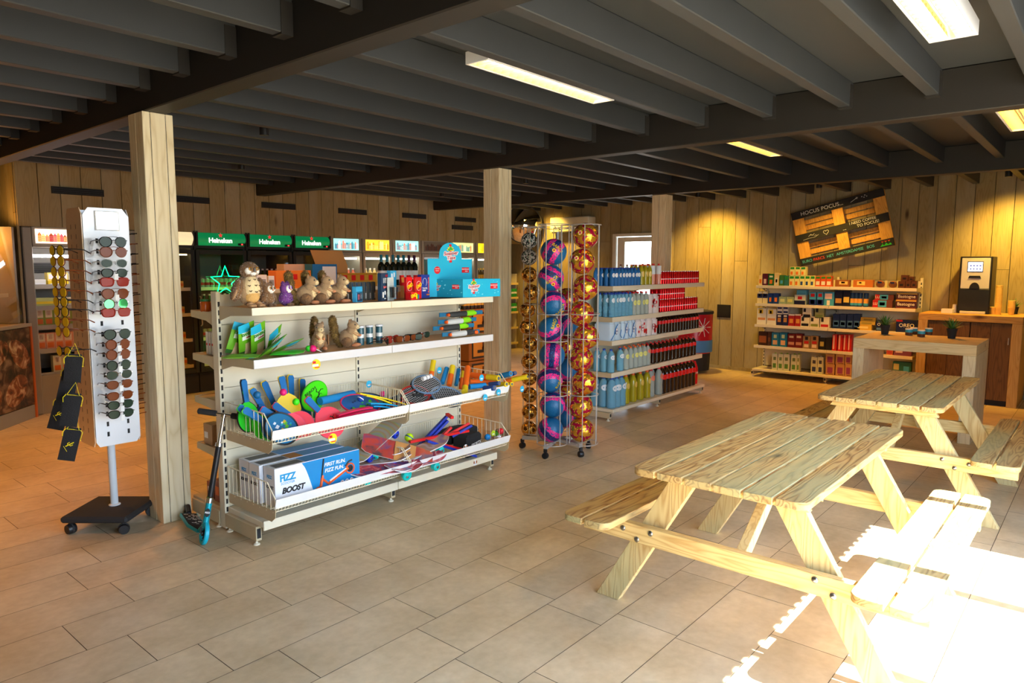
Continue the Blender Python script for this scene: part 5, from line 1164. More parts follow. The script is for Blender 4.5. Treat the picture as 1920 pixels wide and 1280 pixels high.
# tray: front face A1-A2 and left face A0-A1, plus rear walls
W3 = A2+(A0-A1)
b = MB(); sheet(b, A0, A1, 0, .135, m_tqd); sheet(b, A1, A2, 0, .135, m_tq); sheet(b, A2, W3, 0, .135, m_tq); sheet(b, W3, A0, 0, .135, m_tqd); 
b.add([(A0.x, A0.y, .002), (A1.x, A1.y, .002), (A2.x, A2.y, .002), (W3.x, W3.y, .002)], [[0, 1, 2, 3]], m_tq); tray = b.build('tray', t)
def frame_on(p, q, u, z, off=.0015):
    d = (q-p).normalized(); n = Vector((d.y, -d.x)); c = p+(q-p)*u+n*off
    return Matrix(((d.x, 0, n.x, c.x), (d.y, 0, n.y, c.y), (0, 1, 0, z), (0, 0, 0, 1)))
m_txr = C('text crimson', 190, 24, 40)
def st_logo(par, Mx, s):
    b = MB(); b.T = Mx @ Matrix.Scale(s, 4)
    b.prism([(-.012, -.055), (.012, -.055), (.008, .075), (-.012, .075)], .0006, m_red, 'XY'); 
    P = [((.036 if i % 2 else .026)*cos(pi*i/12), .028+(.036 if i % 2 else .026)*sin(pi*i/12)) for i in range(13)]; b.prism(P, .0008, m_yel, 'XY', y0=.0004)
    for (x, y, a) in ((-.012, .036, .3), (.010, .04, -.3), (0, .048, 0)): b.sph((x, y, .0018), (.013, .009, .001), C('lime print', 60, 170, 50), 12, 5)
    b.build('sun_print', par)
    for dx, mm, bo_, z in ((0, m_wht, .0055, .002), (0, m_txr, .0005, .0028)):
        textmesh('Summer', .036, mm, 'lettering', par, Mx @ Matrix.Scale(s, 4) @ Matrix.Translation((0, .010, z)) @ Matrix.Rotation(.08, 4, 'Z'), bold=bo_, shear=.2); textmesh('Time', .036, mm, 'lettering', par, Mx @ Matrix.Scale(s, 4) @ Matrix.Translation((.002, -.022, z)) @ Matrix.Rotation(.08, 4, 'Z'), bold=bo_, shear=.2)
def wg(par, Mx, s=1):
    b = MB(); b.T = Mx; b.box(-.034*s, .034*s, -.02*s, .02*s, 0, .001, m_red); b.build('red_label', par)
    textmesh('WATERGUN', .0125*s, m_wht, 'lettering', par, Mx @ Matrix.Translation((0, .006*s, .0016)), bold=.0003); textmesh('30CM', .010*s, m_wht, 'lettering', par, Mx @ Matrix.Translation((.008*s, -.009*s, .0016)), bold=.0003)
st_logo(tray, frame_on(A1, A2, .28, .072), .85); wg(tray, frame_on(A1, A2, .82, .08)); st_logo(tray, frame_on(A0, A1, .22, .072), .7); wg(tray, frame_on(A0, A1, .8, .078), .8)
R = random.Random(8)
for (p, q) in ((A0, A1), (A1, A2)):
    b = MB(); b.T = frame_on(p, q, .5, .07, .0008)
    L_ = (q-p).length
    for i in range(14): x, y = R.uniform(-L_*.46, L_*.46), R.uniform(-.06, .06); r_ = R.uniform(.003, .009); b.prism([(x-r_, y), (x, y-r_*.5), (x+r_, y+r_*.3), (x+r_*.2, y+r_)], .0003, m_tql, 'XY')
    b.build('pattern_print', tray)
B0 = A0+(A1-A0)*.12+(W3-A0)*.18; B1 = B0+(A2-A1).normalized()*.0
bp0 = Vector((X(806, 3.84, 500), 3.86)); bp1 = Vector((X(885, 3.80, 500), 3.80))
b = MB(); L_ = (bp1-bp0).length; b.T = frame_on(bp0, bp1, 0, 0, 0)
P = [(0, .002), (L_, .002), (L_, .285), (L_*.76, .285)]+[(L_*.5+L_*.25*cos(pi*i/12), .32+.085*sin(pi*i/12)) for i in range(13)]+[(L_*.24, .285), (0, .285)]
b.prism(P, .004, m_tq, 'XY', y0=-.004); back = b.build('header_card', t)
st_logo(back, frame_on(bp0, bp1, .5, .315), 1.05); wg(back, frame_on(bp0, bp1, .84, .20)); 
b = MB(); b.T = frame_on(bp0, bp1, .2, .20, .0004); b.prism([((.030 if i % 2 else .026)*cos(pi*i/18), (.030 if i % 2 else .026)*sin(pi*i/18)) for i in range(36)], .0008, m_red, 'XY'); b.build('round_seal', back); textmesh('WATER', .011, m_wht, 'lettering', back, frame_on(bp0, bp1, .2, .21, .0018)); textmesh('PARTY', .011, m_wht, 'lettering', back, frame_on(bp0, bp1, .2, .195, .0018))
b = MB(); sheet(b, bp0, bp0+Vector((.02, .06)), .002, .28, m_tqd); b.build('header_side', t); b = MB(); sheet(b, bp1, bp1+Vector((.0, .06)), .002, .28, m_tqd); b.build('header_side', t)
# ================================================================== second shelf
def pouchpack(x, y, z, rot, lab, cols, grp='dog snack bags', w=.13, h=.19):
    b = MB(); n = 8; vs = []
    for s in (-1, 1):
        for a in range(n+1):
            for q in range(7):
                u, v = q/6*2-1, a/n*2-1; e_ = max(0, (1-u**4)*(1-v**4)); vs.append((u*w/2, s*(.001+.010*e_*(1+.3*mnoise(Vector((u*3, v*3, s+x*9))))), v*h/2))
    fs = []; k = 7*(n+1)
    for s in range(2):
        for a in range(n):
            for q in range(6): i = s*k+a*7+q; fs.append([i, i+1, i+8, i+7])
    rim = list(range(7))+[a*7+6 for a in range(1, n+1)]+[n*7+q for q in range(5, -1, -1)]+[a*7 for a in range(n-1, 0, -1)]
    for j in range(len(rim)): a, c = rim[j], rim[(j+1) % len(rim)]; fs.append([a, c, c+k, a+k])
    m0 = cols[0]; b.add(vs, fs, m0); 
    # zoned print: recolour faces by height on the front
    c = [0]*len(fs); b.mats = list(dict.fromkeys(cols)); 
    for i, f in enumerate(fs):
        cz = sum(vs[j][2] for j in f)/len(f)/h+.5; cx = sum(vs[j][0] for j in f)/len(f)/w
        front = i < 6*n
        mm = cols[1] if cz > .78 and cx < .1 else cols[0] if cz > .78 else (cols[2] if (.5 < cz < .74 and abs(cx) < .36) else (cols[3] if cz < .42 and cx > -.2 and cx < .35 else cols[0] if cz > .15 else cols[4]))
        if not front: mm = cols[0]
        b.m[i] = b.mats.index(mm)
    o = b.build('snack_bag'); o.location = (x, y, z); o.rotation_euler = rot; tag(o, lab, 'snack bag', grp)
    textmesh('DANERO', .024, C('snack text green', 70, 150, 40), 'lettering', o, fr_y(0, -.0135, .035), bold=.0012); textmesh('actiestick', .014, m_txr, 'lettering', o, fr_y(.012, -.0135, .014), bold=.0004)
    return o
G_ = [C('snack green', 110, 180, 30), C('snack sky', 40, 180, 215), C('snack white', 235, 240, 225), C('snack cream', 225, 190, 140), C('snack dark', 40, 90, 30)]
G2 = [C('bright green', 50, 200, 40), C('bright green', 50, 200, 40), C('snack white', 235, 240, 225), m_yel, C('snack dark', 40, 90, 30)]
yb = 3.86
pouchpack(X(447, 3.93, 630), 3.93, Z2+.098, (.18, .25, .2), 'green dog snack bag leaning at the far left, behind the others', G_)
pouchpack(X(462, 3.89, 630), 3.89, Z2+.100, (.22, -.22, .3), 'tall green and blue dog snack bag, second from the left', G_)
pouchpack(X(484, 3.86, 635), 3.86, Z2+.096, (.25, -.28, .35), 'green and blue dog snack bag with white oval, third from the left', G_)
pouchpack(X(513, 3.83, 640), 3.83, Z2+.078, (.5, -.45, .4), 'green and blue dog snack bag leaning back behind the lying ones', G_)
pouchpack(X(510, 3.74, 665), 3.74, Z2+.055, (.95, -.35, .5), 'dog snack bag lying tilted across the pile', G_)
pouchpack(X(455, 3.74, 678), 3.75, Z2+.016, (pi/2, .0, .9), 'flat dog snack bag lying at the shelf edge, far left', G_)
pouchpack(X(541, 3.80, 660), 3.82, Z2+.040, (1.15, -.15, .35), 'dog snack bag lying at the right end of the pile', G_)
pouchpack(X(540, 3.70, 668), 3.70, Z2+.017, (pi/2-.06, 0, .9), 'bright green snack bag lying flat at the front shelf edge', G2)
t = thing('toy_ball', 'small pink and green dog ball with a white cord on the second shelf', 'ball', (X(587, 3.71, 660), 3.71, Z2+.024)); MB().sph((0, 0, 0), .022, C('hot pink', 240, 30, 120), 16, 12).build('pink_half', t); MB().sph((-.018, .02, .0), .019, C('bright green', 50, 200, 40), 16, 12).build('green_half', t); MB().tube([(.012, -.018, -.005), (.03, -.03, -.016), (.045, -.02, -.022)], .0025, m_wht, 6).build('cord', t)
for i, px in enumerate((676, 693, 711)):
    t = thing('clear_tub', 'clear round tub with a dark printed card inside, %s of three' % ('left', 'middle', 'right')[i], 'tub', (X(px, 3.80, 640), 3.80, Z2+.001), 0, 'clear tubs')
    MB().lathe([(.023, .002), (.023, .115)], C('tub teal', 40, 95, 110), 16).build('inner_card', t); MB().lathe([(.0235, .05), (.0235, .075)], m_wht, 16, cap=False).build('white_label', t); MB().lathe([(.026, 0), (.026, .122)], m_gl, 20).build('tub_wall', t); MB().lathe([(.027, .118), (.027, .13)], C('lid pale', 215, 220, 225, .2), 20).build('lid', t)
GK = [(737, 3.76, .3, 'red', 'r'), (728, 3.70, .9, 'black', 'g'), (757, 3.72, .1, 'tort', 'b'), (769, 3.74, .2, 'black', 'b'), (776, 3.76, -.3, 'black', 'g'), (787, 3.78, .4, 'tort', 'b'), (795, 3.82, .1, 'black', 'g')]
for i, (px, y, rz, a, c) in enumerate(GK):
    key = (a, c, 'sq')
    if key not in protos: o = protos[key] = sunglasses(a, c, 'sq', 'x', 'sunglasses lying on the second shelf')
    else: o = dup(protos[key])
    o['label'] = '%s wide sunglasses lying on the second shelf, %s of the row from the left' % (fn_[a], ordn[i].replace('top', 'first')); o['group'] = 'sunglasses lying on the second shelf'; o.location = (X(px, y, 645), y, Z2+.025); o.rotation_euler = (0, 0, rz)
def blaster(i, px0, px1, y, z, rz, cols, lab):
    xa = X(px0, y, 620); xb = X(px1, y, 620); L_ = abs(xb-xa); t = thing('water_gun', lab, 'water gun', ((xa+xb)/2, y, z), rz, 'water guns on the second shelf')
    b = MB(); b.box(-L_*.52, L_*.5, .005, .012, -.012, .018, C('card blue', 30, 110, 150)); b.build('backing_card', t)
    b = MB(); b.tube([(-L_*.34, -.01, 0), (-L_*.28, -.01, 0), (.02, -.01, .002)], [.014, .021, .022], cols[0], 12); b.build('barrel', t)
    MB().tube([(-L_*.38, -.01, 0), (-L_*.34, -.01, 0)], [.011, .013], C('muzzle orange', 250, 100, 20), 12).build('nozzle', t)
    b = MB(); b.tube([(.02, -.01, .002), (L_*.22, -.01, .006), (L_*.3, -.01, .0)], [.018, .023, .010], cols[1], 10); b.tube([(L_*.02, -.012, .0), (L_*.1, -.014, .014), (L_*.25, -.01, .012)], [.010, .013, .009], cols[1], 8); b.build('grip', t)
    if i == 3: MB().sph((L_*.36, -.01, 0), (.022, .014, .015), C('muzzle orange', 250, 100, 20), 12, 8).build('orange_knob', t)
lime = C('lime plastic', 140, 225, 30, .35); dgy = C('dark grey plastic', 60, 62, 62, .35); lgy = C('light grey plastic', 200, 205, 205, .35)
blaster(0, 828, 905, 3.76, Z2+.165, -.02, (dgy, lime), 'topmost lime and dark grey water gun in the stack of four'); blaster(1, 824, 895, 3.74, Z2+.115, .02, (lgy, lime), 'second lime water gun from the top of the stack'); blaster(2, 815, 890, 3.75, Z2+.07, 0, (dgy, lime), 'third water gun of the stack with a small lime grip'); blaster(3, 832, 900, 3.70, Z2+.025, 0, (lgy, dgy), 'lowest water gun, pale grey with an orange knob')
# yellow hanging price discs on the shelf lips
def disc(px, py, y, lab, cols=None, r=.030):
    P = gy(px, py, y); t = thing('hang_tag', lab, 'tag', P); m = (cols or [m_yel])[0]
    MB().prism([(r*cos(2*pi*i/24), r*.0+r*sin(2*pi*i/24)*1.05) for i in range(24)], .0012, m, 'XZ').build('disc', t)
    b = MB()
    if not cols: b.box(-r*.8, -r*.1, -.0006, .0004, r*.2, r*.7, m_red); b.box(-r*.9, r*.5, -.0006, .0004, -r*.4, r*.05, m_wht); b.box(-r*.4, r*.7, -.0006, .0004, -r*.7, -r*.5, m_red)
    else: b.box(-r*.5, r*.5, -.0006, .0004, -r*.5, -r*.1, m_wht)
    b.build('print', t)
disc(593, 683, 3.641, 'round yellow and red tag stuck under the second shelf lip'); disc(624, 822, 3.49, 'round yellow and red tag hanging under the upper basket')
disc(690, 500+1, 3.62, 'x') if False else None
# ================================================================== upper basket: bats, rackets, foam shooters
FZ = .63
m_hb = C('handle blue foam', 30, 110, 175, .8); m_org2 = C('foam orange', 250, 110, 15, .7); m_yf = C('foam yellow', 240, 205, 20, .7); m_bf = C('foam blue', 25, 140, 205, .7); m_nf = C('foam navy', 40, 80, 150, .7)
def outline_paddle(r, hl, hw, n=24, a0=.55):
    P = []
    for i in range(n+1): a = pi/2+a0+(2*pi-2*a0)*i/n; P.append((r*cos(a), r*sin(a)*1.05))
    P += [(hw*.75, r*1.12), (hw*.8, r+hl*.5), (hw, r+hl*.9), (hw*.7, r+hl), (-hw*.7, r+hl), (-hw, r+hl*.9), (-hw*.8, r+hl*.5), (-hw*.75, r*1.12)]
    return P
def figure(b, x, z, s, m, y, f=1):
    """little leaping player silhouette"""
    T = b.T.copy(); b.T = T @ Matrix.Translation((x, y, z)) @ Matrix.Scale(s, 4)
    b.sph((f*.1, 0, .62), (.12, .004, .13), m, 10, 5)
    for pts, w in ((((0, .5), (-.05*f, .1)), .11), (((0, .45), (.35*f, .7)), .05), (((0, .45), (-.3*f, .3), (-.45*f, .55)), .045), (((-.05*f, .1), (.3*f, -.1), (.25*f, -.5)), .07), (((-.05*f, .1), (-.35*f, -.2), (-.65*f, -.1)), .07)):
        b.tube([(p[0], 0, p[1]) for p in pts], w*.8, m, 4)
    b.T = T
def paddle(px, py, y, rot, blade, rim, lab, r=.095, hl=.12, txt=None, figs=True, hcol=None, grp='beach bats'):
    P = gy(px, py, y); t = thing('beach_bat', lab, 'bat', P, 0, grp); t.rotation_euler = rot
    out = outline_paddle(r, hl, .024); b = MB(); b.prism(out, .008, rim, 'XZ', y0=-.001); b.prism([(x*.95, z*.955) for x, z in outline_paddle(r, hl*.6, .022)], .0006, blade, 'XZ', y0=-.0018); bl = b.build('blade', t)
    h = MB(); h.prism([(-.017, r*1.05), (.017, r*1.05), (.019, r+hl*.5), (.022, r+hl*.88), (.014, r+hl*.97), (-.014, r+hl*.97), (-.022, r+hl*.88), (-.019, r+hl*.5)], .016, hcol or m_hb, 'XZ', y0=-.006); h.build('handle', t)
    if figs:
        f = MB(); figure(f, -.03, -.02, .055, m_blk, -.0025); figure(f, .035, -.0, .04, m_blk, -.0025, -1); f.build('figure_print', bl)
    if txt:
        for s, sz, x, z, ro in txt: textmesh(s, sz, m_blk, 'lettering', bl, fr_y(x, -.003, z, ro), bold=.0008)
    return t
gb = C('bat lime green', 70, 225, 20, .4); rb = C('bat hot red', 245, 30, 60, .4); yb_ = C('bat yellow', 235, 200, 20, .4); pk = C('rim pink', 235, 40, 90)
o = paddle(590, 742, 3.84, (-.25, pi-.45, 0), gb, C('rim green', 60, 190, 20), 'lime green beach bat with black figures and BEACH ball lettering', .100, .06, [('BEACH', .028, .03, -.045, pi+.35), ('ball', .03, .045, -.018, pi+.35)])
o.rotation_euler = (-.25, pi-.25, 0)
paddle(619, 792, 3.66, (-.35, -.62, .1), rb, C('rim red', 235, 30, 60), 'hot red beach bat with black figures and a blue handle', .098, .12)
paddle(541, 765, 3.82, (-.2, -.1, 0), yb_, m_yel, 'yellow beach bat standing behind the pink ball', .085, .12, None, False)
paddle(508, 790, 3.86, (-.2, -.42, .1), m_hb, C('rim yellow', 240, 200, 20), 'blue beach bat with yellow rim, handle leaning left', .08, .16, None, False)
paddle(524, 782, 3.92, (-.2, -.30, .1), m_hb, C('rim yellow', 240, 200, 20), 'blue beach bat with yellow rim right behind the leaning one', .08, .17, None, False)
paddle(548, 775, 3.93, (-.2, .14, .1), m_hb, C('rim yellow', 240, 200, 20), 'tall blue beach bat with yellow rim against the back panel', .08, .17, None, False)
paddle(566, 775, 3.94, (-.2, .22, .1), m_hb, C('rim yellow', 240, 200, 20), 'blue beach bat with yellow rim behind the green one', .08, .15, None, False)
paddle(500, 800, 3.70, (-.5, -.72, .2), gb, gb, 'blue and green striped bat bundle leaning left behind the net racket', .08, .12, None, False)
paddle(515, 803, 3.64, (-.5, -.8, .2), m_hb, gb, 'blue bat with a green rim in the middle of the bundle', .08, .13, None, False)
paddle(548, 800, 3.62, (-.5, -.85, .2), rb, pk, 'red bat with blue handle and pink rim, left of the red beach bat', .08, .13, None, False)
paddle(566, 795, 3.68, (-.5, -.75, .2), rb, pk, 'second red bat with pink rim behind the net racket', .08, .13, None, False)
paddle(466, 782, 3.80, (-.15, .02, .3), C('racket green', 50, 215, 50, .4), m_black, 'round green velcro bat with twin blue handles, far left of the basket', .085, .14, None, False)
paddle(490, 790, 3.86, (-.1, .1, .3), C('racket navy', 25, 60, 120, .4), m_black, 'round navy bat beside the green one behind the wire end', .085, .02, None, False)
def netracket(px, py, y, rot, rim, face, lab, r=.1, sx=1.0):
    P = gy(px, py, y); t = thing('net_racket', lab, 'racket', P, 0, 'net rackets'); t.rotation_euler = rot
    b = MB(); b.tube([(r*sx*cos(a*pi/16), 0, r*sin(a*pi/16)) for a in range(32)], .006, rim, 8, closed=True); b.build('rim', t)
    f = MB(); f.prism([(r*sx*.96*cos(a*pi/16), r*.96*sin(a*pi/16)) for a in range(32)], .003, face[0], 'XZ', y0=-.001)
    R = random.Random(int(px)); 
    for i in range(16):
        a, q = R.uniform(0, 6.28), R.uniform(.1, .75)*r; s = R.uniform(.006, .02); x, z = q*sx*cos(a), q*sin(a); f.prism([(x-s, z), (x, z-s*.6), (x+s, z+s*.3), (x+s*.2, z+s)], .001, face[1+i % (len(face)-1)], 'XZ', y0=-.002)
    f.build('net_face', t); return t
netracket(528, 803, 3.57, (-.55, 0, .1), m_black, [C('net blue', 20, 110, 160), C('fish yellow', 215, 180, 40), C('fish green', 90, 190, 50), C('fish teal', 30, 170, 190), m_wht], 'round black-rimmed net racket with yellow and green fish print', .098, 1.1)
netracket(676, 757, 3.72, (-1.15, 0, 0), pk, [C('net blue2', 30, 110, 190), gb, gb, C('net dark', 20, 60, 120)], 'pink-rimmed blue net racket lying on the pile', .115, 1.2)
netracket(690, 752, 3.76, (-1.2, 0, 0), m_black, [C('net blue3', 40, 120, 190), gb, m_bf], 'black-rimmed blue and green net racket lying above the pink one', .11, 1.2)
def simple_ball(px, py, y, r, m, lab, m2=None):
    P = gy(px, py, y); o = MB(); o.sph((0, 0, 0), r, m, 18, 12); 
    if m2: o.T = Matrix.Rotation(.7, 4, 'Y'); o.lathe([(r*1.004, -r*.12), (r*1.012, 0), (r*1.004, r*.12)], m2, 18, cap=False)
    o = o.build('toy_ball'); o.location = P; return tag(o, lab, 'ball')
simple_ball(531, 735, 3.70, .021, C('hot pink', 240, 30, 120), 'small hot pink ball in the bag above the bats'); simple_ball(555, 753, 3.60, .021, gb, 'small lime green ball against the red bat handle'); simple_ball(482, 740, 3.75, .022, C('ball petrol', 20, 100, 150), 'small petrol blue ball at the left of the basket'); simple_ball(676, 747, 3.66, .022, C('ball dark blue', 20, 70, 160), 'small blue ball with a white seam on the net racket', m_wht); simple_ball(717, 738, 3.80, .02, C('hot pink', 240, 30, 120), 'small pink ball in the clear bag in the middle of the upper basket')
def bar(name, p0, p1, w, h, m, lab, cat, grp=None, bend=0, ends=None):
    c = (p0+p1)/2; d = p1-p0; o = MB(); n = 6; pts = []
    for i in range(n+1): u = i/n; q = p0+d*u-c+Vector((0, 0, bend*sin(pi*u))); pts.append(q)
    vs = []; dn = d.normalized(); u_ = dn.cross(Vector((0, 0, 1))).normalized(); v_ = u_.cross(dn)
    for q in pts:
        for a_, b_ in ((-w/2, -h/2), (w/2, -h/2), (w/2, h/2), (-w/2, h/2)): vs.append(q+u_*a_+v_*b_)
    fs = [[0, 1, 2, 3], [4*n+3, 4*n+2, 4*n+1, 4*n]]
    for i in range(n): 
        for j in range(4): fs.append([i*4+j, i*4+(j+1) % 4, i*4+4+(j+1) % 4, i*4+4+j])
    o.add(vs, fs, m); o = o.build(name, bevel=.002); o.location = c; return tag(o, lab, cat, grp)
for i, (a, b_, m, l) in enumerate((((672, 737), (758, 757), m_yel, 'upper yellow bat rim lying across the pile'), ((684, 741), (732, 756), m_yel, 'lower yellow bat rim lying across the pile'), ((692, 756), (742, 760), C('sky handle', 20, 170, 230), 'upper sky blue bat handle in the pile'), ((698, 761), (738, 766), C('sky handle', 20, 170, 230), 'lower sky blue bat handle in the pile'), ((632, 778), (696, 763), C('hot rose', 240, 20, 90), 'upper hot pink bat lying flat'), ((634, 783), (704, 768), C('hot rose', 240, 20, 90), 'lower hot pink bat at the lip of the basket'))):
    bar('bat_edge', gy(*a, 3.66-.015*i), gy(*b_, 3.64-.015*i), .045, .009, m, l, 'bat', 'bats lying flat in the basket', .006)
def foam(p0, p1, r, m1, m2, split, lab, end=True):
    c = (p0+p1)/2; t = thing('foam_shooter', lab, 'foam shooter', c, 0, 'foam water shooters'); d = p1-p0
    MB().tube([p0-c, p0+d*split-c], r, m1, 16).build('foam_body', t); MB().tube([p0+d*split-c, p1-c], r*1.01, m2, 16).build('foam_end', t)
    if end: e = d.normalized(); MB().tube([p1-c, p1-c+e*.002], r*.62, C('nozzle grey', 95, 100, 100, .6), 14).build('nozzle', t)
    return t
F = lambda a, y: gy(a[0], a[1], y)
foam(F((600, 752), 3.80), F((662, 738), 3.86), .026, m_bf, m_bf, .6, 'blue foam shooter lying behind the green bat', False)
foam(F((806, 718), 3.90), F((813, 676), 3.95), .020, m_org2, m_yf, .5, 'orange and yellow foam shooter standing leftmost at the back', False)
foam(F((829, 718), 3.88), F((838, 690), 3.93), .019, m_bf, m_bf, .5, 'light blue foam shooter standing beside the leftmost orange one', False)
foam(F((842, 722), 3.82), F((849, 686), 3.88), .021, m_org2, m_yf, .55, 'orange foam shooter with yellow top in the middle', False)
foam(F((855, 722), 3.84), F((860, 692), 3.90), .015, m_bf, m_bf, .5, 'slim blue foam shooter between two orange ones', False)
foam(F((863, 728), 3.80), F((868, 696), 3.86), .013, m_org2, m_yf, .6, 'slim orange foam shooter right of the blue one', False)
foam(F((877, 689), 3.78), F((871, 734), 3.58), .023, m_org2, m_yf, .82, 'tall orange foam shooter leaning at the front, yellow foot', False)
foam(F((884, 703), 3.80), F((935, 709), 3.52), .023, m_org2, m_yf, .6, 'orange foam shooter pointing right with a yellow muzzle, highest of the pile')
foam(F((882, 715), 3.75), F((930, 716), 3.62), .018, m_org2, m_org2, .6, 'orange foam shooter lying below the highest one')
foam(F((925, 708), 3.70), F((958, 700), 3.50), .020, m_bf, m_bf, .6, 'light blue foam shooter sticking out toward the ball rack')
foam(F((945, 705), 3.76), F((966, 699), 3.60), .016, m_nf, m_nf, .6, 'navy foam shooter end behind the light blue one')
foam(F((946, 715), 3.60), F((989, 706), 3.42), .019, m_org2, m_yf, .35, 'orange foam shooter with long yellow end, farthest right')
foam(F((880, 725), 3.62), F((910, 722), 3.58), .020, m_bf, m_bf, .6, 'light blue foam shooter lying at the basket lip', False)
foam(F((908, 728), 3.56), F((927, 727), 3.46), .020, m_nf, m_nf, .5, 'navy foam shooter with dark nozzle at the basket lip')
foam(F((918, 720), 3.60), F((936, 718), 3.50), .016, m_nf, m_nf, .5, 'small navy foam shooter above the one at the lip')
foam(F((934, 721), 3.56), F((950, 720), 3.46), .019, m_yf, m_yf, .5, 'yellow foam shooter end, left of a matching pair'); foam(F((944, 721), 3.58), F((960, 720), 3.48), .016, m_yf, m_yf, .5, 'yellow foam shooter end, right of a matching pair')
for i, (x, y) in enumerate(((979, 729), (935, 735), (910, 745), (903, 708), (824, 694), (692, 720))):
    disc(x, y, 3.465 if i < 3 else (3.55 if i == 3 else 3.88), 'round light blue barcode tag, %s' % ('rightmost, hanging from the foam shooters', 'second from the right at the basket lip', 'below the basket lip', 'on the orange foam shooters', 'between the standing foam shooters', 'against the back near the middle upright')[i], [C('tag blue', 50, 180, 220)], .024)
# badminton rackets in black covers
def racket(px, py, y, rot, lab, L_=.42, col=None):
    P = gy(px, py, y); t = thing('badminton_racket', lab, 'racket', P, 0, 'rackets'); t.rotation_euler = rot
    f = MB(); f.tube([(.12*cos(a*pi/16), .092*sin(a*pi/16), 0) for a in range(32)], .007, col or C('racket blue grey', 110, 140, 170, .3), 8, closed=True); f.build('racket_frame', t)
    s = MB()
    for k in range(-6, 7): x = k*.017; q = .09*sqrt(max(0, 1-(x/.12)**2)); s.tube([(x, -q, 0), (x, q, 0)], .0008, m_wht, 4)
    for k in range(-4, 5): y_ = k*.018; q = .118*sqrt(max(0, 1-(y_/.092)**2)); s.tube([(-q, y_, .001), (q, y_, .001)], .0008, m_wht, 4)
    s.build('strings', t); MB().tube([(-.12, 0, 0), (-.12-L_*.35, 0, 0)], .005, C('racket red', 170, 40, 30, .3), 8).build('shaft', t); MB().tube([(-.12-L_*.35, 0, 0), (-.12-L_*.75, 0, 0)], .014, m_blackm, 10).build('grip', t)
    c = MB(); c.prism([(.132*cos(a*pi/16), .104*sin(a*pi/16)) for a in range(32)], .012, m_blackm, 'XY', y0=-.022); c.build('cover', t); return t
racket(800, 720, 3.74, (.55, -.16, .1), 'black covered racket with a pale print, lying highest in the pile'); racket(778, 740, 3.70, (.5, -.17, .15), 'long racket with red shaft lying under the top one', .5, C('racket red', 170, 40, 30, .3)); racket(838, 741, 3.62, (.6, .1, -.3), 'racket lying at the basket lip right of the pile', .2)
racket(750, 755, 3.76, (.25, -.1, .3), 'dark racket lying lowest on the basket floor', .4)
t = thing('shuttlecock_tube', 'clear tube of white shuttlecocks lying on the top racket', 'tube', gy(800, 709, 3.68)); MB().tube([(-.04, 0, -.0), (.045, 0, .012)], .016, m_wht, 14).build('tube_body', t); b = MB(); b.tube([(-.012, 0, .004), (-.008, 0, .0045)], .0165, m_blk, 14).tube([(.018, 0, .008), (.022, 0, .0085)], .0165, m_blk, 14); b.build('dark_band', t)
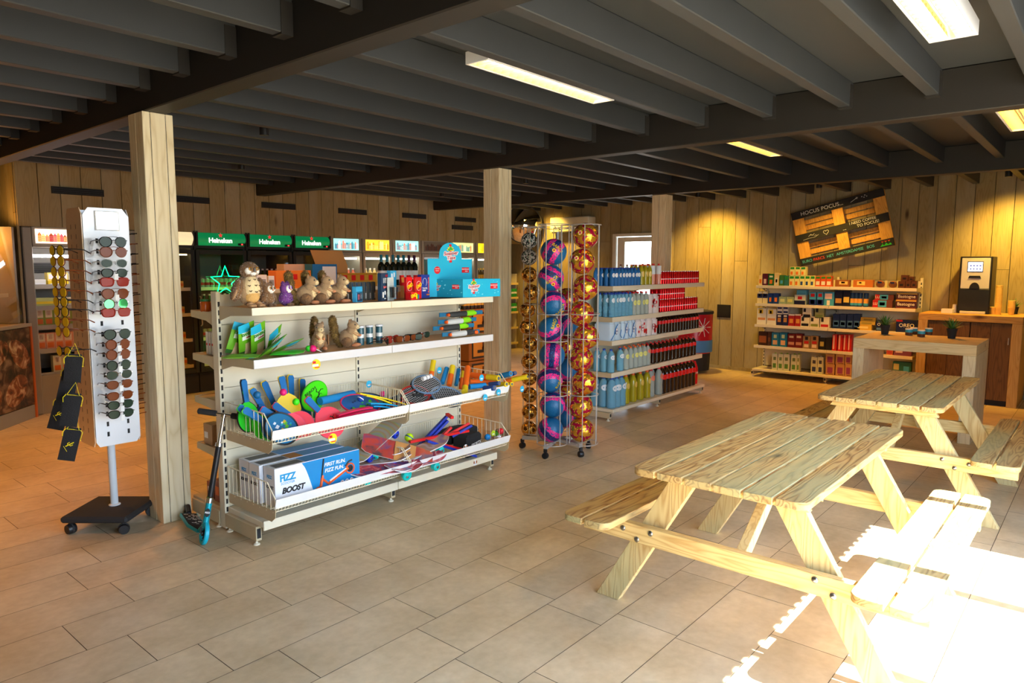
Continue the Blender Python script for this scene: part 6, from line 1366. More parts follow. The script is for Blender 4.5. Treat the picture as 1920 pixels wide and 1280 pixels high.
# ================================================================== lower basket: scooter boxes, boards, sticks
BZ = .24
m_sb = C('box white', 226, 230, 236, .35); m_sblue = C('box blue', 20, 135, 200, .35); m_sor = C('scooter orange', 240, 100, 40, .35)
for i, (x0, y0) in enumerate(((2.055, 3.545), (2.035, 3.675), (2.04, 3.80))):
    t = thing('scooter_box', ('scooter box in front, reading FIZZ SCOOTER BOOST', 'middle scooter box behind the front one', 'rearmost scooter box against the back panel')[i], 'box', (x0+.02, y0, BZ)); L_, D_, H_ = .59, .115, .225
    b = MB(); b.box(0, L_, 0, D_, 0, H_, m_sb, .002); b.box(.001, L_-.001, .002, D_-.002, H_, H_+.0008, m_sb); bo = b.build('carton', t)
    p = MB(); P = [(L_*.36, H_-.002), (L_-.002, H_-.002), (L_-.002, .002), (L_*.42, .002)]; 
    Q = [(L_*.30, H_-.002)]+[(L_*.30+(L_*.14)*(k/8)**.7, H_-.002-(H_-.004)*(k/8)) for k in range(9)]+[(L_-.002, .002), (L_-.002, H_-.002)]
    p.prism(Q, .0006, m_sblue, 'XZ', y0=-.0008)
    p.box(L_*.35, L_-.003, .003, D_-.003, H_+.0008, H_+.0014, m_sblue); p.box(L_*.35, L_*.5, .003, D_-.003, H_+.0014, H_+.0018, m_kraft if i == 1 else m_sblue); p.box(.02, L_*.34, .02, .09, H_+.0009, H_+.0012, C('slate print', 90, 95, 100)); p.build('blue_print', bo)  # blue top print, plus a flat grey rectangle on the white end
    if i == 0:
        lg = C('logo blue', 20, 150, 205)
        textmesh('FIZZ', .058, lg, 'lettering', bo, fr_y(.082, -.0016, .162), bold=.0018, spacing=.85); textmesh('SCOOTER', .020, lg, 'lettering', bo, fr_y(.082, -.0016, .130)); textmesh('BOOST', .046, m_blk, 'lettering', bo, fr_y(.115, -.0016, .086), bold=.0022, shear=.25, spacing=.95)
        textmesh('FIRST RUN.', .031, m_wht, 'lettering', bo, fr_y(.405, -.0022, .178), bold=.0009, shear=.2); textmesh('FIZZ FUN.', .031, m_wht, 'lettering', bo, fr_y(.40, -.0022, .142), bold=.0009, shear=.2)
        s = MB(); y = -.003
        for c, r in (((.285, .026), .026), ((.515, .12), .030)): s.tube([(c[0]+r*cos(a*pi/12), y, c[1]+r*sin(a*pi/12)) for a in range(24)], .005, m_sor, 6, closed=True); s.sph((c[0], y, c[1]), (r*.7, .002, r*.7), m_blk, 14, 6)
        s.tube([(.30, y, .05), (.325, y, .22)], .005, m_blk, 6); s.tube([(.30, y, .055), (.315, y, .12)], .009, m_sor, 6); s.tube([(.31, y, .10), (.355, y, .06), (.50, y, .125)], .009, m_sor, 6); s.tube([(.365, y, .075), (.49, y, .125)], .006, m_wht, 6); s.tube([(.48, y, .14), (.505, y, .165), (.53, y, .17)], .005, m_blk, 6)
        for k in range(3): s.sph((.455+.035*k, y, .045), (.014, .001, .014), m_wht, 12, 5); s.sph((.455+.035*k, y-.001, .045), (.007, .001, .007), (m_sor, m_blk, m_sor)[k], 10, 5)
        s.build('scooter_picture', bo)
    for q, zz in ((('FIZZ', .17), ('BOOST', .11))[0:2]): textmesh(q, .026, C('logo blue', 20, 150, 205) if q == 'FIZZ' else m_blk, 'lettering', bo, fr_x(-.001, D_/2, zz), bold=.0008)
def penny(loc, R3, deck, deco, wa, wb, lab):
    """cruiser board, x along the deck, wheels below"""
    t = thing('skateboard', lab, 'skateboard', loc, 0, 'cruiser boards'); t.rotation_euler = R3; L_, w = .50, .14; b = MB(); n = 14; vs = []
    for s in (0, 1):
        for i in range(n+1):
            x = -L_/2+L_*i/n; u = abs(x)/(L_/2); hw = w/2*(1-max(0, u-.62)**2*3.2) if x > 0 else w/2*(1-max(0, u-.8)**2*6); z = .05*max(0, (x-.15)/.1)**1.3*.55+.03*max(0, (-x-.19)/.06)*.5
            hw = max(.018, hw)
            for q in (-1, -.5, 0, .5, 1): vs.append((x, hw*q, z+(.007 if s else 0)-.003*(1-abs(q))))
    fs = []; k = 5*(n+1)
    for s in range(2):
        for i in range(n):
            for q in range(4): j = s*k+i*5+q; fs.append([j, j+1, j+6, j+5])
    rim = list(range(5))+[i*5+4 for i in range(1, n+1)]+[n*5+q for q in (3, 2, 1, 0)]+[i*5 for i in range(n-1, 0, -1)]
    nf = len(fs)
    for j in range(len(rim)): a, c = rim[j], rim[(j+1) % len(rim)]; fs.append([a, c, c+k, a+k])
    b.add(vs, fs, deck); mi = [b.mi(m) for m in deco]; mr = b.mi(m_white)
    for j in range(len(fs)):
        if j >= nf: b.m[j] = mr; continue
        if j >= nf//2:
            b.m[j] = mi[0]
        else: b.m[j] = mr
    b.build('deck', t)
    for x in (-.14, .13):
        tr = MB(); tr.box(x-.02, x+.02, -.022, .022, -.016, -.001, m_blackm, .002); tr.tube([(x, -.052, -.032), (x, .052, -.032)], .006, m_steel, 8); tr.tube([(x, 0, -.012), (x, 0, -.032)], .011, m_blackm, 8); to = tr.build('truck', t)
        for y, m in ((-.052, wa), (.052, wb)):
            w_ = MB(); w_.lathe([(.012, -.021), (.024, -.021), (.030, -.015), (.030, .015), (.024, .021), (.012, .021)], m, 20, (x, y, -.032), 'Y', cap=False); w_.lathe([(.0125, -.016), (.0125, .016)], C('wheel hub', 150, 205, 215), 14, (x, y, -.032), 'Y'); w_.lathe([(.007, -.022), (.007, .022)], m_steel, 10, (x, y, -.032), 'Y'); w_.build('wheel', to)
    return t
wB = C('wheel blue', 10, 50, 190, .3); wT = C('wheel turquoise', 20, 195, 190, .3); wR = C('wheel red', 225, 16, 16, .3); wO = C('wheel coral', 235, 50, 40, .3)
def print_mat(n, cols, sc=9, rings=False):
    m, N, L, b = _new(n); t_ = N.new('ShaderNodeTexCoord'); r = N.new('ShaderNodeValToRGB'); r.color_ramp.interpolation = 'EASE'
    if rings: x_ = N.new('ShaderNodeTexWave'); x_.wave_type = 'RINGS'; x_.rings_direction = 'Z'; x_.inputs['Scale'].default_value = 4; x_.inputs['Distortion'].default_value = .6
    else: x_ = N.new('ShaderNodeTexNoise'); x_.inputs['Scale'].default_value = sc; x_.inputs['Detail'].default_value = 4; x_.inputs['Distortion'].default_value = 1
    L.new(t_.outputs['Object'], x_.inputs[0]); L.new(x_.outputs[1 if rings else 0], r.inputs[0]); e = r.color_ramp.elements; k = len(cols)
    e[0].position = .3 if not rings else 0; e[0].color = (*sr(*cols[0]), 1); e[1].position = .7 if not rings else 1; e[1].color = (*sr(*cols[-1]), 1)
    for i in range(1, k-1): q = e.new(e[0].position+(.4 if not rings else 1)*i/(k-1)); q.color = (*sr(*cols[i]), 1)
    L.new(r.outputs[0], b.inputs['Base Color']); b.inputs['Roughness'].default_value = .3; return m
dG = [print_mat('deck rings print', ((150, 145, 128), (165, 125, 95), (150, 150, 90), (140, 140, 130)), rings=True)]; dP = [print_mat('deck galaxy print', ((60, 120, 140), (90, 60, 120), (190, 50, 60), (225, 190, 200)), 14)]; dK = [print_mat('deck dark print', ((50, 60, 70), (175, 60, 50), (90, 70, 110)), 9)]; dL = [print_mat('deck pale print', ((220, 212, 210), (190, 150, 120), (140, 110, 140)), 8)]
Pn = lambda px, py, y: gy(px, py, y)
penny(Pn(706, 822, 3.72), (.38, -.42, .12), dG[0], dG, wB, wB, 'grey cruiser board with ring print leaning highest at the left of the pile')
penny(Pn(700, 850, 3.73), (.1, -.06, -.72), dL[0], dL, wB, wB, 'pale cruiser board lying with its white nose to the right, upper of two')
penny(Pn(700, 864, 3.68), (.08, -.04, -.6), dL[0], dL, wB, wR, 'pale cruiser board lying at the basket lip beside the scooter boxes')
penny(Pn(722, 880, 3.52), (.22, .06, -.3), dP[0], dP, wT, wR, 'purple and crimson cruiser board with turquoise and red wheels overhanging the lip')
k_ = penny(Pn(744, 846, 3.60), (.85, .35, -.5), dK[0], dK, wT, wO, 'dark cruiser board with a kraft paper sleeve, tipped on its side')
penny(Pn(792, 843, 3.60), (.10, -.09, .12), dL[0], dL, wT, wR, 'pale cruiser board lying right, nose raised, turquoise and red wheels behind the lip')
penny(Pn(782, 868, 3.50), (.15, .03, .05), dP[0], dP, wT, wR, 'mauve cruiser board lying across the lip, second turquoise wheel overhanging')
MB().box(-.02, .13, -.072, .072, .0085, .0105, m_kraft).build('paper_sleeve', k_)
simple_ball(767, 820, 3.75, .032, C('tennis yellow', 190, 230, 20), 'yellow and blue ball between the boards and the sticks', C('ball dark blue', 20, 70, 160))
sB = C('stick blue', 20, 50, 170, .4); sR = C('stick red', 225, 20, 25, .4)
for i, (a, b_, m, w, l) in enumerate((((776, 845), (842, 776), sB, .030, 'thick blue plastic stick pointing up, left one'), ((788, 842), (840, 788), sB, .026, 'blue plastic stick pointing up beside the left one'), ((800, 845), (846, 800), sR, .034, 'wide red plastic stick leaning in the middle'),
      ((768, 828), (878, 807), sR, .030, 'long red plastic stick lying across, tip to the right'), ((845, 812), (880, 793), sR, .012, 'thin red stick in the upper bundle'), ((848, 818), (885, 797), sB, .018, 'thin blue stick in the upper bundle'),
      ((810, 828), (882, 846), sR, .030, 'red ribbed stick end pointing down right'), ((800, 826), (892, 855), sB, .034, 'blue stick end with holes pointing down right, overhanging the lip'), ((838, 776), (848, 783), sR, .026, 'short red stick end at the very top of the bundle'))):
    y = 3.72-.022*i; bar('play_stick', gy(*a, y+.06), gy(*b_, y-.02), w, .018, m, l, 'stick', 'red and blue play sticks', .0)
t = thing('sports_bag', 'black bag reading SPORTX behind the basket lip', 'bag', gy(893, 850, 3.62), .12); b = MB(); b.box(-.10, .085, 0, .16, -.02, .155, m_blackm, .02); bb = b.build('bag_body', t); textmesh('SPORTX', .033, m_wht, 'lettering', bb, fr_y(.0, -.0015, .078, .1), bold=.0012)
t = thing('sports_bag', 'long black bag lying behind the sticks against the back', 'bag', gy(850, 815, 3.86)); b = MB(); b.sph((0, 0, 0), (.28, .07, .07), m_blackm, 20, 10); b.build('bag_body', t)
t = thing('ball_net_bag', 'clear net bag of coloured balls at the right end of the lower basket', 'bag', gy(936, 818, 3.66)); b = MB(); b.sph((0, 0, 0), (.09, .06, .065), thin('bag film', (.8, .8, .8), .2, .15), 20, 12); b.build('net_film', t)
for i, (px, py, y, r, c, l) in enumerate(((914, 819, 3.60, .024, (30, 140, 215), 'blue'), (939, 808, 3.60, .024, (240, 45, 60), 'red'), (926, 829, 3.60, .017, (235, 190, 20), 'yellow'), (941, 822, 3.62, .015, (230, 40, 60), 'small red'), (918, 830, 3.64, .018, (60, 150, 220), 'small blue'), (930, 812, 3.70, .022, (90, 190, 60), 'green'))): simple_ball(px, py, y, r, C('play ball %s' % l, *c, .25), '%s play ball in the clear net bag' % l)
disc(925, 812, 3.585, 'oval yellow and green tag on the net bag of balls', [C('tag lime', 190, 220, 40)], .022)
for i, (px, py, y, l) in enumerate(((873, 838, 3.50, 'small dog face tag in front of the black bag'), (891, 867, 3.44, 'small dog face tag dangling below the basket lip'))):
    t = thing('dog_face_tag', l, 'tag', gy(px, py, y)); MB().sph((0, 0, 0), (.022, .002, .020), m_wht, 16, 8).build('face', t); b = MB()
    for s in (-1, 1): b.sph((s*.012, -.0015, .003), (.008, .0015, .012), C('dog brown', 170, 100, 40), 10, 6); b.sph((s*.008, -.003, .004), (.0025, .001, .0025), m_blk, 8, 5)
    b.sph((0, -.003, -.007), (.004, .001, .003), m_blk, 8, 5); b.build('dog_print', t)
# goods on the rear shelves seen past the gondola's end
for i in range(3):
    o = thing('sauce_jar', ol('orange jar with green lid on the top rear shelf', i), 'jar', (2.055+.062*i, 4.24+.0*i, 1.332), 0, 'orange jars'); MB().lathe([(.026, 0), (.029, .008), (.029, .055), (.024, .064)], C('jar orange', 190, 90, 25, .2), 16).build('jar_body', o); MB().lathe([(.027, .062), (.027, .076)], C('lid green', 30, 110, 60), 16).build('lid', o)
for i in range(5): boxy('pen_box', .026, .08, .14, m_sb if i != 1 else C('slim blue', 40, 80, 150), 2.075, 4.14+.035*i, 1.063, -pi/2, ol('slim white box on the second rear shelf', 4-i) if i != 1 else 'slim blue box among the white ones on the second rear shelf', 'box', 'slim boxes on the rear shelf', [(.25, .75, .4, .5, m_red)], bev=.0008)
boxy('tea_box', .11, .07, .13, C('box tan', 185, 150, 110), 2.05, 4.27, .493, -pi/2, 'tan box on the lowest but one rear shelf behind the scooter handle', 'box', None, [(.1, .5, .3, .6, m_wht)])
boxy('tea_box', .07, .10, .14, C('box rust', 150, 80, 55), 2.06, 4.20, .133, -pi/2, 'rust-red pack on the rear base shelf beside the scooter', 'box', None, [(.2, .8, .3, .7, m_org)]); boxy('tea_box', .07, .10, .11, C('box rust', 150, 80, 55), 2.06, 4.30, .133, -pi/2, 'lower rust-red pack on the rear base shelf, farther back', 'box', None, [(.2, .8, .3, .7, m_wht)])
# ================================================================== drinks on the gondola
m_pet = mat('pet blue', sr(150, 215, 240), .1, trans=.5, ior=1.2); m_petd = mat('pet deep blue', sr(50, 120, 185), .12, trans=.25, ior=1.2); m_petc = mat('pet clear', sr(205, 215, 205), .1, trans=.4, ior=1.2)
m_cola = mat('cola', sr(28, 10, 6), .12, coat=.4); m_lem = mat('yellow lemonade', sr(175, 160, 30), .15, coat=.4); m_capb = C('cap blue', 10, 60, 160); m_capr = C('cap red', 210, 20, 20); m_capo = C('cap orange', 235, 100, 20); m_cap_g = C('cap brown', 130, 60, 20)
def prof(h, r): return [(r*.82, 0), (r, h*.03), (r*.97, h*.12), (r, h*.2), (r*.93, h*.38), (r, h*.52), (r*.98, h*.70), (r*.72, h*.84), (r*.36, h*.91), (r*.36, h*.97)]
def prof2(h, r): # ribbed water bottle
    P = [(r*.8, 0), (r, h*.03)]
    for i in range(9): z = h*(.06+.065*i); P += [(r, z), (r*.92, z+h*.03)]
    return P+[(r, h*.68), (r*.6, h*.86), (r*.36, h*.93), (r*.36, h*.97)]
def drink(lab, grp, h, r, m, cap, lm, pf=prof, lz=(.42, .62), n=12):
    return bottle('soda_bottle', pf(h, r), m, (r*.40, h*.93, h, cap), (r*1.012, h*lz[0], h*lz[1], lm, lz[2] if len(lz) > 2 else 0), lab=lab, grp=grp, n=n)
def fillrow(p, px0, px1, y, z, n, rows=2, dy=None, first=True, py=None, r=.033):
    xa, xb = max(6.175, gy(px0, 560, y).x)+r, gy(px1, 560, y).x-r; dy = dy or r*2.15; base_ = p['label']; n = max(1, min(n, int((xb-xa)/(r*2.02))+1))
    for q in range(rows):
        for i in range(n):
            x = xa+(xb-xa)*i/max(1, n-1); loc = (x, y+q*dy, z); lb = ol(base_, i, q)
            if first and i == 0 and q == 0: p.location = loc; p['label'] = lb
            else: dup(p, loc, (0, 0, random.uniform(-.4, .4)), lb)
S1, S2, S3, S4, S5 = [z+.002 for z in (1.40, 1.08, .835, .50, .125)]
YF = 3.955
m_lw = C('label white', 225, 232, 235); m_lwb = C('label spa blue', 200, 215, 235); m_lr = C('label red', 225, 25, 25)
fillrow(drink('small blue-capped water bottle on the top shelf of the drinks gondola', 'small water bottles, top shelf', .19, .030, m_petd, m_capb, m_lw, lz=(.48, .72, .62)), 1122, 1198, YF, S1, 9, 4, r=.03)
fillrow(drink('brown-capped clear bottle behind the small water bottles on the top shelf', 'brown-capped bottles, top shelf', .225, .030, m_petc, m_cap_g, m_lw), 1160, 1200, 4.12, S1, 4, 1, r=.03)
fillrow(drink('yellow lemonade bottle with orange cap on the top shelf', 'yellow bottles, top shelf', .225, .030, m_lem, m_capo, C('label orange', 250, 215, 120), lz=(.4, .68, .6)), 1199, 1219, YF, S1, 3, 3, r=.03)
fillrow(drink('pale pink drink bottle with red cap on the top shelf', 'pink bottles, top shelf', .235, .030, mat('pink drink', sr(225, 150, 130), .15, coat=.3), m_capr, m_lw, lz=(.5, .9)), 1220, 1236, YF, S1, 2, 3, r=.03)
m_can = mat('red can', sr(215, 10, 20), .25, .6)
pcn = can_mesh('cola_can', .0265, .145, m_can, m_wht, 'slim red cola can on the top shelf of the drinks gondola', 'can', 'red cans, top shelf', (.38, .44))
xa, xb = gy(1237, 520, YF+.02).x, 8.22
for i in range(18):
    for q in range(3):
        L_ = (xa+.03+(xb-xa-.06)*i/17, YF+.02+.056*q, S1)
        if i == q == 0: pcn.location = L_; pcn['label'] = ol('slim red cola can on the top shelf', 0, 0)
        else: dup(pcn, L_, label=ol('slim red cola can on the top shelf', i, q))
def cans(px0, n, y, z, rows, lab, grp):
    x0 = gy(px0, 560, y).x+.03
    for i in range(n):
        for q in range(rows): dup(pcn, (x0+i*.0545, y+.056*q, z), label=ol(lab, i, q), group=grp)
cans(1236, 11, YF+.02, S2, 3, 'red can, lower layer, second shelf stack', 'red cans, second shelf lower layer'); cans(1236, 11, YF+.02, S2+.147, 3, 'red can, upper layer, second shelf stack', 'red cans, second shelf upper layer'); cans(1283, 6, YF+.02, S2, 3, 'red can in the small far block', 'red cans, far block')
fillrow(drink('tall blue-capped water bottle on the second shelf', 'tall water bottles, second shelf', .25, .033, m_pet, m_capb, m_lw, prof2, (.60, .80, .7)), 1141, 1184, YF, S2, 6, 3)
fillrow(drink('clear lemon drink bottle with red cap on the second shelf', 'clear lemon bottles, second shelf', .25, .032, m_petc, m_capr, C('label lemon', 225, 225, 120), lz=(.42, .65, .7)), 1185, 1214, YF, S2, 4, 3, r=.032)
def shrink(px0, px1, z, h, base, sp, lab, grp, swirl=None):
    xa, xb = max(6.155, gy(px0, 600, YF-.02).x), gy(px1, 600, YF-.02).x; w = xb-xa-.004; o = MB(); n = 2
    P = []
    for k in range(n): P += [(-w/2+w*(k+.5)/n+w/n/2*cos(a), YF-YF+.03-.03*sin(a)) for a in [pi-pi*q/6 for q in range(7)]]
    P += [(w/2, .2), (-w/2, .2)]
    o.prism(P, h*.8, base, 'XY'); o.prism([(x*.9, y*.9+.01) for x, y in P], h*.12, base, 'XY', y0=h*.8)
    t = thing('shrink_pack', lab, 'drink pack', ((xa+xb)/2, YF-.03, z), 0, grp); o.build('film', t)
    d = MB(); R = random.Random(int(px0))
    if sp == 'dots':
        for i in range(7): x, zz, r_ = R.uniform(-.4, .4)*w, R.uniform(.1, .75)*h, R.uniform(.012, .022); d.prism([(x+r_*cos(a), zz+r_*1.2*sin(a)) for a in [q*.524 for q in range(12)]], .001, m_red, 'XZ', y0=-.0012)
    else:
        d.tube([(-w*.45, -.001, h*.05), (-w*.2, -.001, h*.3), (-w*.1, -.001, h*.6), (w*.1, -.001, h*.78)], .004, C('spa blue', 40, 120, 190), 5); d.tube([(w*.45, -.001, h*.1), (w*.3, -.001, h*.25), (w*.4, -.001, h*.5)], .004, C('spa blue', 40, 120, 190), 5)
    d.tube([(.022*cos(a), -.002, h*.45+.034*sin(a)) for a in [q*.524 for q in range(12)]], .0018, C('oval navy', 40, 50, 120) if sp != 'dots' else C('oval red', 190, 30, 50), 5, closed=True)
    d.prism([(.021*cos(a), h*.45+.033*sin(a)) for a in [q*.524 for q in range(12)]], .001, m_wht, 'XZ', y0=-.002); do = d.build('print', t)
    textmesh('SPA', .02, C('oval navy', 40, 50, 120) if sp != 'dots' else C('oval red', 190, 30, 50), 'lettering', do, fr_y(0, -.0032, h*.45), bold=.0005)
m_film = C('film pale blue', 195, 215, 228, .25); m_film2 = C('film white', 232, 222, 218, .25)
for i, (a, b_) in enumerate(((1142, 1166), (1167, 1180), (1181, 1193))): shrink(a, b_, S3, .215, m_film, 's', 'pale blue SPA shrink-wrapped water pack on the third shelf, %s from the left' % ordn[i].replace('top', 'first'), 'blue SPA packs')
shrink(1194, 1213, S3, .215, m_film2, 'dots', 'white and red dotted SPA pack on the third shelf, left of two', 'red SPA packs'); shrink(1214, 1234, S3, .215, m_film2, 'dots', 'white and red dotted SPA pack on the third shelf, right of two', 'red SPA packs')
shrink(1215, 1236, S2, .235, m_film2, 'dots', 'white and red dotted SPA pack on the second shelf beside the red cans', 'red SPA packs')
pc = drink('small cola bottle with red label on the third shelf', 'cola bottles, third shelf', .205, .031, m_cola, m_capr, m_lr, lz=(.52, .70)); fillrow(pc, 1235, 1309, YF+.02, S3, 14, 2, r=.031)
def refill(p, px0, px1, y, z, n, rows, lab, grp, r=.033, sc=1):
    xa, xb = max(6.175, gy(px0, 560, y).x)+r, gy(px1, 560, y).x-r; n = max(1, min(n, int((xb-xa)/(r*2.02))+1))
    for q in range(rows):
        for i in range(n): dup(p, (xa+(xb-xa)*i/max(1, n-1), y+q*r*2.15, z), (0, 0, random.uniform(-.5, .5)), ol(lab, i, q), grp, sc)
refill(pc, 1223, 1305, YF+.02, S4, 12, 2, 'cola bottle with red label on the fourth shelf', 'cola bottles, fourth shelf', .036, 1.13)
refill(pc, 1242, 1304, YF+.0, S5, 9, 2, 'large cola bottle with red label on the base shelf', 'cola bottles, base shelf', .045, 1.58)
pb = drink('blue water bottle with round white label on the fourth shelf', 'blue water bottles, fourth shelf', .245, .040, m_pet, m_capb, m_lw, prof, (.55, .75, .8)); fillrow(pb, 1108, 1153, YF, S4, 4, 3, r=.04)
o = dup(pb, (gy(1163, 660, YF).x, YF, S4), 0, 'single blue water bottle standing apart on the fourth shelf', 'single water bottle')
pl1 = drink('clear lemon bottle on the fourth shelf', 'clear lemon bottles, fourth shelf', .24, .036, m_petc, m_capo, C('label lemon', 225, 225, 120), lz=(.48, .70, .7)); fillrow(pl1, 1172, 1213, YF, S4, 5, 2, r=.036)
refill(drink('x', 'x', .235, .034, mat('blood orange drink', sr(190, 150, 140), .15, trans=.3), m_capr, C('label peach', 240, 160, 130), lz=(.3, .75)), 0, 0, 0, 0, 0, 0, '', '') if False else None
po_ = drink('clear bottle with orange-red fruit label on the fourth shelf', 'red fruit bottles, fourth shelf', .235, .034, m_petc, m_capr, C('label peach', 235, 130, 100), lz=(.58, .78, .7)); fillrow(po_, 1214, 1222, YF, S4, 1, 2, r=.034)
refill(pb, 1113, 1172, YF-.01, S5, 6, 3, 'large blue water bottle on the base shelf', 'large water bottles, base shelf', .046, 1.33)
plm = drink('large yellow-green lemonade bottle on the base shelf', 'yellow-green bottles, base shelf', .315, .046, m_lem, m_capo, C('label fruit', 225, 190, 90), lz=(.52, .72, .5)); fillrow(plm, 1172, 1220, YF, S5, 4, 2, r=.046)
refill(po_, 1220, 1242, YF, S5, 2, 2, 'large clear bottle with round red fruit labels on the base shelf', 'red fruit bottles, base shelf', .044, 1.36)
t = thing('cola_pack', 'red shrink-wrapped cola pack at the far end of the base shelf', 'drink pack', (8.12, YF, S5)); b = MB()
for k in range(3):
    for q in range(2): b.lathe([(.042, 0), (.044, .02), (.044, .2), (.02, .27), (.015, .29)], C('red film', 200, 15, 25, .2), 14, (k*.075-.05, .03+q*.09, 0))
b.box(-.09, .14, .01, .15, .002, .19, C('red film', 200, 15, 25, .2)); b.build('film', t); textmesh('Coca-Cola', .04, m_wht, 'lettering', t, fr_y(.02, -.016, .14, .1), shear=.3)
# barrel cooler behind the drinks gondola's end
t = thing('barrel_cooler', 'red barrel drinks cooler with a white burst, behind the end of the drinks gondola', 'cooler', (9.93, 4.84, 0)); b = MB(); b.lathe([(.25, .30), (.272, .33), (.275, .88), (.27, .90)], C('cooler red', 190, 20, 40, .25), 32); b.build('barrel_wrap', t)
MB().lathe([(.24, .04), (.25, .30)], m_blackm, 32).build('barrel_base', t); MB().lathe([(.28, .89), (.285, .91), (.28, .935), (.2, .95)], m_blackm, 32).build('lid', t); b = MB()
for i in range(9): a = pi+.5+.1*i; b.tube([(.277*cos(4.1), .277*sin(4.1), .70), (.28*cos(4.1+.5*cos(i*.7)), .28*sin(4.1+.5*cos(i*.7)), .70+.14*sin(i*.7))], .005, m_wht, 4)
b.lathe([(.278, .32), (.278, .50)], C('cooler blue', 70, 130, 190), 32, cap=False); b.build('burst_print', t)
# ================================================================== groceries on the wall shelf
SW = (1.332, 1.072, .767, .462, .122)
def gr(px0, px1, ytop, shelf, col, deco, lab, base=None, cat='food box', x=10.12, d=.09, crop=0, txt=None, grp='groceries on the wall shelf', nm='grocery_box'):
    ox = 1400 if crop == 0 else 1560
    p0, p1, yt = ox+px0/5.333, ox+px1/5.333, 480+ytop/5.333
    y0, y1 = gx(p0, yt, x).y, gx(p1, yt, x).y; z = SW[shelf] if base is None else base; h = gx((p0+p1)/2, yt, x).z-z; w = (y0-y1)*.97; h = max(.03, h)
    m = C('groc %d %d %d' % col, *col)
    o = MB(); o.box(-w/2, w/2, 0, d, 0, h, m, .0015)
    for (a, b_, c, e_, k) in deco: o.box(-w/2+a*w, -w/2+b_*w, -.0012, .0002, c*h, e_*h, C('groc %d %d %d' % k, *k))
    o = o.build(nm); o.location = (x, (y0+y1)/2, z+.0005); o.rotation_euler = (0, 0, -pi/2); tag(o, lab, cat, grp)
    if txt: 
        for s, sz, tz, k, *xx in txt: textmesh(s, sz, C('groc %d %d %d' % k, *k), 'lettering', o, fr_y((xx[0] if xx else 0)*w, -.0018, tz*h), bold=.0006)
    return z+h+.001
Wt, Nv, Rd_, Yl, Gn, Kr, Bk_, Sk, Or = (235, 230, 210), (20, 35, 90), (190, 30, 30), (240, 200, 40), (40, 140, 50), (200, 150, 95), (25, 22, 22), (70, 170, 215), (235, 120, 30)
TS = 'top grocery shelf'
gr(122, 158, 190, 0, (240, 215, 150), [(.2, .8, .2, .6, Or)], 'small cream and orange box, leftmost on the top grocery shelf'); gr(160, 214, 175, 0, (90, 20, 50), [(.25, .75, .15, .55, (220, 190, 180))], 'plum-coloured tea box with a pale ring, top grocery shelf'); gr(217, 275, 178, 0, (20, 110, 50), [(.25, .75, .15, .5, Or), (.2, .8, .7, .85, Wt)], 'green tea box with an orange disc, top grocery shelf')
gr(277, 325, 168, 0, (235, 205, 140), [(.2, .8, .1, .6, Wt), (.3, .7, .25, .5, Or)], 'tall cream box beside the green tea box'); gr(330, 372, 190, 0, (60, 120, 50), [(.2, .8, .2, .5, Sk)], 'green pack left of the soup cartons'); gr(376, 420, 195, 0, (50, 120, 110), [(.1, .9, .6, .9, Gn)], 'teal pack touching the soup cartons')
zt = SW[0]
for i, (a, b_) in enumerate(((426, 478), (480, 530), (532, 583), (585, 635), (637, 686))): zt = gr(a, b_, 197, 0, (235, 225, 150), [(.1, .9, .72, .95, Gn), (.15, .6, .1, .45, Or if i < 2 else (50, 80, 140))], 'pale soup box with green cap print in the lower row, %s from the left' % ordn[i].replace('top', 'first'), grp='soup boxes')
for i, (a, b_) in enumerate(((433, 484), (486, 538), (541, 592))): gr(a, b_, 107, 0, (235, 225, 150), [(.1, .9, .72, .95, Gn), (.15, .6, .1, .45, Or)], 'pale soup box stacked on the lower row, %s' % ('left', 'middle', 'right')[i], base=zt, grp='soup boxes')
for i, (a, b_) in enumerate(((688, 740), (742, 795), (797, 852))): gr(a, b_, 200, 0, (225, 90, 30), [(.1, .9, .75, .95, (60, 130, 50)), (.15, .85, .15, .5, Wt)], 'orange-red soup box, %s of three on the top grocery shelf' % ('left', 'middle', 'right')[i], grp='soup boxes')
gr(30, 175, 238, 0, (150, 90, 40), [(.3, .9, .35, .8, (240, 200, 120)), (.45, .7, .5, .75, Nv)], 'bag of small rolls with a yellow label, top grocery shelf', crop=1, cat='food bag'); gr(210, 415, 238, 0, (190, 110, 40), [(.2, .6, .3, .8, (240, 210, 120)), (.3, .42, .5, .7, Nv)], 'long pack of rolls in the middle of the top grocery shelf', crop=1, cat='food bag')
def roundbag(px, py, x, r, col, lab, knot=True):
    P = gx(1560+px/5.333, 480+py/5.333, x); t = thing('cookie_bag', lab, 'food bag', (x, P.y, SW[0]), -pi/2); MB().sph((0, .03, r*.85), (r, .035, r*.85), C('cookie %d' % col[0], *col), 16, 10).build('cookies', t); b = MB(); b.prism([(-r*1.1, 0), (r*1.1, 0), (r*1.1, r*1.9), (-r*1.1, r*1.9)], .002, thin('bag film', (.8, .8, .8), .2, .15), 'XZ', y0=-.01); b.box(-r*.45, r*.45, -.012, -.0105, r*1.1, r*1.5, C('groc 20 35 90', *Nv)); b.build('film', t)
roundbag(480, 250, 10.13, .055, (215, 130, 40), 'clear bag of round cookies, left of two on the top grocery shelf'); roundbag(605, 250, 10.13, .052, (220, 140, 50), 'clear bag of round cookies, right of two on the top grocery shelf')
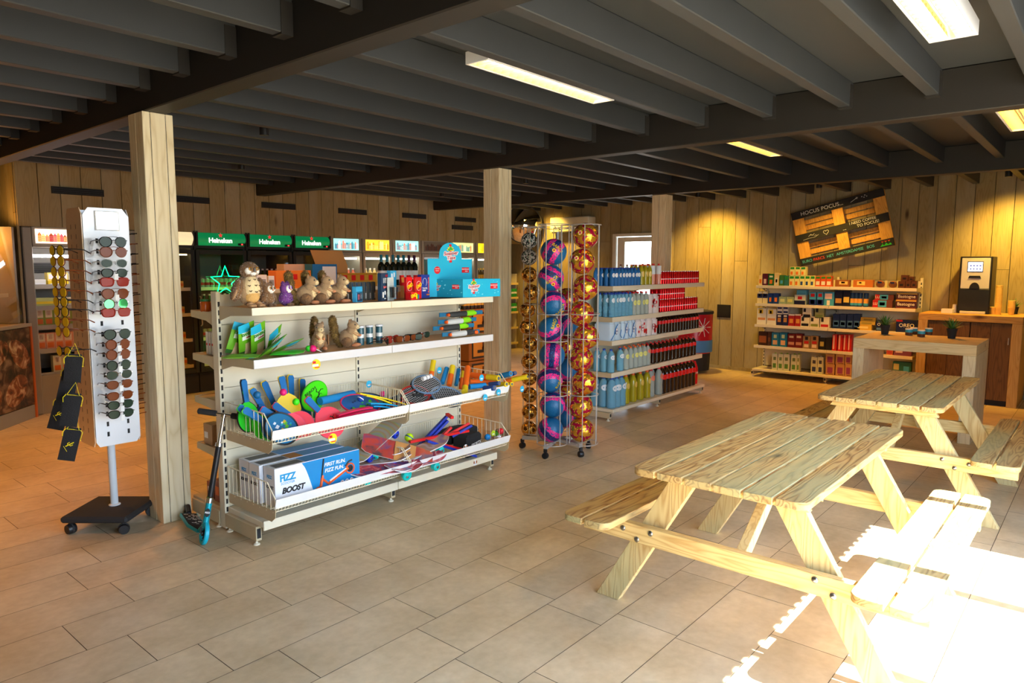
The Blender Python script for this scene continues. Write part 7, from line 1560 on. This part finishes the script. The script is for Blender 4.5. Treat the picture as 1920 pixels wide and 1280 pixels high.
for i, (a, b_, y, bs) in enumerate(((660, 733, 250, 0), (736, 790, 250, 0), (793, 848, 248, 0), (690, 762, 190, 1), (764, 822, 205, 1))): gr(a, b_, y, 0, (90, 50, 22), [(.25, .75, .3, .6, (30, 20, 14))], 'brown cake bag at the right end of the top grocery shelf, %s' % ('lower left', 'lower middle', 'lower right', 'upper left', 'upper right')[i], base=SW[0]+.088 if bs else None, crop=1, cat='food bag', grp='brown cake bags')
for i, (a, b_) in enumerate(((108, 158), (161, 211))): gr(a, b_, 352, 1, (230, 215, 160), [(0, 1, .45, .8, Nv), (.3, .7, .6, .95, Wt)], 'white and navy sugar pack on the second grocery shelf, %s' % ('left', 'right')[i], grp='white and navy packs')
for i, (a, b_) in enumerate(((214, 261), (263, 322))): gr(a, b_, 372, 1, (10, 60, 130), [(.3, .75, .2, .6, Or)], 'dark blue pack with an orange print on the second grocery shelf, %s' % ('left', 'right')[i], grp='dark blue packs')
gr(322, 395, 405, 1, (150, 170, 140), [(.2, .8, .3, .7, (210, 215, 150))], 'pale clear pack on the second grocery shelf, left of two'); gr(397, 474, 408, 1, (160, 175, 130), [(.2, .8, .3, .7, (215, 210, 120))], 'pale clear pack on the second grocery shelf, right of two')
z_ = gr(478, 590, 388, 1, (205, 210, 195), [(0, 1, 0, .42, (20, 25, 60)), (.3, .7, .55, .85, Rd_)], 'white and dark blue box with a red oval, under the sky-blue one'); gr(500, 602, 340, 1, (80, 160, 190), [(.1, .9, .1, .3, (60, 130, 170))], 'sky-blue box lying on the white and dark blue one', base=z_)
for i, (a, b_) in enumerate(((628, 695), (705, 768))): gr(a, b_, 362, 1, (70, 165, 205), [(0, 1, 0, .45, (20, 40, 120)), (.2, .8, .65, .9, Rd_), (.2, .8, .1, .4, Or)], 'sky and navy biscuit box with a red oval, %s of two' % ('left', 'right')[i], grp='sky and navy boxes')
gr(775, 878, 360, 1, (70, 165, 205), [(.1, .8, .5, .9, (230, 200, 200)), (.3, .6, .05, .4, Wt)], 'wide sky-blue box right of the navy ones'); gr(30, 108, 345, 1, (20, 24, 50), [(.1, .9, .2, .5, (190, 140, 70))], 'dark cookie pack, left of the blue tubes', crop=1, cat='food bag'); gr(112, 184, 345, 1, (20, 24, 50), [(.1, .9, .25, .6, (225, 195, 90))], 'dark cookie pack touching the blue tubes', crop=1, cat='food bag')
for i, px in enumerate((208, 246, 285, 345)):
    P = gx(1560+px/5.333, 540, 10.14); t = thing('biscuit_tube', 'blue biscuit tube on the second grocery shelf, %s of four' % ('leftmost', 'second', 'third', 'rightmost')[i], 'tube', (10.15, P.y, SW[1]+.0005), 0, 'blue biscuit tubes'); MB().lathe([(.03, 0), (.03, .185)], C('tube blue', 20, 60, 110), 16).build('tube_body', t); MB().lathe([(.0305, .02), (.0305, .09)], C('tube sky', 60, 160, 200), 16, cap=False).lathe([(.0306, .05), (.0306, .11)], C('tube gold', 230, 170, 60), 16, cap=False).build('tube_label', t)
z_ = gr(405, 610, 440, 1, (110, 60, 40), [(0, .26, 0, 1, Rd_), (.28, .7, .1, .95, Sk), (.35, .62, .3, .7, Wt)], 'lower long LU biscuit pack, red and sky blue', crop=1, txt=[('LU', .045, .5, Wt, -.37)]); gr(430, 622, 385, 1, (110, 60, 40), [(0, .24, 0, 1, Rd_), (.26, .7, .1, .95, Sk), (.35, .62, .3, .7, Wt)], 'upper long LU biscuit pack, red and sky blue', base=z_, crop=1, txt=[('LU', .045, .5, Wt, -.37)])
z_ = gr(635, 848, 438, 1, (70, 30, 50), [(0, 1, .82, 1, (215, 170, 70)), (.02, .98, .0, .15, (120, 60, 40))], 'lower Bastogne biscuit pack at the right end', crop=1, txt=[('Bastogne', .055, .5, Wt)]); gr(645, 856, 372, 1, (70, 30, 50), [(0, 1, .82, 1, (215, 170, 70)), (.02, .98, .0, .15, (120, 60, 40))], 'upper Bastogne biscuit pack at the right end', base=z_, crop=1, txt=[('Bastogne', .055, .5, Wt)])
for i, (a, b_) in enumerate(((105, 200), (204, 300))): gr(a, b_, 522+6*i, 2, (232, 226, 205), [(.15, .65, .68, .95, Yl), (.28, .5, .7, .88, Bk_), (.1, .9, .28, .42, (220, 150, 90))], 'big white coffee box with a yellow cup, %s of two' % ('left', 'right')[i], grp='white coffee boxes')
for i, (a, b_) in enumerate(((300, 356), (360, 415))):
    z_ = gr(a, b_, 582, 2, (18, 30, 80), [(.2, .8, .3, .7, (190, 130, 60)), (.2, .8, .78, .92, Wt)], 'navy coffee pack under the small striped ones, %s' % ('left', 'right')[i], grp='navy coffee packs')
    z2_ = gr(a+5, b_+2, 541, 2, (225, 220, 205), [(.08, .92, .3, .75, Nv)], 'small white and navy pack, lower of the %s pair' % ('left', 'right')[i], base=z_, grp='small white and navy packs'); gr(a+5, b_+2, 501, 2, (225, 220, 205), [(.08, .92, .3, .75, Nv)], 'small white and navy pack, upper of the %s pair' % ('left', 'right')[i], base=z2_, grp='small white and navy packs')
for i, (a, b_) in enumerate(((418, 480), (483, 545))): gr(a, b_, 580, 2, (170, 30, 30), [(0, 1, .88, 1, Wt), (.2, .8, .25, .6, (220, 150, 60))], 'red coffee pack with a white top, %s of two' % ('left', 'right')[i], grp='red coffee packs')
for i, (a, b_, k) in enumerate(((540, 632, Bk_), (635, 726, (130, 140, 60)), (735, 830, Rd_))): z_ = gr(a, b_, 602+4*i, 2, (225, 218, 190), [(.1, .38, .55, .9, Bk_), (.1, .9, .08, .32, k)], 'cream capsule box with a black disc and %s band, lower row' % ('black', 'olive', 'red')[i], grp='capsule boxes')
for i, (a, b_, k) in enumerate(((560, 650, Bk_), (683, 775, (120, 140, 70)))): gr(a, b_, 513, 2, (225, 218, 190) if i == 0 else (150, 155, 100), [(.1, .38, .55, .9, Bk_), (.1, .9, .08, .32, k)], 'capsule box on top of the lower row, %s' % ('cream one', 'olive one')[i], base=SW[2]+.128, grp='capsule boxes')
for i, (a, b_) in enumerate(((10, 78), (80, 146), (152, 216), (218, 286))): gr(a, b_, 579, 2, (16, 40, 90), [(.1, .9, .15, .55, (60, 100, 150)), (.2, .8, .25, .45, (120, 80, 50))], 'dark blue cookie bag on the third grocery shelf, %s from the left' % ordn[i].replace('top', 'first'), crop=1, cat='food bag', grp='dark blue cookie bags')
z_ = gr(220, 400, 685, 2, (215, 175, 60), [(.2, .8, .3, .7, (235, 215, 140))], 'yellow long pack, lowest of three', crop=1, cat='food bag'); z_ = gr(262, 435, 655, 2, (190, 160, 60), [(.2, .8, .3, .7, (150, 140, 60))], 'yellow-olive long pack, middle of three', base=z_, crop=1, cat='food bag'); gr(285, 440, 615, 2, (150, 130, 50), [(.2, .8, .3, .7, (110, 100, 40))], 'olive long pack, uppermost of three', base=z_, crop=1, cat='food bag')
gr(443, 500, 640, 2, (16, 30, 80), [(.1, .9, .1, .3, (90, 130, 180))], 'navy cookie pack behind the left potted plant', crop=1, txt=[('O', .05, .6, Wt)]); gr(640, 860, 640, 2, (16, 30, 80), [(0, .3, .85, 1, Rd_), (.6, .95, .1, .4, (120, 80, 50))], 'long navy OREO box at the right end of the third grocery shelf', crop=1, txt=[('OREO', .065, .55, Wt)])
gr(118, 208, 755, 3, (60, 30, 20), [(.1, .9, .2, .7, (160, 90, 40))], 'dark brown chocolate box, leftmost on the fourth grocery shelf'); gr(211, 247, 758, 3, (70, 38, 25), [(.2, .8, .3, .6, (120, 70, 40))], 'narrow dark brown pack beside the chocolate box')
for i, (a, b_) in enumerate(((250, 325), (328, 405))): gr(a, b_, 765, 3, (20, 120, 160), [(.2, .8, .12, .45, (220, 170, 120)), (.3, .7, .6, .85, (190, 210, 160))], 'sky-blue coffee box with a cup, %s of two' % ('left', 'right')[i], grp='sky-blue coffee boxes')
for i, (a, b_) in enumerate(((412, 485), (487, 560))): gr(a, b_, 776, 3, (110, 22, 20), [(.1, .9, .2, .4, (200, 140, 110)), (.2, .8, .7, .85, (200, 180, 150))], 'dark red coffee box with a cup, %s of two' % ('left', 'right')[i], grp='dark red coffee boxes')
for i, (a, b_) in enumerate(((562, 638), (641, 720))): gr(a, b_, 800, 3, (150, 120, 80), [(.2, .8, .1, .35, (230, 200, 170)), (.2, .8, .4, .6, Rd_), (.3, .7, .7, .95, Bk_)], 'tan coffee box with a dark seal, %s of two' % ('left', 'right')[i], grp='tan coffee boxes')
gr(722, 788, 820, 3, (24, 22, 20), [(.2, .8, .3, .7, (180, 160, 80))], 'black coffee box with a gold seal'); gr(790, 850, 822, 3, (30, 26, 24), [], 'plain black box right of the gold-sealed one')
for i, (a, b_, cp) in enumerate(((858, 905, 0), (62, 110, 1), (114, 157, 1), (160, 199, 1))): gr(a, b_, 785, 3, (195, 30, 25), [(.2, .5, .1, .95, (230, 190, 170))], 'tall red biscuit roll on the fourth grocery shelf, %s of four' % ('leftmost', 'second', 'third', 'rightmost')[i], crop=cp, grp='red biscuit rolls')
gr(545, 612, 930, 3, (200, 110, 50), [(.1, .9, .2, .7, (180, 60, 50))], 'orange pack seen under the bar table', crop=1); gr(616, 800, 925, 3, (120, 60, 90), [(.1, .5, .4, .8, (220, 190, 190))], 'mauve biscuit pack seen under the bar table', crop=1); gr(606, 795, 1060, 4, (40, 110, 90), [(.05, .35, .6, .9, (210, 200, 120)), (.1, .9, .15, .45, (190, 80, 40)), (.6, .9, .5, .8, Sk)], 'green and blue boxed toy on the base shelf seen under the bar table', crop=1)
for i, (a, b_, y) in enumerate(((255, 309, 975), (314, 367, 978), (370, 430, 980), (445, 502, 985), (505, 530, 985), (645, 708, 1008), (711, 768, 1010))):
    zt = gr(a, b_, y, 4, (215, 218, 190), [(.2, .8, .12, .4, (90, 140, 60) if i < 5 else (50, 60, 110)), (.25, .75, .6, .8, (110, 130, 80) if i < 5 else (70, 70, 90))], ('white and green milk carton on the base grocery shelf, %s' if i < 5 else 'white and blue milk carton on the base grocery shelf, %s') % ('first from left', 'second', 'third', 'fourth', 'fifth, half hidden', 'left of two', 'right of two')[i], cat='carton', nm='milk_carton', grp='milk cartons')
    c = [o for o in bpy.data.objects if o.name.startswith('milk_carton')][-1]
    l = sorted([o for o in bpy.data.objects if o.name.startswith('milk_carton')], key=lambda o: o.name)[-1]
    MB().lathe([(.013, 0), (.013, .012)], C('cap lime', 150, 200, 60) if i < 5 else m_wht, 12, (0, .03, zt-SW[4]-.001)).build('cap', l)
for i, (a, b_, cp) in enumerate(((790, 880, 0), (37, 128, 1), (131, 198, 1))):
    z_ = gr(a, b_, 1085, 4, Kr, [(.2, .8, .2, .75, (150, 60, 110)), (.3, .9, .08, .14, (110, 60, 40))], 'kraft box with a purple disc in the lower row, %s from the left' % ordn[i].replace('top', 'first'), crop=cp, grp='kraft boxes'); gr(a, b_, 980+4*i, 4, Kr, [(.2, .8, .2, .75, (150, 60, 110)), (.3, .9, .08, .14, (110, 60, 40))], 'kraft box with a purple disc in the upper row, %s from the left' % ordn[i].replace('top', 'first'), base=z_, crop=cp, grp='kraft boxes')
# ================================================================== pallet sign
w_pal = wood('orange pallet wood', sr(238, 180, 84), sr(200, 134, 56), sr(90, 50, 20), 'Y', 1, .6, .3, None, 0, .2)
th = radians(13.4); t = thing('pallet_sign', 'tilted wooden pallet sign with three black chalk boards on the plank wall', 'sign', (10.37, 3.428, 1.605))
t.matrix_world = Matrix(((0, 0, -1, 10.37), (-cos(th), sin(th), 0, 3.428), (sin(th), cos(th), 0, 1.605), (0, 0, 0, 1)))
PWd, PH = 1.22, .775
for nm, (a, c) in (('chalk_board', (.0, .105)), ('chalk_board', (.335, .445)), ('chalk_board', (.67, .775))):
    b = MB(); b.box(0, PWd, a, c, .0, .022, m_blackm, .002); o = b.build(nm, t)
    ch = mat('white chalk', (.8, .8, .78), .9)
    if a == .67: textmesh('HOCUS POCUS...', .075, ch, 'lettering', o, Matrix.Translation((.42, .722, .023)), spacing=1.02); s = MB(); s.tube([(.80, .70, .0235), (.88, .735, .0235)], .003, ch, 5); star(MB(), 0, 0, 0, .01, .005, ch); s.T = Matrix.Translation((0, 0, .023))
    if a == .67:
        for (x, y_, r_) in ((.885, .737, .016), (.95, .735, .008), (.975, .72, .008), (.99, .745, .01), (1.01, .725, .008)):
            for k in range(3): an = k*pi/3; s.T = Matrix(); s.tube([(x-r_*cos(an), y_-r_*sin(an), .0235), (x+r_*cos(an), y_+r_*sin(an), .0235)], .002, ch, 4)
        s.build('wand_drawing', o)
    elif a == .335:
        textmesh('I NEED COFFEE', .05, ch, 'lettering', o, Matrix.Translation((.90, .417, .023))); textmesh('TO FOCUS!', .055, ch, 'lettering', o, Matrix.Translation((.96, .364, .023))); textmesh('...', .07, ch, 'lettering', o, Matrix.Translation((.66, .375, .023)))
        s = MB(); s.tube([(.42+.035*(16*sin(q)**3)/16, .39+.0022*(13*cos(q)-5*cos(2*q)-2*cos(3*q)-cos(4*q)), .0235) for q in [k*.2618 for k in range(24)]], .0025, ch, 4, closed=True)
        for k in range(6): s.tube([(.18+.02*k, .39+.02*sin(k), .0235), (.22+.015*k, .40+.015*cos(k*2), .0235)], .002, ch, 4)
        s.tube([(.10, .355, .0235), (.18, .365, .0235), (.26, .36, .0235), (.32, .385, .0235)], .002, ch, 4); s.build('cup_drawing', o)
    else:
        for s_, x, k, al in (('EURO', .12, (90, 190, 200), 'CENTER'), ('PARCS', .28, (225, 70, 50), 'CENTER'), ('HET', .435, (90, 200, 190), 'CENTER'), ('AMSTERDAMSE', .69, (90, 200, 190), 'CENTER'), ('BOS', .955, (90, 200, 190), 'CENTER')): textmesh(s_, .054, C('chalk %d' % k[0], *k, .9), 'lettering', o, Matrix.Translation((x-.02, .053, .023)), spacing=.95)
        s = MB(); gc = C('chalk green', 60, 200, 60, .9); s.prism([(1.05, .02), (1.19, .02), (1.18, .045), (1.15, .03), (1.13, .055), (1.10, .03), (1.08, .045)], .001, gc, 'XY', y0=.022)
        for x in (1.08, 1.12, 1.16): s.tube([(x, .03, .0235), (x+.005, .075, .0235)], .002, gc, 4); s.prism([(x-.005, .07), (x+.015, .07), (x+.018, .09), (x+.005, .08), (x-.008, .09)], .001, C('chalk red', 225, 60, 40, .9), 'XY', y0=.022)
        s.build('tulip_drawing', o)
for x, w_ in ((.0, .155), (.535, .145), (1.07, .15)):
    b = MB(); b.box(x, x+w_, .0, PH, -.023, -.001, w_pal, .002); b.build('cross_plank', t)
for y_ in (.15, .24, .50, .58):
    b = MB(); b.box(.02, PWd-.02, y_, y_+.065, -.125, -.105, w_pal, .002); b.build('rear_slat', t)
for x in (.01, .55, 1.08):
    for y_ in (.01, .345, .68): MB().box(x, x+.13, y_, y_+.09, -.104, -.024, w_pal, .003).build('block', t)
# ================================================================== coffee counter, machine, cups
w_cnt = wood('counter pale timber', sr(205, 170, 105), sr(180, 140, 76), sr(110, 74, 36), 'Z', .8, .6, .2, None, 0, .15); w_cnty = wood('counter top timber', sr(205, 165, 95), sr(175, 130, 66), sr(100, 64, 30), 'Y', .8, .6, .3, None, 0, .15); w_cdr = wood('brown door boards', sr(118, 84, 44), sr(84, 56, 28), sr(46, 28, 14), 'Z', .8, .6, .2, None, 0, .25)
t = thing('coffee_counter', 'timber coffee counter with brown plank doors against the wall', 'counter', (9.75, 1.28, 0)); b = MB()
b.box(0, .735, -.52, -.42, 0, .965, w_cnt, .003); b.build('side_post', t); MB().box(0, .735, .42, .52, 0, .965, w_cnt, .003).build('side_post', t); MB().box(0, .735, -.52, .52, .967, 1.045, w_cnty, .003).build('worktop', t); MB().box(.05, .7, -.419, .419, .0, .06, m_slot).build('plinth', t)
for a, b_, nm in ((-.419, -.02, 'l'), (-.014, .419, 'r')):
    d = MB(); n = 2
    for k in range(n): d.box(.02, .045, a+(b_-a)*k/n+.002, a+(b_-a)*(k+1)/n-.002, .065, .96, w_cdr)
    do = d.build('door', t); hb_ = MB(); hb_.box(.012, .02, a+.02 if nm == 'l' else b_-.03, a+.028 if nm == 'l' else b_-.022, .72, .80, m_steel); hb_.build('hinge', do)
t = thing('coffee_machine', 'grey and black coffee machine with a lit touch screen on the counter', 'coffee machine', (10.05, 1.285, 1.0465)); m_cm = C('machine silver', 200, 200, 205, .3)
b = MB(); b.box(0, .40, -.165, .165, 0, .685, m_black, .006); bo = b.build('body', t)
MB().box(-.008, .0, -.145, .145, .30, .665, m_cm, .003).build('front_panel', t); d = MB(); d.box(-.016, -.0085, -.155, .155, .005, .295, m_black, .004); d.box(-.05, 0, -.13, .13, .0, .03, m_cm, .003); d.build('drip_unit', t)
s = MB(); s.box(-.0105, -.008, -.075, .085, .50, .625, m_black); so = s.build('screen_frame', t); s = MB(); s.box(-.012, -.0105, -.068, .078, .508, .617, em('screen glow', (.55, .7, 1), 2.2)); sc = s.build('screen', so)
s = MB()
for k in range(4):
    for q in range(2): s.box(-.0125, -.012, -.055+.032*k, -.035+.032*k, .525+.04*q, .545+.04*q, em('screen icon', (.1, .12, .35), .6))
s.build('screen_icons', sc)
s = MB(); s.prism([(.05*cos(pi*k/12)*1.05, .30+.075*sin(pi*k/12)) for k in range(13)], .012, m_black, 'YZ', y0=-.02); s.build('spout_hood', t); s = MB(); s.prism([(-.06, .425), (.07, .425), (.06, .455), (-.05, .455)][::1], .006, m_black, 'YZ', y0=-.014); so = s.build('name_bar', t)
m_cup = C('paper cup yellowish', 235, 200, 110); 
def cupstack(px, py, n, lab, x=10.1):
    P = gx(px, py, x); t = thing('paper_cup_stack', lab, 'cups', (P.x, P.y, 1.0465)); 
    for k in range(n):
        b = MB(); b.lathe([(.026, 0), (.035, .08), (.037, .083), (.036, .087)], m_cup, 16, (0, 0, k*.0135 if n > 1 else 0)); b.build('paper_cup', t)
cupstack(1871, 584, 20, 'tall stack of paper cups beside the coffee machine'); cupstack(1862, 587, 1, 'single paper cup in front of the tall stack'); cupstack(1896, 586, 7, 'short stack of paper cups at the right end of the counter')
t = thing('sugar_box', 'small white open box left of the coffee machine', 'box', (10.0, gx(1777, 580, 10.0).y, 1.0465)); MB().box(-.06, .06, -.06, .06, 0, .005, m_white).box(-.06, .06, -.06, -.055, .005, .05, m_white).box(-.06, .06, .055, .06, .005, .05, m_white).box(-.06, -.055, -.055, .055, .005, .05, m_white).box(.055, .06, -.055, .055, .005, .05, m_white).build('tray', t)
t = thing('paper_cup', 'small pale cup lid stack leaning by the coffee machine', 'cup', (10.12, gx(1790, 575, 10.12).y, 1.0465)); MB().lathe([(.03, 0), (.022, .10), (.0, .105)], m_paper, 14).build('cup_body', t)
def plant(loc, sc, lab, n=26):
    t = thing('potted_succulent', lab, 'plant', loc); t.scale = (sc,)*3
    MB().lathe([(.032, 0), (.045, .085), (.048, .086), (.048, .096), (.043, .096), (.042, .085)], m_blackm, 20, cap=False).lathe([(.001, .084), (.042, .084)], C('soil', 50, 36, 24, .9), 20, cap=False).lathe([(.032, 0), (.001, .0)], m_blackm, 20, cap=False).build('pot', t)
    R = random.Random(int(loc[0]*10)); b = MB(); g1_, g2_ = C('leaf green', 70, 120, 50), C('leaf grey green', 95, 135, 80)
    for i in range(n):
        a = i*2.4; tl = .25+1.0*(i/n); L_ = .10+.03*R.random(); d = Vector((cos(a)*sin(tl), sin(a)*sin(tl), cos(tl))); s = d.cross(Vector((0, 0, 1))).normalized(); base = Vector((0, 0, .085))+d*.006; u = s.cross(d)
        pts = [base, base+d*L_*.35+u*.004, base+d*L_*.7+u*.002, base+d*L_]; w_ = [.006, .010, .006, .0005]; vs = []
        for p, w2 in zip(pts, w_): vs += [p-s*w2, p-u*w2*.35, p+s*w2, p+u*w2*.35]
        fs = []
        for k in range(3):
            for j in range(4): fs.append([k*4+j, k*4+(j+1) % 4, k*4+4+(j+1) % 4, k*4+4+j])
        b.add(vs, fs, g1_ if i % 3 else g2_)
    b.build('leaves', t)
P = gx(1903, 575, 10.3); plant((10.3, P.y, 1.0465), .9, 'small plant behind the cups at the right end of the coffee counter', 14)
# bar table
w_bar = wood('bar table boards', sr(232, 208, 158), sr(204, 174, 122), sr(118, 84, 50), 'Y', .8, .6, .25, None, 0, .12); w_barz = wood('bar table legs', sr(232, 216, 178), sr(208, 186, 142), sr(120, 90, 56), 'Z', .8, .6, .15, None, 0, .12)
t = thing('bar_table', 'high timber bar table with slab legs carrying two plants', 'table', (7.47, .905, 0)); b = MB()
for k in range(4): b.box(k*.2+.0005, k*.2+.1985, 0, 1.03, .81, .91, w_bar, .002)
b.build('tabletop', t)
for y0 in (0, .93):
    b = MB()
    for k in range(4): b.box(k*.2+.0005, k*.2+.1985, y0, y0+.1, 0, .809, w_barz, .002)
    b.build('slab_leg', t)
p = gz(1659, 626, .912); plant((p.x, p.y, .9115), 1.0, 'potted succulent on the left of the bar table'); p = gz(1784, 634, .912); plant((p.x, p.y, .9115), 1.0, 'potted succulent on the right of the bar table')
for i, (px, py) in enumerate(((1704, 628), (1713, 626), (1727, 631), (1741, 627))):
    p = gz(px, py, .912); t = thing('candle_glass', 'blue-topped city print glass between the two plants, %s of four' % ('leftmost', 'second', 'third, nearest', 'rightmost')[i], 'glass', (p.x, p.y, .9115), 0, 'city print glasses')
    MB().lathe([(.034, 0), (.035, .03)], C('glass brown print', 90, 60, 45, .2), 20).build('skyline_print', t); MB().lathe([(.0351, .03), (.0352, .058)], C('glass sky print', 60, 170, 200, .2), 20).build('sky_print', t); MB().lathe([(.0353, .058), (.0354, .068)], m_wht, 20).build('rim_band', t)
# ================================================================== behind the toy gondola
ZM = 1.412
Xm = lambda px, y: gy(px, 510, y).x
def mb_(px0, px1, yt, y, d, m, lab, parts=None, txt=None, z=ZM, cat='box', nm='carton_box'):
    xa, xb = Xm(px0, y), Xm(px1, y); h = gy((px0+px1)/2, yt, y).z-z; return boxy(nm, xb-xa, d, h, m, (xa+xb)/2, y, z, 0, lab, cat, None, parts, txt)
mb_(517, 583, 507, 5.40, .12, C('orange carton', 235, 130, 40), 'orange carton behind the plush squirrels', [(.35, .6, .5, .8, m_red), (.75, .95, .5, .8, C('hot rose', 240, 20, 90))]); mb_(533, 584, 495, 5.56, .12, C('pale carton', 190, 165, 140), 'pale brown carton behind the orange one'); mb_(478, 500, 515, 5.40, .08, m_paper, 'small white carton left of the orange one', [(.1, .9, .3, .7, C('grey print', 150, 150, 150))]); mb_(503, 514, 517, 5.40, .08, m_paper, 'tiny white carton beside the orange one', [(.1, .9, .3, .7, C('grey print', 150, 150, 150))])
o = mb_(586, 632, 495, 5.42, .12, C('blue carton', 30, 110, 170), 'blue and white carton under the raised cardboard flap', [(.4, .95, .1, .9, m_paper)]); 
t = thing('cardboard_lid', 'raised brown cardboard flap behind the plush squirrels', 'box', (0, 5.56, 0)); b = MB(); xa, xb, xc, xd = Xm(583, 5.56), Xm(642, 5.56), Xm(652, 5.56), Xm(593, 5.56); za, zb_ = gy(600, 469, 5.56).z, gy(600, 498, 5.56).z; b.prism([(xd, zb_), (xc, zb_), (xb, za), (xa, za)], .005, m_kraft, 'XZ'); b.prism([(xd, ZM-0), (xc, ZM-0), (xc, zb_), (xd, zb_)], .005, m_kraft, 'XZ'); b.build('flap', t)
for i in range(9):
    x = Xm(640+i*8, 5.45); t = thing('snack_tray', ol('yellow and red snack pack behind the squirrels', i), 'snack', (x, 5.46, ZM+.0), 0, 'yellow and red snack packs'); MB().box(-.028, .028, 0, .05, 0, .13, C('snack amber', 190, 140, 50, .2), .004).build('pack_body', t); MB().box(-.024, .024, -.001, 0, .06, .11, m_red if i % 2 else m_gold).build('pack_label', t)
WINE = [(.036, 0), (.038, .01), (.038, .18), (.03, .21), (.014, .235), (.0135, .30)]
mwt = C('foil teal', 20, 110, 125, .3); mwp = C('foil plum', 70, 30, 60, .3); m_wb = mat('dark wine bottle', sr(24, 30, 20), .12, coat=.4)
pw1 = bottle('wine_bottle', WINE, m_wb, (.0155, .235, .305, mwt), (.0385, .06, .15, m_paper), lab='wine bottle with teal foil behind the game boxes', grp='teal-foil wine bottles'); pw2 = bottle('wine_bottle', WINE, m_wb, (.0155, .235, .305, mwp), (.0385, .06, .15, m_paper), lab='wine bottle with dark plum foil behind the red card games', grp='plum-foil wine bottles')
b1_ = pw1['label']; b2_ = pw2['label']
for i, px in enumerate((715, 726, 737, 747, 757)): 
    L_ = (Xm(px, 5.5), 5.5, ZM); pw1['label'] = ol(b1_, 0)
    if i == 0: pw1.location = L_
    else: dup(pw1, L_, label=ol(b1_, i))
for i, px in enumerate((767, 777)):
    L_ = (Xm(px, 5.5), 5.5, ZM)
    pw2['label'] = ol(b2_, 0)
    if i == 0: pw2.location = L_
    else: dup(pw2, L_, label=ol(b2_, 1))
for z in (1.103, .803): row(pw1, 1, .1, x=0, first=False) if False else None
# crates seen between the toy gondola and the middle post
m_crt = C('crate brown', 150, 95, 35, .6)
for i in range(3):
    z = .012+i*.34; xx = gy(880, 700, 6.4).x+.25; t = thing('beer_crate', 'brown beer crate with a black-framed bottle picture, %s of the stack behind the toys' % ('lowest', 'middle', 'top')[i], 'crate', (xx, 6.4, z), 0, 'stacked beer crates'); b = MB(); b.box(-.25, .25, 0, .3, 0, .33, m_crt, .01); b.build('crate_body', t); b = MB(); b.box(-.20, .21, -.003, 0, .03, .30, m_blk); b.box(-.175, .185, -.005, -.003, .055, .275, C('picture amber', 200, 140, 50)); b.lathe([(.03, -.005), (.03, -.0085)], C('picture brown', 90, 45, 20), 12, (.02, 0, .16), 'Y'); b.box(-.0, .04, -.0085, -.005, .12, .25, C('picture brown', 90, 45, 20)); b.box(-.10, .12, -.010, -.0085, .10, .14, m_blk); b.build('bottle_picture', t)
for x0, lab, g_ in ((gy(872, 590, 6.42).x, 'dark bottle with gold label standing on the crates behind the toys', 'bottles on the crates'),):
    p = bottle('beer_bottle', BEER, m_bd, (.0145, .205, .24, m_gold), (.0325, .05, .12, m_gold), lab=lab, grp=g_, parts=False); row(p, 6, .07, x=x0+.04, y=6.48, z=1.034)
